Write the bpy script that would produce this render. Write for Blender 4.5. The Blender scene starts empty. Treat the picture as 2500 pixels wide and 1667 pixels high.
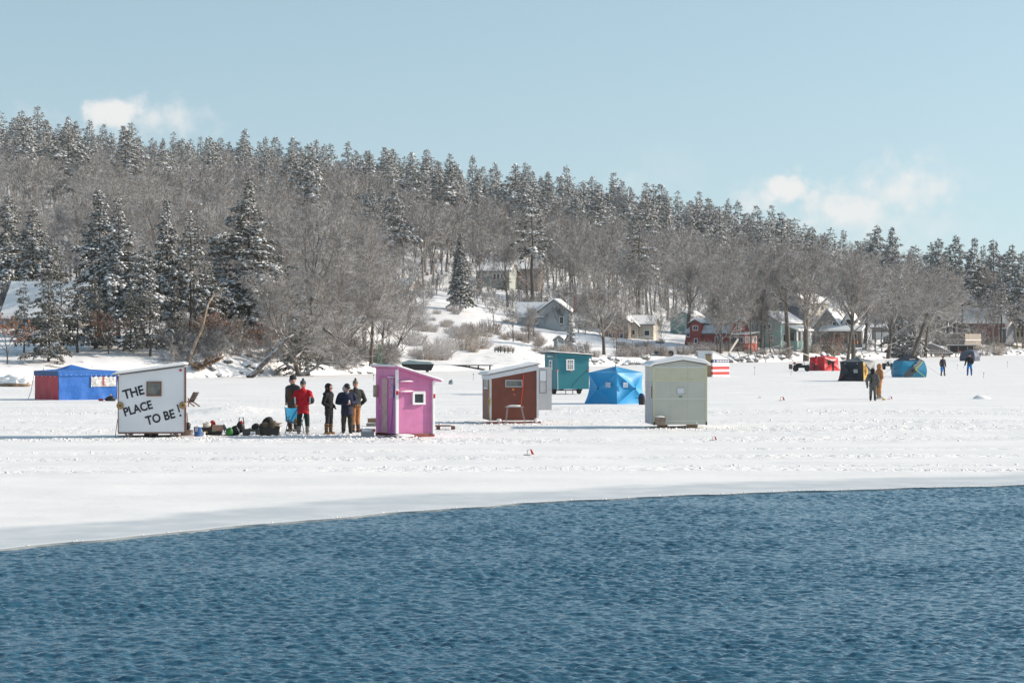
import bpy, bmesh, math, random
import numpy as np
from mathutils import Vector, Matrix, noise as mnoise
R = math.radians
SC = bpy.context.scene
COL = SC.collection
rnd = random.Random(7)

# ---------------------------------------------------------------- camera, sky, sun, exposure
F = 5903.0; CX = 1250.0; CY = 833.5; HC = 3.2          # an 85 mm lens 3.2 m above the ice
cd = bpy.data.cameras.new('camera'); cam = bpy.data.objects.new('camera', cd); COL.objects.link(cam)
cam.location = (0, 0, HC); cam.rotation_euler = (R(90), 0, 0)
cd.sensor_width = 36.0; cd.lens = 85.0; cd.clip_start = 0.5; cd.clip_end = 20000
SC.camera = cam
SUN_EL = R(25.0); SUN_BACK = R(10.0)                    # low winter sun from the right, slightly behind the scene
sund = Vector((math.cos(SUN_EL)*math.cos(SUN_BACK), math.cos(SUN_EL)*math.sin(SUN_BACK), math.sin(SUN_EL)))
sl = bpy.data.lights.new('sun', 'SUN'); sl.energy = 4.6; sl.angle = R(0.55); sl.color = (1.0, 0.885, 0.75)
so = bpy.data.objects.new('sun', sl); COL.objects.link(so)
so.rotation_euler = (-sund).to_track_quat('-Z', 'Y').to_euler(); so.location = (80, 60, 80)
SC.view_settings.view_transform = 'Standard'; SC.view_settings.look = 'None'
SC.view_settings.gamma = 1.0; SC.view_settings.exposure = 0.30
W = bpy.data.worlds.new('World'); SC.world = W; W.use_nodes = True
def world():
    nt = W.node_tree; N = nt.nodes; L = nt.links
    for n in list(N): N.remove(n)
    out = N.new('ShaderNodeOutputWorld'); bg = N.new('ShaderNodeBackground'); bg.inputs['Strength'].default_value = 0.13
    sky = N.new('ShaderNodeTexSky'); sky.sky_type = 'NISHITA'; sky.sun_disc = False
    sky.sun_elevation = SUN_EL; sky.sun_rotation = R(90) - SUN_BACK
    sky.air_density = 1.0; sky.dust_density = 1.0; sky.ozone_density = 1.2; sky.altitude = 150
    tc = N.new('ShaderNodeTexCoord'); sep = N.new('ShaderNodeSeparateXYZ'); L.new(tc.outputs['Generated'], sep.inputs[0])
    def mth(op, a, b=None, c=None):
        m = N.new('ShaderNodeMath'); m.operation = op
        for i, v in enumerate((a, b, c)):
            if v is None: continue
            if isinstance(v, (int, float)): m.inputs[i].default_value = v
            else: L.new(v, m.inputs[i])
        return m.outputs[0]
    # clouds low over the hills, by direction: azimuth and height angles in units of the tangent
    az = mth('DIVIDE', sep.outputs[0], mth('MAXIMUM', sep.outputs[1], 0.05))
    el = mth('DIVIDE', sep.outputs[2], mth('MAXIMUM', sep.outputs[1], 0.05))
    comb = N.new('ShaderNodeCombineXYZ'); L.new(az, comb.inputs[0]); L.new(el, comb.inputs[1])
    nz = N.new('ShaderNodeTexNoise'); nz.inputs['Scale'].default_value = 120; nz.inputs['Detail'].default_value = 7; nz.inputs['Roughness'].default_value = 0.55
    L.new(comb.outputs[0], nz.inputs['Vector'])
    nz2 = N.new('ShaderNodeTexNoise'); nz2.inputs['Scale'].default_value = 48; nz2.inputs['Detail'].default_value = 4
    L.new(comb.outputs[0], nz2.inputs['Vector'])
    total = None
    # (px, py, rx, ry, weight, hardness)
    for (px, py, rx, ry, wt, hd) in ((1918, 458, 74, 60, 1.0, 1.5), (1870, 480, 120, 62, .7, .9), (2015, 505, 110, 70, .85, 1.1), (2090, 515, 160, 100, .8, 1.0),
                                     (2200, 470, 190, 125, .78, .9), (2120, 540, 360, 100, .62, .8), (2270, 420, 160, 80, .3, .7), (2390, 450, 60, 40, .25, .8),
                                     (290, 280, 110, 60, 1.0, 1.2), (350, 294, 200, 66, .75, .9), (70, 290, 120, 60, .35, .8), (1540, 445, 90, 60, .38, .9), (1620, 410, 150, 80, .3, .8)):
        dx = mth('DIVIDE', mth('SUBTRACT', az, (px - CX)/F), rx/F)
        dy = mth('DIVIDE', mth('SUBTRACT', el, (CY - py)/F), ry/F)
        r2 = mth('SQRT', mth('ADD', mth('MULTIPLY', dx, dx), mth('MULTIPLY', dy, dy)))
        g = mth('SUBTRACT', 1.0, r2)
        g = mth('ADD', g, mth('MULTIPLY', mth('SUBTRACT', nz.outputs[0], .5), 1.9))
        g = mth('ADD', g, mth('MULTIPLY', mth('SUBTRACT', nz2.outputs[0], .5), .7))
        m = N.new('ShaderNodeClamp'); L.new(mth('MULTIPLY', g, hd), m.inputs[0])
        v = mth('MULTIPLY', m.outputs[0], wt)
        total = v if total is None else mth('MAXIMUM', total, v)
    cl = N.new('ShaderNodeClamp'); L.new(total, cl.inputs[0])
    sm = N.new('ShaderNodeMapRange'); sm.interpolation_type = 'SMOOTHSTEP'; L.new(cl.outputs[0], sm.inputs[0])
    sm.inputs['To Max'].default_value = 0.92
    # look a little above the true horizon, as the clear dry air of a cold day does, so the sky stays pale blue down to the hills
    lift = mth('MULTIPLY_ADD', sep.outputs[2], .92, .085); cv = N.new('ShaderNodeCombineXYZ')
    for i, q in enumerate((sep.outputs[0], sep.outputs[1], lift)): L.new(q, cv.inputs[i])
    nv = N.new('ShaderNodeVectorMath'); nv.operation = 'NORMALIZE'; L.new(cv.outputs[0], nv.inputs[0]); L.new(nv.outputs[0], sky.inputs['Vector'])
    mix = N.new('ShaderNodeMixRGB'); L.new(sm.outputs[0], mix.inputs[0]); hs = N.new('ShaderNodeHueSaturation'); hs.inputs['Saturation'].default_value = .85; hs.inputs['Hue'].default_value = .478; L.new(sky.outputs[0], hs.inputs['Color']); L.new(hs.outputs[0], mix.inputs[1])
    mix.inputs[2].default_value = (5.75, 5.68, 5.6, 1)
    L.new(mix.outputs[0], bg.inputs['Color']); L.new(bg.outputs[0], out.inputs[0])
world()

# ---------------------------------------------------------------- helpers
def gp(px, py): D = HC*F/(py - CY); return ((px - CX)/F*D, D)      # a point of the photo lying on the ice
def wx(px, D): return (px - CX)/F*D
def wz(py, D): return HC + (CY - py)/F*D
MATS = {}
def mat(name, col, rough=0.6, metal=0.0, var=0.0, scale=4.0, bump=0.0, bscale=20.0, spec=0.4, sheen=0.0, obvar=0.0, coord='Object', stretch=None):
    if name in MATS: return MATS[name]
    m = bpy.data.materials.new(name); m.use_nodes = True
    nt = m.node_tree; N = nt.nodes; L = nt.links; b = N['Principled BSDF']
    b.inputs['Base Color'].default_value = (*col, 1); b.inputs['Roughness'].default_value = rough; b.inputs['Metallic'].default_value = metal
    b.inputs['Specular IOR Level'].default_value = spec
    tc = N.new('ShaderNodeTexCoord'); vec = tc.outputs[coord]
    if stretch:
        mp = N.new('ShaderNodeMapping'); mp.inputs['Scale'].default_value = stretch; L.new(vec, mp.inputs[0]); vec = mp.outputs[0]
    if var > 0:
        nz = N.new('ShaderNodeTexNoise'); nz.inputs['Scale'].default_value = scale; nz.inputs['Detail'].default_value = 5
        L.new(vec, nz.inputs['Vector'])
        mr = N.new('ShaderNodeMapRange'); mr.inputs['From Min'].default_value = .3; mr.inputs['From Max'].default_value = .7
        mr.inputs['To Min'].default_value = 1 - var; mr.inputs['To Max'].default_value = 1 + var; L.new(nz.outputs[0], mr.inputs[0])
        v = mr.outputs[0]
        if obvar > 0:
            oi = N.new('ShaderNodeObjectInfo'); mr2 = N.new('ShaderNodeMapRange'); L.new(oi.outputs['Random'], mr2.inputs[0])
            mr2.inputs['To Min'].default_value = 1 - obvar; mr2.inputs['To Max'].default_value = 1 + obvar
            mm = N.new('ShaderNodeMath'); mm.operation = 'MULTIPLY'; L.new(v, mm.inputs[0]); L.new(mr2.outputs[0], mm.inputs[1]); v = mm.outputs[0]
        vm = N.new('ShaderNodeVectorMath'); vm.operation = 'SCALE'; vm.inputs[0].default_value = col; L.new(v, vm.inputs['Scale'])
        L.new(vm.outputs[0], b.inputs['Base Color'])
    if bump > 0:
        nb = N.new('ShaderNodeTexNoise'); nb.inputs['Scale'].default_value = bscale; nb.inputs['Detail'].default_value = 4; L.new(vec, nb.inputs['Vector'])
        bp = N.new('ShaderNodeBump'); bp.inputs['Strength'].default_value = bump; bp.inputs['Distance'].default_value = .05
        L.new(nb.outputs[0], bp.inputs['Height']); L.new(bp.outputs[0], b.inputs['Normal'])
    MATS[name] = m; return m
def snowy(name, col, lo=.35, hi=.6, var=.25, scale=3., rough=.85, amount=.5, obvar=.12):
    """bark or stone with snow lying on whatever faces up"""
    if name in MATS: return MATS[name]
    m = mat(name, col, rough, var=var, scale=scale, obvar=obvar)
    nt = m.node_tree; N = nt.nodes; L = nt.links; b = N['Principled BSDF']
    g = N.new('ShaderNodeNewGeometry'); s = N.new('ShaderNodeSeparateXYZ'); L.new(g.outputs['True Normal'], s.inputs[0])
    nz = N.new('ShaderNodeTexNoise'); nz.inputs['Scale'].default_value = 1.7; nz.inputs['Detail'].default_value = 3
    tc = N.new('ShaderNodeTexCoord'); L.new(tc.outputs['Object'], nz.inputs['Vector'])
    a = N.new('ShaderNodeMath'); a.operation = 'MULTIPLY_ADD'; L.new(nz.outputs[0], a.inputs[0]); a.inputs[1].default_value = .9; L.new(s.outputs[2], a.inputs[2])
    mr = N.new('ShaderNodeMapRange'); mr.inputs['From Min'].default_value = lo + .45; mr.inputs['From Max'].default_value = hi + .45; mr.inputs['To Max'].default_value = amount
    L.new(a.outputs[0], mr.inputs[0])
    mx = N.new('ShaderNodeMixRGB'); L.new(mr.outputs[0], mx.inputs[0])
    src = b.inputs['Base Color'].links[0].from_socket; L.new(src, mx.inputs[1]); mx.inputs[2].default_value = (.86, .87, .89, 1)
    L.new(mx.outputs[0], b.inputs['Base Color']); return m

class MB:
    """collects shapes for ONE mesh object"""
    def __init__(s): s.v = []; s.f = []; s.m = []; s.cur = 0; s.T = None
    def add(s, vs, fs, mi=None):
        o = len(s.v)
        if s.T is not None: vs = [tuple(s.T @ Vector(p)) for p in vs]
        s.v += [tuple(p) for p in vs]; s.f += [tuple(i + o for i in f) for f in fs]
        s.m += [s.cur if mi is None else mi]*len(fs); return s
    def box(s, x0, x1, y0, y1, z0, z1, mi=None):
        v = [(x, y, z) for z in (z0, z1) for y in (y0, y1) for x in (x0, x1)]
        return s.add(v, [(0, 2, 3, 1), (4, 5, 7, 6), (0, 1, 5, 4), (2, 6, 7, 3), (0, 4, 6, 2), (1, 3, 7, 5)], mi)
    def prism(s, poly, y0, y1, mi=None):
        """poly: list of (x, z) counter-clockwise seen from -y, extruded from y0 to y1"""
        n = len(poly)
        v = [(x, y0, z) for x, z in poly] + [(x, y1, z) for x, z in poly]
        f = [tuple(range(n)), tuple(range(2*n - 1, n - 1, -1))] + [(i, i + n, (i + 1) % n + n, (i + 1) % n) for i in range(n)]
        return s.add(v, f, mi)
    def bar(s, a, b, w, h=None, mi=None):
        """rectangular bar from a to b"""
        a = Vector(a); b = Vector(b); h = h or w; d = (b - a).normalized()
        up = Vector((0, 0, 1)) if abs(d.z) < .95 else Vector((0, 1, 0))
        u = d.cross(up).normalized()*w/2; t = u.cross(d).normalized()*h/2
        v = [p + i*u + j*t for p in (a, b) for i, j in ((-1, -1), (1, -1), (1, 1), (-1, 1))]
        return s.add(v, [(3, 2, 1, 0), (4, 5, 6, 7), (0, 1, 5, 4), (1, 2, 6, 5), (2, 3, 7, 6), (3, 0, 4, 7)], mi)
    def tube(s, pts, rad, k=8, mi=None, cap=True):
        pts = [Vector(p) for p in pts]; n = len(pts)
        if not hasattr(rad, '__len__'): rad = [rad]*n
        v = []; prev = None
        for i in range(n):
            d = (pts[min(i + 1, n - 1)] - pts[max(i - 1, 0)]).normalized()
            up = prev if prev is not None else (Vector((0, 0, 1)) if abs(d.z) < .9 else Vector((1, 0, 0)))
            u = (up - d*up.dot(d)).normalized(); w = d.cross(u); prev = u
            v += [pts[i] + rad[i]*(math.cos(2*math.pi*j/k)*u + math.sin(2*math.pi*j/k)*w) for j in range(k)]
        f = [(i*k + j, i*k + (j + 1) % k, (i + 1)*k + (j + 1) % k, (i + 1)*k + j) for i in range(n - 1) for j in range(k)]
        if cap: f += [tuple(range(k - 1, -1, -1)), tuple(range((n - 1)*k, n*k))]
        return s.add(v, f, mi)
    def lathe(s, prof, c=(0, 0, 0), k=16, mi=None, axis='z', sx=1., sy=1.):
        v = []
        for r, z in prof:
            for j in range(k):
                a = 2*math.pi*j/k; p = (r*math.cos(a)*sx, r*math.sin(a)*sy, z)
                if axis == 'x': p = (p[2], p[0], p[1])
                if axis == 'y': p = (p[0], p[2], p[1])
                v.append((p[0] + c[0], p[1] + c[1], p[2] + c[2]))
        n = len(prof)
        f = [(i*k + j, i*k + (j + 1) % k, (i + 1)*k + (j + 1) % k, (i + 1)*k + j) for i in range(n - 1) for j in range(k)]
        f += [tuple(range(k - 1, -1, -1)), tuple(range((n - 1)*k, n*k))]
        if axis == 'y': f = [tuple(reversed(q)) for q in f]
        return s.add(v, f, mi)
    def ball(s, c, rx, ry=None, rz=None, mi=None, k=12, n=8):
        ry = ry or rx; rz = rz or rx
        prof = [(max(math.sin(math.pi*i/n), .02), -math.cos(math.pi*i/n)) for i in range(n + 1)]
        o = len(s.v); T = s.T; s.T = None
        v = []
        for r, z in prof:
            for j in range(k):
                a = 2*math.pi*j/k; p = Vector((c[0] + r*math.cos(a)*rx, c[1] + r*math.sin(a)*ry, c[2] + z*rz)); v.append(T @ p if T is not None else p)
        f = [(i*k + j, i*k + (j + 1) % k, (i + 1)*k + (j + 1) % k, (i + 1)*k + j) for i in range(n) for j in range(k)]
        f += [tuple(range(k - 1, -1, -1)), tuple(range(n*k, (n + 1)*k))]
        s.add(v, f, mi); s.T = T; return s
    def lump(s, c, rx, ry, rz, seed=0, mi=None, rough=.25, k=10, n=6):
        o = len(s.v); T = s.T; s.T = None; s.ball(c, rx, ry, rz, mi, k, n); s.T = T
        for i in range(o, len(s.v)):
            p = Vector(s.v[i]); q = p - Vector(c); d = mnoise.noise(Vector((p.x/rx*.9 + seed*7.1, p.y/ry*.9, p.z/rz*.9 + seed*3.3)))
            w = Vector(c) + q*(1 + rough*2*d); s.v[i] = tuple(T @ w if T is not None else w)
        return s
    def build(s, name, mats, parent=None, smooth=False, bevel=0):
        me = bpy.data.meshes.new(name); me.from_pydata(s.v, [], s.f)
        for m in (mats if isinstance(mats, (list, tuple)) else [mats]): me.materials.append(m)
        me.polygons.foreach_set('material_index', s.m)
        if smooth: me.polygons.foreach_set('use_smooth', [True]*len(s.f))
        me.update()
        o = bpy.data.objects.new(name, me); COL.objects.link(o)
        if parent is not None: o.parent = parent
        if bevel:
            md = o.modifiers.new('bevel', 'BEVEL'); md.width = bevel; md.segments = 2; md.limit_method = 'ANGLE'
        return o
def np_mesh(name, V, Q, mi=None, mats=(), smooth=False):
    """fast mesh from arrays: V (n,3); Q list of (array (m,k)) face blocks"""
    me = bpy.data.meshes.new(name); V = np.asarray(V, np.float32)
    me.vertices.add(len(V)); me.vertices.foreach_set('co', V.ravel())
    idx = np.concatenate([q.ravel() for q in Q]).astype(np.int32)
    tot = np.concatenate([np.full(len(q), q.shape[1], np.int32) for q in Q])
    st = np.concatenate([[0], np.cumsum(tot)[:-1]]).astype(np.int32)
    me.loops.add(len(idx)); me.loops.foreach_set('vertex_index', idx)
    me.polygons.add(len(tot)); me.polygons.foreach_set('loop_start', st); me.polygons.foreach_set('loop_total', tot)
    for m in mats: me.materials.append(m)
    if mi is not None: me.polygons.foreach_set('material_index', np.asarray(mi, np.int32))
    if smooth: me.polygons.foreach_set('use_smooth', np.ones(len(tot), bool))
    me.update(calc_edges=True); me.validate(); return me
def link(name, me, parent=None, loc=None, rz=0, sc=None):
    o = bpy.data.objects.new(name, me); COL.objects.link(o)
    if parent is not None: o.parent = parent
    if loc is not None: o.location = loc
    o.rotation_euler = (0, 0, rz)
    if sc is not None: o.scale = sc if hasattr(sc, '__len__') else (sc,)*3
    return o
def tag(o, label=None, cat=None, group=None, kind=None):
    if label: o['label'] = label
    if cat: o['category'] = cat
    if group: o['group'] = group
    if kind: o['kind'] = kind
    return o
def thing(name, label, cat, loc=(0, 0, 0), rz=0, group=None, sc=None):
    o = bpy.data.objects.new(name, None); COL.objects.link(o); o.empty_display_size = .2
    o.location = loc; o.rotation_euler = (0, 0, rz)
    if sc is not None: o.scale = sc if hasattr(sc, '__len__') else (sc,)*3
    return tag(o, label, cat, group)
def text_mesh(txt, size, bold=0.0, depth=.004, align='LEFT', space=1.0):
    """flat raised lettering in the x-z plane, facing -y; returns a mesh"""
    cu = bpy.data.curves.new('lettering', 'FONT'); cu.body = txt; cu.size = size; cu.offset = bold; cu.extrude = depth
    cu.align_x = align; cu.space_character = space; cu.resolution_u = 3
    o = bpy.data.objects.new('lettering', cu); COL.objects.link(o)
    dg = bpy.context.evaluated_depsgraph_get(); dg.update()
    me = bpy.data.meshes.new_from_object(o.evaluated_get(dg)); bpy.data.objects.remove(o); bpy.data.curves.remove(cu)
    me.transform(Matrix.Rotation(R(90), 4, 'X')); return me

SNOW = mat('snow', (.90, .885, .87), .7, var=.03, scale=1.5, bump=.25, bscale=6, spec=.25)
BARK = snowy('bark', (.105, .088, .075), amount=.8)
TWIG = snowy('twig_bark', (.188, .163, .142), lo=.2, hi=.5, amount=.5)
PINEBARK = snowy('pine_bark', (.075, .06, .05), lo=.4, hi=.7, amount=.8)
NEEDLE = snowy('needles', (.066, .058, .029), lo=.2, hi=.65, var=.5, scale=1.2, rough=.8, amount=.28, obvar=.28)
LOAD = mat('snow_load', (.80, .81, .83), .75, var=.04, scale=2.0, spec=.2)
STONE = snowy('shore_stone', (.16, .15, .14), lo=.0, hi=.3, amount=1.0, scale=5)
GLASS = mat('window_glass', (.03, .035, .04), .08, spec=.6)
WHITE = mat('white_paint', (.80, .80, .80), .55, var=.04, scale=3)
BLACK = mat('black_plastic', (.018, .018, .02), .55, var=.2)
# ---------------------------------------------------------------- land, ice and water
# profiles: for a direction (px) the land's height along the distance D from the camera
PROF = {
 -700: [(165, 0), (195, 2.5), (300, 9), (500, 30), (850, 70), (1100, 66)],
 0:    [(196, 0), (200, .9), (222, 2.6), (300, 8), (500, 27), (850, 62), (1100, 58)],
 500:  [(213, 0), (216, 1.3), (228, 3.4), (300, 8), (400, 15), (600, 36), (900, 61), (1150, 56)],
 850:  [(235, 0), (238, 1.0), (262, 2.6), (330, 6.5), (450, 15), (650, 37), (900, 57), (1150, 52)],
 1000: [(257, 0), (261, .6), (300, 1.8), (400, 5.6), (470, 11), (650, 30), (900, 52), (1150, 48)],
 1250: [(272, 0), (276, .5), (310, 1.6), (420, 6.6), (480, 11), (650, 28), (900, 47), (1150, 43)],
 1450: [(317, 0), (321, .9), (350, 2.2), (420, 5.2), (500, 11), (680, 26), (900, 43), (1150, 40)],
 1700: [(353, 0), (357, 1.0), (385, 1.9), (440, 3.2), (520, 9), (700, 22), (860, 36), (1150, 33)],
 1900: [(382, 0), (386, 1.0), (410, 1.6), (470, 3.2), (560, 9), (700, 17), (860, 30), (1150, 27)],
 2100: [(434, 0), (438, 1.0), (460, 1.6), (530, 4), (640, 9), (860, 21), (1150, 18)],
 2300: [(518, 0), (522, .9), (545, 1.6), (600, 3.4), (750, 9.5), (900, 14), (1150, 12)],
 2500: [(581, 0), (585, .8), (610, 1.4), (680, 4), (800, 8), (950, 12), (1150, 11)],
 3200: [(760, 0), (765, .8), (800, 1.5), (860, 4), (950, 9), (1100, 12), (1300, 11)],
}
PK = np.array(sorted(PROF)); PSH = np.array([PROF[k][0][0] for k in PK])
def shoreD(px): return np.interp(px, PK, PSH)
def _colz(k, D): a = np.array(PROF[k]); return np.interp(D, a[:, 0], a[:, 1], left=-1.2)
def prof1(px, D, sh):
    i = int(np.clip(np.searchsorted(PK, px) - 1, 0, len(PK) - 2)); t = min(max((px - PK[i])/(PK[i + 1] - PK[i]), 0), 1)
    s0, s1 = PSH[i], PSH[i + 1]; fade = max(0, 1 - (D - sh)/250)
    return (1 - t)*_colz(PK[i], D + (s0 - sh)*fade) + t*_colz(PK[i + 1], D + (s1 - sh)*fade)
def prof(px, D, sh):
    w = min(1, max(0, (D - sh - 8)/60)); r = 230*w
    dd = 14*w
    return (prof1(px, D, sh)*2 + prof1(px - r, D - dd, sh) + prof1(px + r, D + dd, sh) + prof1(px - 2*r, D + dd, sh)*.5 + prof1(px + 2*r, D - dd, sh)*.5)/5
def land(px, D):
    """height of the land; px, D scalars"""
    i = int(np.clip(np.searchsorted(PK, px) - 1, 0, len(PK) - 2)); t = min(max((px - PK[i])/(PK[i + 1] - PK[i]), 0), 1)
    s0, s1 = PSH[i], PSH[i + 1]; sh = s0 + (s1 - s0)*t
    # slide each profile so the shores coincide, fading with distance
    fade = max(0, 1 - (D - sh)/250)
    z = prof(px, D, sh)
    if D < sh: z = -1.2*min(1, (sh - D)/3)
    x = wx(px, D); a = min(1, max(0, (D - sh)/40))
    z += a*(1.1*mnoise.noise(Vector((x*.018, D*.018, 0))) + .35*mnoise.noise(Vector((x*.08, D*.08, 3)))) + .12*min(1, max(0, (D - sh)/4))*mnoise.noise(Vector((x*.5, D*.5, 9)))
    return z
def landxy(x, y): return land(CX + x/y*F, y)

def terrain():
    px = np.linspace(-620, 3120, 330)
    t = np.concatenate([np.linspace(-.03, .10, 45), np.linspace(.105, 1, 110)**1.0])
    V = []; 
    for j, tt in enumerate(t):
        for p in px:
            sh = shoreD(p); D = sh + (1150 - sh)*(tt if tt < .1 else .1 + .9*((tt - .1)/.9)**1.25)
            V.append((wx(p, D), D, land(p, D)))
    nx = len(px); ny = len(t)
    ii, jj = np.meshgrid(np.arange(nx - 1), np.arange(ny - 1)); a = (jj*nx + ii).ravel()
    Q = np.stack([a, a + 1, a + nx + 1, a + nx], 1)
    m = mat('snowy_ground', (.86, .86, .86), .75, var=.05, scale=.08, bump=.5, bscale=.8, spec=.2)
    nt = m.node_tree; N = nt.nodes; L = nt.links; b = N['Principled BSDF']
    nz = N.new('ShaderNodeTexNoise'); nz.inputs['Scale'].default_value = .55; nz.inputs['Detail'].default_value = 8; nz.inputs['Roughness'].default_value = .7
    tc = N.new('ShaderNodeTexCoord'); L.new(tc.outputs['Object'], nz.inputs['Vector'])
    mr = N.new('ShaderNodeMapRange'); mr.inputs['From Min'].default_value = .58; mr.inputs['From Max'].default_value = .66; mr.inputs['To Max'].default_value = .75; L.new(nz.outputs[0], mr.inputs[0])
    mx = N.new('ShaderNodeMixRGB'); L.new(mr.outputs[0], mx.inputs[0]); L.new(b.inputs['Base Color'].links[0].from_socket, mx.inputs[1]); mx.inputs[2].default_value = (.19, .165, .14, 1)
    L.new(mx.outputs[0], b.inputs['Base Color'])
    o = link('hills', np_mesh('hills', V, [Q], mats=[m], smooth=True)); tag(o, kind='structure'); return o
terrain()

# the edge of the ice, world points
EDGE = np.array([(-120, -62), (-40, 2), (-19, 22.5), (-7.9, 37.3), (-4.5, 42.3), (-2.1, 45.3), (0, 47.7), (2.6, 49.8), (5.43, 51.4), (8.3, 52.7), (11.4, 53.9), (20, 56.8), (45, 63), (140, 82)], float)
def edge_y(x): return np.interp(x, EDGE[:, 0], EDGE[:, 1])
def edge_noise(x): return .10*math.sin(x*2.3) + .06*math.sin(x*5.1 + 1) + .10*mnoise.noise(Vector((x*.6, 3.3, 0))) + .06*mnoise.noise(Vector((x*3.1, 1, 0))) + .05*abs(mnoise.noise(Vector((x*8.3, 5, 0)))) + .18*max(0, mnoise.noise(Vector((x*.9, 7, 0))) - .25)
BANDS = ((110, 7), (96.5, 2.6), (88.5, 3.6), (78.5, 2.2), (71, .5), (66.5, 1.0), (62.2, .35), (59.5, .6))   # trodden strips (distance, half width)
def trod(x, y):
    v = 0
    for d, w in BANDS:
        c = d + 2.2*mnoise.noise(Vector((x*.05, d, 0))) + .05*x
        v = max(v, math.exp(-((y - c)/w)**2))
    return v*(0.35 + .65*min(1, max(0, .5 + 1.3*mnoise.noise(Vector((x*.16, y*.16, 5))))))
def ice():
    rows = np.concatenate([[0, .03, .08, .16, .3], np.geomspace(.45, 640, 360)])
    xs = np.concatenate([-np.geomspace(130, 16, 26), np.linspace(-15.5, 15.5, 420), np.geomspace(16, 190, 40)])
    V = np.zeros((len(rows), len(xs), 3)); E = np.zeros((len(rows), len(xs))); TR = np.zeros((len(rows), len(xs)))
    for i, x in enumerate(xs):
        e = edge_y(x) + edge_noise(x)
        for j, r in enumerate(rows):
            y = e + r; X = x*(1 + r/60.0)           # the sheet widens away from the edge
            y = y + (edge_y(X) - edge_y(x))*min(1, r/60.) if r > 0 else y
            z = 0.0
            if r > 1:
                a = min(1, (r - 1)/12)
                z += a*(.035*mnoise.noise(Vector((X*.11, y*.11, 0))) + .022*mnoise.noise(Vector((X*.5, y*.35, 4))))
                if r < 90:
                    t = trod(X, y); TR[j, i] = t
                    z += t*(.05*mnoise.noise(Vector((X*1.9, y*1.6, 2))) + .035*mnoise.noise(Vector((X*4.3, y*3.7, 8))))
                else: TR[j, i] = .25 + .5*max(0, mnoise.noise(Vector((X*.06, y*.03, 1))))
                # a low drift near the white shack
                g = math.exp(-((X + 12.6)/1.6)**2 - ((y - 109)/4)**2); z += .30*g
                g = math.exp(-((X - 3.2)/4.)**2 - ((y - 86.5)/.8)**2); z -= .02*g
            V[j, i] = (X, y, z); E[j, i] = r
    ny, nx = E.shape
    ii, jj = np.meshgrid(np.arange(nx - 1), np.arange(ny - 1)); a = (jj*nx + ii).ravel()
    Q = np.stack([a, a + 1, a + nx + 1, a + nx], 1)
    VV = V.reshape(-1, 3)
    # a downward lip 9 cm thick along the water
    lip = V[0].copy(); lip[:, 2] = -.3; lip[:, 1] += .03; o = len(VV); VV = np.concatenate([VV, lip]); k = np.arange(nx - 1)
    Q2 = np.stack([k, k + o, k + o + 1, k + 1], 1)[:, ::-1]
    m = bpy.data.materials.new('snow_covered_ice'); m.use_nodes = True; nt = m.node_tree; N = nt.nodes; L = nt.links; b = N['Principled BSDF']
    b.inputs['Roughness'].default_value = .6; b.inputs['Specular IOR Level'].default_value = .25
    at1 = N.new('ShaderNodeAttribute'); at1.attribute_name = 'from_edge'; at2 = N.new('ShaderNodeAttribute'); at2.attribute_name = 'trodden'
    tc = N.new('ShaderNodeTexCoord')
    def noise(sc, det=4, rough=.5, vec=None, stretch=(1, 1, 1)):
        mp = N.new('ShaderNodeMapping'); mp.inputs['Scale'].default_value = stretch; L.new(tc.outputs['Object'], mp.inputs[0])
        n = N.new('ShaderNodeTexNoise'); n.inputs['Scale'].default_value = sc; n.inputs['Detail'].default_value = det; n.inputs['Roughness'].default_value = rough; L.new(mp.outputs[0], n.inputs['Vector']); return n.outputs[0]
    def mth(op, a, b2=None, c=None):
        q = N.new('ShaderNodeMath'); q.operation = op
        for i, v in enumerate((a, b2, c)):
            if v is None: continue
            if isinstance(v, (int, float)): q.inputs[i].default_value = v
            else: L.new(v, q.inputs[i])
        return q.outputs[0]
    def ramp(v, lo, hi, a=0., b2=1.):
        q = N.new('ShaderNodeMapRange'); q.interpolation_type = 'SMOOTHSTEP'; L.new(v, q.inputs[0]); q.inputs['From Min'].default_value = lo; q.inputs['From Max'].default_value = hi; q.inputs['To Min'].default_value = a; q.inputs['To Max'].default_value = b2; return q.outputs[0]
    # bare thin ice within about four metres of the water, a ragged snow line behind it
    e = mth('ADD', at1.outputs['Fac'], mth('MULTIPLY', mth('SUBTRACT', noise(.35, 4, .6), .5), 3.2))
    e = mth('ADD', e, mth('MULTIPLY', mth('SUBTRACT', noise(.12, 2, .6, stretch=(1, 1.5, 1)), .5), 5.))
    snow = ramp(e, 3.2, 5.2)
    rim = ramp(at1.outputs['Fac'], .05, .45)
    wind = noise(.16, 5, .55, stretch=(1, 2.2, 1))
    c1 = N.new('ShaderNodeMixRGB'); L.new(ramp(wind, .35, .68), c1.inputs[0]); c1.inputs[1].default_value = (.82, .815, .81, 1); c1.inputs[2].default_value = (.91, .895, .88, 1)
    ci = N.new('ShaderNodeMixRGB'); L.new(ramp(noise(.8, 5, .6), .35, .7), ci.inputs[0]); ci.inputs[1].default_value = (.52, .565, .59, 1); ci.inputs[2].default_value = (.66, .69, .705, 1)
    cr = N.new('ShaderNodeMixRGB'); L.new(rim, cr.inputs[0]); cr.inputs[1].default_value = (.74, .76, .76, 1); L.new(ci.outputs[0], cr.inputs[2])
    mx = N.new('ShaderNodeMixRGB'); L.new(snow, mx.inputs[0]); L.new(cr.outputs[0], mx.inputs[1]); L.new(c1.outputs[0], mx.inputs[2])
    L.new(mx.outputs[0], b.inputs['Base Color'])
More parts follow.
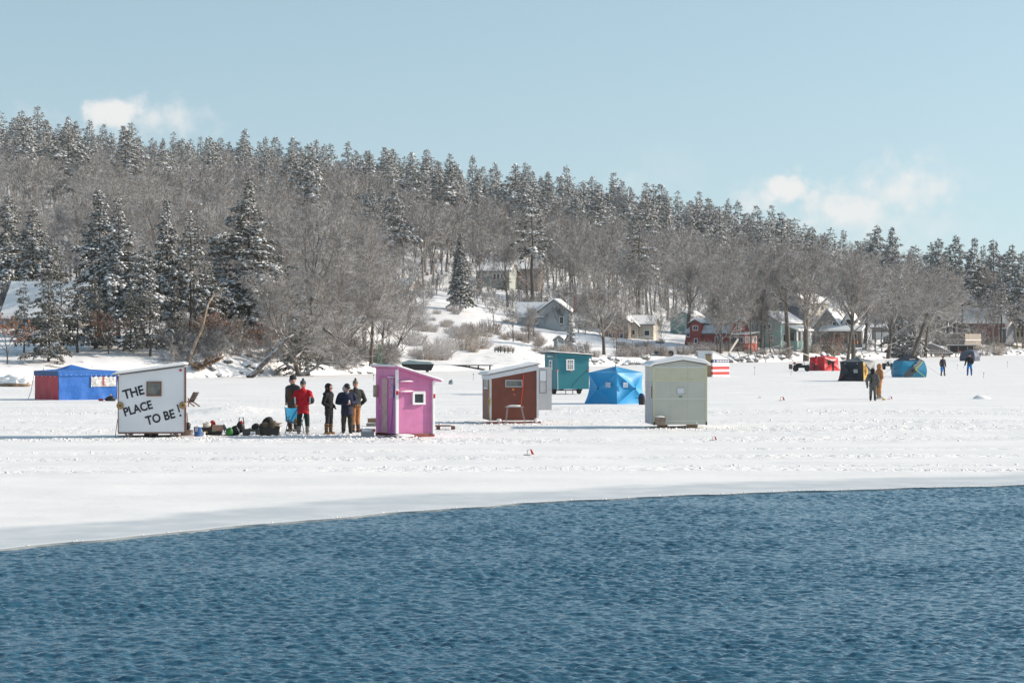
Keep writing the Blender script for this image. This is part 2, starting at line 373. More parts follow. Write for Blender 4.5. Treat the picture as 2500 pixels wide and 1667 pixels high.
    # foot and sled marks
    h = mth('MULTIPLY', mth('MULTIPLY', ramp(noise(3.2, 3, .6), .5, .75), -.12), at2.outputs['Fac'])
    h = mth('ADD', h, mth('MULTIPLY', noise(1.1, 6, .62, stretch=(1, 1.3, 1)), .035))
    h = mth('ADD', h, mth('MULTIPLY', mth('MULTIPLY', noise(9, 3, .6), .03), at2.outputs['Fac']))
    bp = N.new('ShaderNodeBump'); bp.inputs['Strength'].default_value = .8; bp.inputs['Distance'].default_value = 1.0
    L.new(mth('MULTIPLY', h, snow), bp.inputs['Height']); L.new(bp.outputs[0], b.inputs['Normal'])
    me = np_mesh('ice_sheet', VV, [Q, Q2], mats=[m], smooth=True)
    for nm, arr in (('from_edge', E), ('trodden', TR)):
        at = me.attributes.new(nm, 'FLOAT', 'POINT'); full = np.zeros(len(VV), np.float32); full[:arr.size] = arr.ravel(); at.data.foreach_set('value', full)
    o = link('ice', me); tag(o, kind='structure')
ice()

def water():
    u = np.concatenate([-np.geomspace(9, .245, 24), np.linspace(-.24, .24, 780), np.geomspace(.245, 9, 24)])
    ys = np.concatenate([np.linspace(.2, 17.5, 60), 17.6*np.exp(np.arange(0, 1.19, .00105))])
    ys = np.concatenate([ys, np.geomspace(ys[-1]*1.01, 90, 14)])
    U, Y = np.meshgrid(u, ys); X = U*Y; Z = np.zeros_like(X); g = np.random.default_rng(5)
    fade = np.clip((.243 - np.abs(U))/.01, 0, 1)*np.clip((Y - 16)/3, 0, 1)*np.clip((60 - Y)/2, 0, 1)
    gust = np.ones_like(X)
    for k in range(7):
        a = g.uniform(0, 6.28); wl = g.uniform(5, 16); gust += .07*np.sin((X*np.cos(a) + Y*np.sin(a)*1.5)*2*np.pi/wl + g.uniform(0, 6.28))
    gust = np.clip(gust, .75, 1.3); wind = R(262)
    warpx = .5*np.sin(Y*.55 + 1.3*np.sin(X*.4)) + .35*np.sin(X*.9 + Y*.3); warpy = .5*np.sin(X*.6 + 1.1*np.sin(Y*.5))
    for k in range(90):
        wl = 0.075*(.46/.075)**g.random(); a = wind + R(g.normal(0, 42)); q = 2*np.pi/wl
        amp = .0076*wl**.80*(.6 + .8*g.random()); ph = g.uniform(0, 6.28)
        p = ((X + warpx*wl*.6)*np.cos(a) + (Y + warpy*wl*.6)*np.sin(a))*q + ph
        env = .5 + .5*np.sin(X*g.uniform(-1.3, 1.3) + Y*g.uniform(-1.3, 1.3) + g.uniform(0, 6.28))
        Z += amp*env*(np.sin(p) + .2*np.cos(2*p))*gust
    Z = Z*fade*np.clip((edge_y(X) + .6 - Y)/1.2, 0, 1) - .032 - .25*np.clip((Y - edge_y(X) - .3)/2, 0, 1)
    ny, nx = X.shape; ii, jj = np.meshgrid(np.arange(nx - 1), np.arange(ny - 1)); a = (jj*nx + ii).ravel()
    Q = np.stack([a, a + 1, a + nx + 1, a + nx], 1); V = np.stack([X.ravel(), Y.ravel(), Z.ravel()], 1)
    m = mat('lake_water', (.027, .098, .155), .03, spec=.5); b = m.node_tree.nodes['Principled BSDF']; b.inputs['IOR'].default_value = 1.33
    N = m.node_tree.nodes; L = m.node_tree.links
    tc = N.new('ShaderNodeTexCoord'); n1 = N.new('ShaderNodeTexNoise'); n1.inputs['Scale'].default_value = 16; n1.inputs['Detail'].default_value = 3; L.new(tc.outputs['Object'], n1.inputs['Vector'])
    bp = N.new('ShaderNodeBump'); bp.inputs['Strength'].default_value = .6; bp.inputs['Distance'].default_value = .02; L.new(n1.outputs[0], bp.inputs['Height']); L.new(bp.outputs[0], b.inputs['Normal'])
    o = link('lake_water', np_mesh('lake_water', V, [Q], mats=[m], smooth=True)); tag(o, kind='structure')
water()
# ---------------------------------------------------------------- trees
def prisms(P0, P1, R0, R1, k, phase=0.):
    P0, P1 = np.asarray(P0, float), np.asarray(P1, float); n = len(P0)
    d = P1 - P0; d /= np.maximum(np.linalg.norm(d, axis=1, keepdims=True), 1e-6)
    ref = np.where(np.abs(d[:, 2:3]) < .9, np.array([[0, 0, 1.]]), np.array([[1., 0, 0]]))
    u = np.cross(d, ref); u /= np.linalg.norm(u, axis=1, keepdims=True); w = np.cross(u, d)
    a = phase + np.arange(k)*2*np.pi/k + np.pi/2*0
    ring = np.cos(a)[None, :, None]*u[:, None, :] + np.sin(a)[None, :, None]*w[:, None, :]
    A = P0[:, None, :] + ring*np.asarray(R0)[:, None, None]; B = P1[:, None, :] + ring*np.asarray(R1)[:, None, None]
    V = np.concatenate([A, B], 1).reshape(-1, 3); o = (np.arange(n)*2*k)[:, None, None]; j = np.arange(k); j2 = (j + 1) % k
    Q = np.stack([j, j + k, j2 + k, j2], 1)[None] + o
    return V, Q.reshape(-1, 4)
def tree_mesh(name, segs, mats, cut=.05, extra=None):
    """segs: list of (p0, p1, r0, r1)"""
    S = [(s, 6 if s[2] > .09 else (4 if s[2] > cut else 3)) for s in segs]
    Vs, Qs, o = [], [], 0
    for k in (3, 4, 6):
        q = [s for s, kk in S if kk == k]
        if not q: continue
        V, Q = prisms([s[0] for s in q], [s[1] for s in q], [s[2] for s in q], [s[3] for s in q], k, phase=np.pi/2 if k == 3 else 0.)
        Vs.append(V); Qs.append(Q + o); o += len(V)
    return np_mesh(name, np.concatenate(Vs), Qs, mats=mats)
def rot_about(v, ax, a):
    return v*math.cos(a) + ax.cross(v)*math.sin(a) + ax*ax.dot(v)*(1 - math.cos(a))
def bare_segs(seed, h, spread=.45, fork=.3, lev=4, kids=(5, 5, 5, 6), trunk_r=None, lean=(0, 0), twig_r=.012, up=.25, limbs=5, droop=0.0, tw=2, curve=.22):
    """returns (trunk segments, branch segments)"""
    g = random.Random(seed); tr = trunk_r or h*.018; T = []; B = []
    def perp(d):
        a = Vector((g.gauss(0, 1), g.gauss(0, 1), g.gauss(0, 1))); p = a - d*a.dot(d); return p.normalized()
    def branch(p, d, L, r, lv):
        ns = 4 if lv == 1 else (3 if lv <= 3 else tw); q = p; dd = d.copy(); pts = [(p, dd.copy(), r)]
        r1 = max(twig_r*.5, r*(.35 if lv < 4 else .5))
        for i in range(ns):
            dd = (dd + perp(dd)*curve*(.7 if lv > 1 else 1) + Vector((0, 0, (up if lv < 3 else up*.4) - droop*lv*.5))*(.18 if lv > 1 else .25)).normalized()
            n = q + dd*(L/ns); ra = r + (r1 - r)*i/ns; rb = r + (r1 - r)*(i + 1)/ns
            B.append((q, n, ra, rb)); q = n; pts.append((q, dd.copy(), rb))
        if lv > lev: return
        nk = kids[min(lv - 1, len(kids) - 1)]
        for j in range(nk):
            t = (.25 if lv == 1 else .18) + (.95 - .2)*(j + g.random())/nk; f = min(t, .999)*ns; i = int(f); a, b = pts[i], pts[i + 1]
            pp = a[0].lerp(b[0], f - i); bd = a[1]
            nd = (bd*math.cos(.75) + perp(bd)*math.sin(.75)*g.uniform(.7, 1.2)).normalized()
            l2 = L*(.62 - .22*t)*g.uniform(.7, 1.25); rr = max(twig_r, (a[2] + (b[2] - a[2])*(f - i))*.62)
            branch(pp, nd, l2, rr if lv < lev else twig_r, lv + 1)
        for s in (0, 1):
            if lv < lev: nd = (pts[-1][1] + perp(pts[-1][1])*.45).normalized(); branch(pts[-1][0], nd, L*.5*g.uniform(.8, 1.1), max(twig_r, r1), lv + 2 if lv < lev - 1 else lv + 1)
    p = Vector((0, 0, -.35)); d = Vector((lean[0], lean[1], 1)).normalized(); n = 7; hl = h*(fork + .28); st = hl/n; pts = []
    for i in range(n):
        d = (d + perp(d)*.06 + Vector((0, 0, .03))).normalized(); q = p + d*st; f0 = 1 - .62*i/n; f1 = 1 - .62*(i + 1)/n
        fl = 1.35 if i == 0 else 1
        T.append((p, q, tr*f0*fl, tr*f1)); p = q; pts.append((p, d.copy(), tr*f1))
    for i in range(limbs):
        t = fork/(fork + .28) + (1 - fork/(fork + .28))*(i + .3 + .5*g.random())/limbs; f = min(t, .99)*n - 1; k = max(0, min(n - 2, int(f)))
        pp = pts[k][0].lerp(pts[k + 1][0], f - k); a = i*2.4 + g.uniform(-.5, .5); out = Vector((math.cos(a), math.sin(a), 0))
        nd = (pts[k][1]*(1 - spread) + out*spread*1.25 + Vector((0, 0, up))).normalized()
        branch(pp, nd, h*(.44 - .14*(t - .5))*g.uniform(.8, 1.1)*(.75 + spread*.6), pts[k][2]*.62, 1)
    branch(pts[-1][0], pts[-1][1], h*.36, pts[-1][2]*.9, 1)
    return T, B
def bare_meshes(seed, h, **k):
    T, B = bare_segs(seed, h, **k)
    return tree_mesh('trunk', T, [BARK]), tree_mesh('crown', B, [TWIG])

def sprays(P, D, S, g, blades=5, snow=.6, width=.2, snow_w=.62, flat=.42, lift=.10):
    """needle blades and snow pads on P (n,3) along D (n,3) of size S (n,); returns V, faces, material index"""
    n = len(P); D = D/np.linalg.norm(D, axis=1, keepdims=True)
    Vs, Qs, Ms = [], [], []; o = 0
    for b in range(blades):
        d = D + g.normal(0, .42, (n, 3))*np.array([1, 1, .6]); d /= np.linalg.norm(d, axis=1, keepdims=True)
        s = np.cross(d, g.normal(0, 1, (n, 3))*np.array([.6, .6, 1])+np.array([0, 0, .8])); s /= np.linalg.norm(s, axis=1, keepdims=True) + 1e-6
        L = (S*g.uniform(.7, 1.15, n))[:, None]; w = L*width
        b0 = P + g.normal(0, .12, (n, 3))*S[:, None]
        V = np.stack([b0, b0 + d*L*.55 + s*w, b0 + d*L, b0 + d*L*.5 - s*w], 1).reshape(-1, 3)
        Vs.append(V); Qs.append(np.arange(n*4).reshape(n, 4) + o); Ms.append(np.zeros(n, int)); o += n*4
    k = np.nonzero(g.random(n) < snow)[0]; m = len(k)
    if m:
        d = D[k].copy(); d[:, 2] *= .8; d += g.normal(0, .12, (m, 3)); d /= np.linalg.norm(d, axis=1, keepdims=True); u = np.cross(d, [0, 0, 1.]); u /= np.linalg.norm(u, axis=1, keepdims=True) + 1e-6; w = np.cross(u, d)
        L = (S[k]*g.uniform(.6, 1.1, m))[:, None]; wd = L*snow_w*g.uniform(.6, 1.1, (m, 1)); c = P[k] + d*L*.45 + np.array([0, 0, 1.])*S[k][:, None]*lift
        a = g.uniform(-.5, .5, (m, 1))
        ring = [c - d*L*.55, c - d*L*.15 + u*wd*(1 + a*.5), c + d*L*.3 + u*wd*.8, c + d*L*.62, c + d*L*.25 - u*wd*(1 - a*.5), c - d*L*.2 - u*wd*.9]
        V = np.stack(ring + [c + w*wd*flat + d*L*.1, c - w*wd*flat*.4], 1).reshape(-1, 3)
        base = np.arange(m)[:, None]*8 + o; tr = []
        for i in range(6):
            j = (i + 1) % 6
            tr.append(np.concatenate([base + i, base + j, base + 6], 1)); tr.append(np.concatenate([base + j, base + i, base + 7], 1))
        Vs.append(V); Qs.append(np.concatenate(tr)); Ms.append(np.ones(12*m, int)); o += 8*m
    return np.concatenate(Vs), Qs, np.concatenate(Ms)
def conifer_meshes(seed, h, rmax=.2, base=.25, kind='pine', snow=.6, dens=1.0, size=1.0, joined=False, lean=0.0, gaps=.15, blades=5, upper=False):
    """returns trunk mesh and crown mesh, or one joined mesh"""
    g = np.random.default_rng(seed); rr = random.Random(seed); segs = []; tr = h*.0145
    n = 9; lx = [lean*h*(i/n)**1.5 + .05*math.sin(i*1.7 + seed) for i in range(n + 1)]
    def tp(t): return Vector((float(np.interp(t, np.linspace(0, 1, n + 1), lx)), 0, h*t))
    T = []
    for i in range(n):
        a, b = tp(i/n), tp((i + 1)/n); a = a - Vector((0, 0, .4)) if i == 0 else a
        T.append((a, b, max(.03, tr*(1 - i/n*.95)*(1.25 if i == 0 else 1)), max(.02, tr*(1 - (i + 1)/n*.95))))
    P, D, S = [], [], []
    z = base; step = (.046 if kind == 'pine' else .026)/max(.6, dens)**.5
    side = {q: rr.uniform(.72, 1.1) for q in range(6)}
    while z < .985:
        t = (z - base)/(1 - base)
        if kind == 'pine': pr = min(1, .62 + t*1.6)*(1 - t)**.95*(.72 + .5*rr.random())
        elif kind == 'spruce': pr = (1 - t)**.95
        else: pr = min(1, .85 + t)*(1 - t)**.75*(.85 + .3*rr.random())
        nb = 5 if kind == 'pine' else 7; off = rr.random()*6.28
        for b in range(nb):
            if rr.random() < gaps: continue
            az = off + b*6.283/nb + rr.uniform(-.3, .3); L = h*rmax*pr*rr.uniform(.65, 1.15)*side[int(az/6.283*6) % 6]*(1 if kind == 'spruce' else max(.3, 1.05 + 1.5*mnoise.noise(Vector((math.cos(az)*1.3 + seed*3.1, math.sin(az)*1.3, z*5.5))))) + .25*size*(1 - .75*t)
            el = (.45*t + (.12 if kind == 'pine' else -.05) + rr.uniform(-.12, .12)); drp = (1.15 if kind == 'pine' else .8)*(1 - t*.55)*rr.uniform(.4, 1.25)
            o = Vector((math.cos(az), math.sin(az), 0)); lat = Vector((-o.y, o.x, 0)); p = tp(z); ns = 4; q = p; pts = []
            for i in range(ns):
                e = el - drp*((i + .6)/ns)**1.3; d = (o*math.cos(e) + Vector((0, 0, math.sin(e)))).normalized(); nx = q + d*(L/ns)
                r = max(.012, tr*.22*(1 - t*.6)*(1 - i/ns)); segs.append((q, nx, r, r*.75)); pts.append((q, nx, d)); q = nx
            m = max(3, int(L/(.34*size)*2.6*dens))
            for k in range(m):
                f = 1 - rr.random()**1.0*(.80 if kind == 'pine' else .92); i = min(ns - 1, int(f*ns)); a, b2, d = pts[i]; c = a.lerp(b2, f*ns - i)
                s = rr.uniform(-1, 1); wlat = L*(.27 if kind == 'pine' else .36)*(1.05 - f)*1.2 + .10; c = c + lat*s*wlat + Vector((0, 0, rr.uniform(-.28, .14)*size - abs(s)*wlat*.22))
                dd = d + lat*s*.9 + Vector((0, 0, rr.uniform(-.65, .05)))
                P.append(c); D.append(dd); S.append(rr.uniform(.38, .72)*size*(1 - .5*t))
        z += step*rr.uniform(.75, 1.25)*(1 - .35*t)
    P.append(tp(.97)); D.append(Vector((0, 0, 1))); S.append(.35*size)
    V, Q, M = sprays(np.array([tuple(p) for p in P]), np.array([tuple(p) for p in D]), np.array(S), g, blades=blades, snow=snow, width=.17 if kind != 'spruce' else .2)
    def cat(segsets):
        Vs, Qs, Ms, o = [V], list(Q), [M], len(V)
        for sg, mi in segsets:
            k = 6 if mi == 3 else 3
            A, B = prisms([s[0] for s in sg], [s[1] for s in sg], [s[2] for s in sg], [s[3] for s in sg], k)
            Vs.append(A); Qs.append(B + o); Ms.append(np.full(len(B), mi)); o += len(A)
        return np.concatenate(Vs), Qs, np.concatenate(Ms)
    if joined:
        v, q, m = cat([(segs[::2], 2), (T, 3)]); return np_mesh('snowy_pine', v, q, m, [NEEDLE, LOAD, PINEBARK, PINEBARK])
    v, q, m = cat([(segs, 2)]); return tree_mesh('trunk', T, [PINEBARK]), np_mesh('crown', v, q, m, [NEEDLE, LOAD, PINEBARK])

def put_tree(name, label, cat, meshes, px, D, top=None, h0=10., rz=None, group=None, dz=0, wide=1.0, sc=None):
    """stands a tree on the land; top = the photo row of its tip fixes its height"""
    x = wx(px, D); z = land(px, D) + dz
    if sc is None: sc = max(.15, (wz(top, D) - z)/h0)
    rz = rnd.uniform(0, 6.28) if rz is None else rz
    t = thing(name, label, cat, (x, D, z), rz, group, (sc*wide, sc*wide, sc))
    link('trunk', meshes[0], t); link('crown', meshes[1], t); return t
def put_one(name, label, cat, me, px, D, sc, rz=None, group=None, dz=-.2):
    o = link(name, me, None, (wx(px, D), D, land(px, D) + dz), rnd.uniform(0, 6.28) if rz is None else rz, sc); return tag(o, label, cat, group)
DP = 1.0629                                            # photo rows and columns were read off at 1/1.0629 scale

PINES = [conifer_meshes(10 + i, 10., rmax=r, base=b, kind='pine', snow=s, dens=d, size=.60, gaps=gp_) for i, (r, b, s, d, gp_) in enumerate(
    ((.26, .20, .62, 1.7, .12), (.29, .26, .58, 1.6, .20), (.23, .15, .66, 1.7, .10), (.27, .34, .62, 1.5, .24)))]
DARKPINE = [conifer_meshes(30 + i, 10., rmax=r, base=b, kind='pine', snow=s, dens=1.3, size=.58, gaps=gp_) for i, (r, b, s, gp_) in enumerate(((.34, .08, .10, .26), (.36, .14, .15, .28), (.27, .34, .4, .3)))]
SPRUCE = conifer_meshes(41, 10., rmax=.215, base=.13, kind='spruce', snow=.5, dens=1.25, size=.5, gaps=.05)
HEMLOCK = conifer_meshes(42, 10., rmax=.30, base=.04, kind='pine', snow=.8, dens=1.5, size=.5, gaps=.12)
TALL = conifer_meshes(43, 10., rmax=.15, base=.5, kind='pine', snow=.55, dens=.9, size=.5, gaps=.2)
FARP = [conifer_meshes(50 + i, 10., rmax=r, base=b, kind='pine', snow=s, dens=.95, size=.88, joined=True, gaps=.12, blades=4) for i, (r, b, s) in enumerate(
    ((.26, .16, .66), (.23, .10, .7), (.30, .22, .64), (.22, .16, .66), (.28, .14, .7), (.25, .26, .66), (.31, .18, .62), (.21, .1, .7)))]
BARE = [bare_meshes(100 + i, 10., spread=s, fork=f, kids=k, limbs=l, up=u, twig_r=.011) for i, (s, f, k, l, u) in enumerate(
    ((.45, .26, (5, 5, 5, 5), 5, .3), (.38, .32, (5, 5, 5, 5), 5, .4), (.52, .2, (5, 5, 5, 5), 6, .25), (.35, .38, (4, 5, 5, 5), 5, .5), (.48, .28, (5, 4, 5, 6), 5, .2)))]
MIDB = [tree_mesh('bare_tree', sum(bare_segs(140 + i, 10., spread=s, fork=f, kids=(4, 4, 4, 4), limbs=4, up=u, twig_r=.021, tw=1), []), [TWIG]) for i, (s, f, u) in enumerate(
    ((.4, .3, .4), (.35, .36, .5), (.46, .26, .3), (.32, .4, .5), (.42, .34, .45)))]
SHRUB = [tree_mesh('shrub', sum(bare_segs(170 + i, 2., spread=.6, fork=.02, kids=(6, 6, 5, 4), limbs=9, up=.1, trunk_r=.03, twig_r=.008, lev=3), []), [TWIG]) for i in range(3)]

# the great pine and its neighbours on the near shore: (column, row of the tip, distance, mesh, label)
GIANT = conifer_meshes(66, 10., rmax=.30, base=.17, kind='pine', snow=.62, dens=1.9, size=.52, gaps=.14)
NEAR = [
 (571, 405, 236, GIANT, 1.05, 'tallest snowy white pine on the near shore, boughs sweeping down to its right'),
 (228, 432, 240, PINES[0], 1.0, 'tall pointed snowy pine behind the low house roof, tip highest of the left group'),
 (272, 452, 232, PINES[2], 1.05, 'tall snowy pine with drooping right side, just right of the pointed pine'),
 (383, 455, 240, PINES[2], .95, 'narrow snowy pine with dense dark top, left of the thin half bare pine'),
 (438, 482, 226, DARKPINE[2], .95, 'thin half bare pine with a long open trunk, just left of the tallest pine'),
 (75, 470, 270, PINES[0], 1.15, 'broad dark pine with snowy right side at the left edge, above the blue roofed house'),
 (18, 445, 278, PINES[1], 1.0, 'tall dark pine cut by the left edge of the view'),
 (120, 545, 263, PINES[1], 1.3, 'wide spreading pine whose snowy bough arches right over the blue roof'),
 (112, 622, 208, DARKPINE[0], 1.15, 'dark open branched pine in front of the blue roofed house'),
 (178, 630, 216, DARKPINE[1], 1.1, 'dark shaded pine with a thick reddish trunk right of the house front'),
 (330, 560, 222, PINES[3], 1.2, 'snow hung pine behind the peak of the blue and red canopy tent'),
 (345, 640, 216, DARKPINE[1], 1.1, 'low green pine with bare trunk behind the white sign hut'),
 (300, 660, 218, DARKPINE[0], 1.1, 'short dark shaded pine in the thicket above the blue canopy'),
 (250, 690, 220, DARKPINE[0], 1.1, 'short dark pine with brown lower boughs behind the canopy tent'),
 (140, 585, 214, DARKPINE[1], .95, 'dense dark pine standing over the right end of the blue shaded roof'),
 (218, 625, 219, DARKPINE[0], .95, 'dark broad pine filling the thicket left of the low house roof'),
 (402, 650, 224, DARKPINE[1], .8, 'low dark pine behind the tiny pale hut'),
 (55, 640, 216, DARKPINE[1], .8, 'dark pine at the left corner of the blue roofed house'),
 (505, 545, 236, PINES[3], 1.1, 'snowy pine with a forked top tucked behind the left side of the tallest pine'),
 (640, 585, 240, PINES[3], 1.25, 'snowy drooping pine at the right foot of the tallest pine'),
 (690, 735, 224, DARKPINE[1], 1.3, 'low drooping pine over the ice edge beside the leaning trunk'),
 (480, 600, 228, DARKPINE[2], 1.0, 'open branched pine with snow lined limbs, left of the tallest pine trunk'),
]
for px, top, D, me, wd, lb in NEAR: put_tree('white_pine', lb, 'pine tree', me, px*DP, D, top*DP, wide=wd, group='pines on the near left shore')
MIDP = [
 (850, 425, 480, PINES[3], 1.0, 'left pine of the dark trunked clump standing clear on the middle slope'),
 (875, 432, 485, PINES[1], .9, 'middle pine of the dark trunked clump on the middle slope'),
 (905, 428, 478, PINES[3], 1.0, 'right pine of the dark trunked clump on the middle slope'),
 (1222, 440, 452, TALL, 1.35, 'tall bare trunked pine rising above the hillside houses with a dense snowy head'),
 (1468, 478, 448, TALL, 1.25, 'tall pine on a bare dark trunk behind the brown gabled house'),
 (1160, 610, 505, DARKPINE[0], .9, 'dark pine among the hillside houses left of the deck'),
 (2065, 600, 470, HEMLOCK, .85, 'snow bowed pine leaning over the shore trees between the grey cottage and the boathouse'),
 (2098, 690, 468, HEMLOCK, .9, 'low bushy snowed hemlock in front of the plank wall, left end'),
 (1948, 770, 436, HEMLOCK, .8, 'small dark conifer right of the grey cottage porch'),
 (1925, 755, 440, HEMLOCK, .9, 'dark green conifer against the grey cottage porch roof'),
 (2155, 545, 640, PINES[0], 1.15, 'leftmost dark headed pine of the tall right hand grove'),
 (2195, 538, 655, PINES[1], 1.1, 'second dark headed pine of the tall right hand grove'),
 (2238, 545, 640, PINES[2], 1.2, 'pine with a nest dark lower bough in the right hand grove'),
 (2282, 548, 660, PINES[0], 1.15, 'snow flecked pine right of centre in the tall right hand grove'),
 (2325, 560, 632, PINES[3], 1.1, 'leaning trunked pine near the right edge'),
 (2350, 575, 618, PINES[1], 1.0, 'pine cut by the right edge of the view'),
 (2210, 610, 610, TALL, 1.5, 'long bare trunked pine in front of the right hand grove'),
 (2300, 640, 603, TALL, 1.4, 'long bare trunked pine by the white house at the right edge'),
 (2050, 520, 700, PINES[2], 1.2, 'bushy topped pine on the skyline left of the right hand grove'),
 (2015, 515, 720, PINES[0], 1.2, 'round topped pine on the skyline at the gap under the clouds'),
 (1590, 690, 452, HEMLOCK, .55, 'small snowy evergreen beside the teal barn'),
 (1310, 700, 345, HEMLOCK, .62, 'dark evergreen shrub tree against the grey house gable'),
]
for px, top, D, me, wd, lb in MIDP: put_tree('pine_tree', lb, 'pine tree', me, px*DP, D, top*DP, wide=wd, group='pines among the shore houses')
put_tree('blue_spruce', 'blue green spruce, neat snowy cone standing alone in the white field', 'spruce tree', SPRUCE, 1057*DP, 418, 533*DP, wide=1.0)

# conifers of the wooded hill, largest ones as single trees
g = random.Random(21); ridge = []
def skyrow(px):                                        # row of the wooded skyline
    return np.interp(px, [-60, 0, 100, 180, 260, 480, 640, 850, 1060, 1280, 1490, 1700, 1915, 2020, 2200, 2340, 2560], [285, 280, 276, 290, 312, 330, 333, 352, 378, 404, 437, 472, 515, 550, 560, 578, 590])
for i in range(98):                                    # along the crest
    px = -40 + i*21.5 + g.uniform(-14, 14); D = g.uniform(850, 930) if px < 1500 else g.uniform(800, 880); ridge.append((px, D, 1))
for i in range(50):
    px = -40 + g.random()**1.4*1900; D = g.uniform(760, 880); ridge.append((px, D, 0))
for i in range(88):                                    # the dense pine belt that slants down to the right
    px = 860 + g.random()*1130; D = g.uniform(610, 810); ridge.append((px, D, 0))
for i in range(26):                                    # scattered pines on the left slope
    px = g.choice((60, 130, 180, 300, 350, 400, 470, 510, 640, 700, 760, 820)) + g.uniform(-30, 30); D = g.uniform(560, 760); ridge.append((px, D, 2))
for i in range(20):
    px = 1950 + g.random()*560; D = g.uniform(690, 850); ridge.append((px, D, 0))
ridge.sort(key=lambda q: q[1])
for px, D, crest in ridge:
    crest = crest == 1
    h = (wz(skyrow(px) + g.uniform(-9, 24), D) - land(px, D)) if crest else min(g.uniform(17, 23), wz(skyrow(px) + g.uniform(8, 40), D) - land(px, D))
    h = min(max(h, 11), 27)
    zone = ('left end' if px < 300 else 'left part' if px < 800 else 'middle' if px < 1350 else 'right part' if px < 1900 else 'low right end')
    lb = ('snow laden pine on the skyline crest, %s of the wooded hill' if crest else 'snow laden pine below the skyline, %s of the wooded hill') % zone
    o = put_one('snowy_pine', lb, 'pine tree', g.choice(FARP), px, D, h/10*g.uniform(.95, 1.1), group=('skyline pines, ' if crest else 'hillside pines, ') + zone)
    k = g.uniform(.95, 1.5); o.scale = (o.scale[0]*k, o.scale[1]*k, o.scale[2])

# bare trees
CLEAR = [(985, 1290, 255, 432), (1270, 1600, 270, 398), (1680, 1990, 330, 402), (1960, 2130, 360, 428), (2240, 2500, 420, 570), (1600, 1690, 300, 440), (0, 420, 190, 222)]
def blocked(px, D): return any(a < px < b and c < D < d for a, b, c, d in CLEAR)
count = 0; g = random.Random(33)
def bare(px, D, h, me=None, zone=None):
    global count
    count += 1
    lb = 'bare grey tree with snow dusted twigs, %s' % zone
    if D < 470:
        t = put_tree('bare_tree', lb, 'bare tree', me or g.choice(BARE), px, D, sc=h/10, group='bare trees, ' + zone)
    else:
        put_one('bare_tree', lb, 'bare tree', g.choice(MIDB), px, D, h/10, group='bare trees, ' + zone)
for i in range(70):
    px = g.uniform(380, 940); D = shoreD(px) + 10 + 190*g.random()**1.2
    if px < 760: D = max(D, 252 + 60*g.random())
    if not blocked(px, D): bare(px, D, g.uniform(9, 14), zone='in the grey wood behind the tallest pine')
for i in range(44):
    px = g.uniform(-60, 400); D = g.uniform(252, 460); bare(px, D, g.uniform(9, 14), zone='in the wood behind the blue roofed house')
for i in range(74):
    px = g.uniform(900, 1700); D = g.uniform(465, 640); bare(px, D, g.uniform(11, 16), zone='on the slope above the hillside houses')
for i in range(66):
    px = g.uniform(1600, 2530); D = g.uniform(shoreD(px) + 75, 720)
    if not blocked(px, D): bare(px, D, g.uniform(12, 18), zone='in the wood behind the shore cottages')
for i in range(30):
    px = g.uniform(-60, 950); D = g.uniform(480, 640); bare(px, D, g.uniform(10, 14), zone='half way up the left slope')
# the far wood that reads as one mass
def far_wood(name, label, n, place, kids, size, tr, limbs=4, fork=.3, seed=3):
    base = [tree_mesh('form', sum(bare_segs(190 + i + seed, 10., spread=.42, fork=fork, kids=kids, limbs=limbs, up=.4, twig_r=tr, tw=1, lev=3), []), [TWIG]) for i in range(4)]
    arr = []
    for me in base:
        v = np.zeros(len(me.vertices)*3, np.float32); me.vertices.foreach_get('co', v); q = np.zeros(len(me.loops), np.int32); me.loops.foreach_get('vertex_index', q); arr.append((v.reshape(-1, 3), q.reshape(-1, 4))); bpy.data.meshes.remove(me)
    g = random.Random(seed); Vs, Qs, o = [], [], 0
    for i in range(n):
        px, D = place(g)
        if px is None: continue
        v, q = arr[g.randrange(4)]; s = g.uniform(*size); a = g.uniform(0, 6.28); c, sn = math.cos(a), math.sin(a)
        M = np.array([[c, -sn, 0], [sn, c, 0], [0, 0, 1]])*s; w = v @ M.T + np.array([wx(px, D), D, land(px, D) - .3]); Vs.append(w); Qs.append(q + o); o += len(w)
    ob = link(name, np_mesh(name, np.concatenate(Vs), Qs, mats=[TWIG])); tag(ob, label, 'wood', kind='stuff')
def pl1(g):
    px = g.uniform(-90, 2580); lim = 940 if px < 850 or g.random() < .25 else 700
    return px, g.uniform(520 if px < 1500 else 580, lim)
far_wood('far_bare_wood', 'grey mass of bare trees covering the upper hillside between the pines', 720, pl1, (3, 4, 4, 3), (1.0, 1.45), .036)
def pl2(g):
    px = g.uniform(-90, 2580); D = shoreD(px) + 12 + 560*g.random()**1.1
    if D < 450 and (blocked(px, D) or (px > 900 and D < shoreD(px) + 25)): return None, None
    if px < 500 and D < 250: return None, None
    return px, min(D, 900)
far_wood('undergrowth', 'thin grey saplings and brush filling the wood under the bare trees', 2300, pl2, (3, 3, 3, 2), (.22, .62), .05, limbs=5, fork=.06, seed=11)
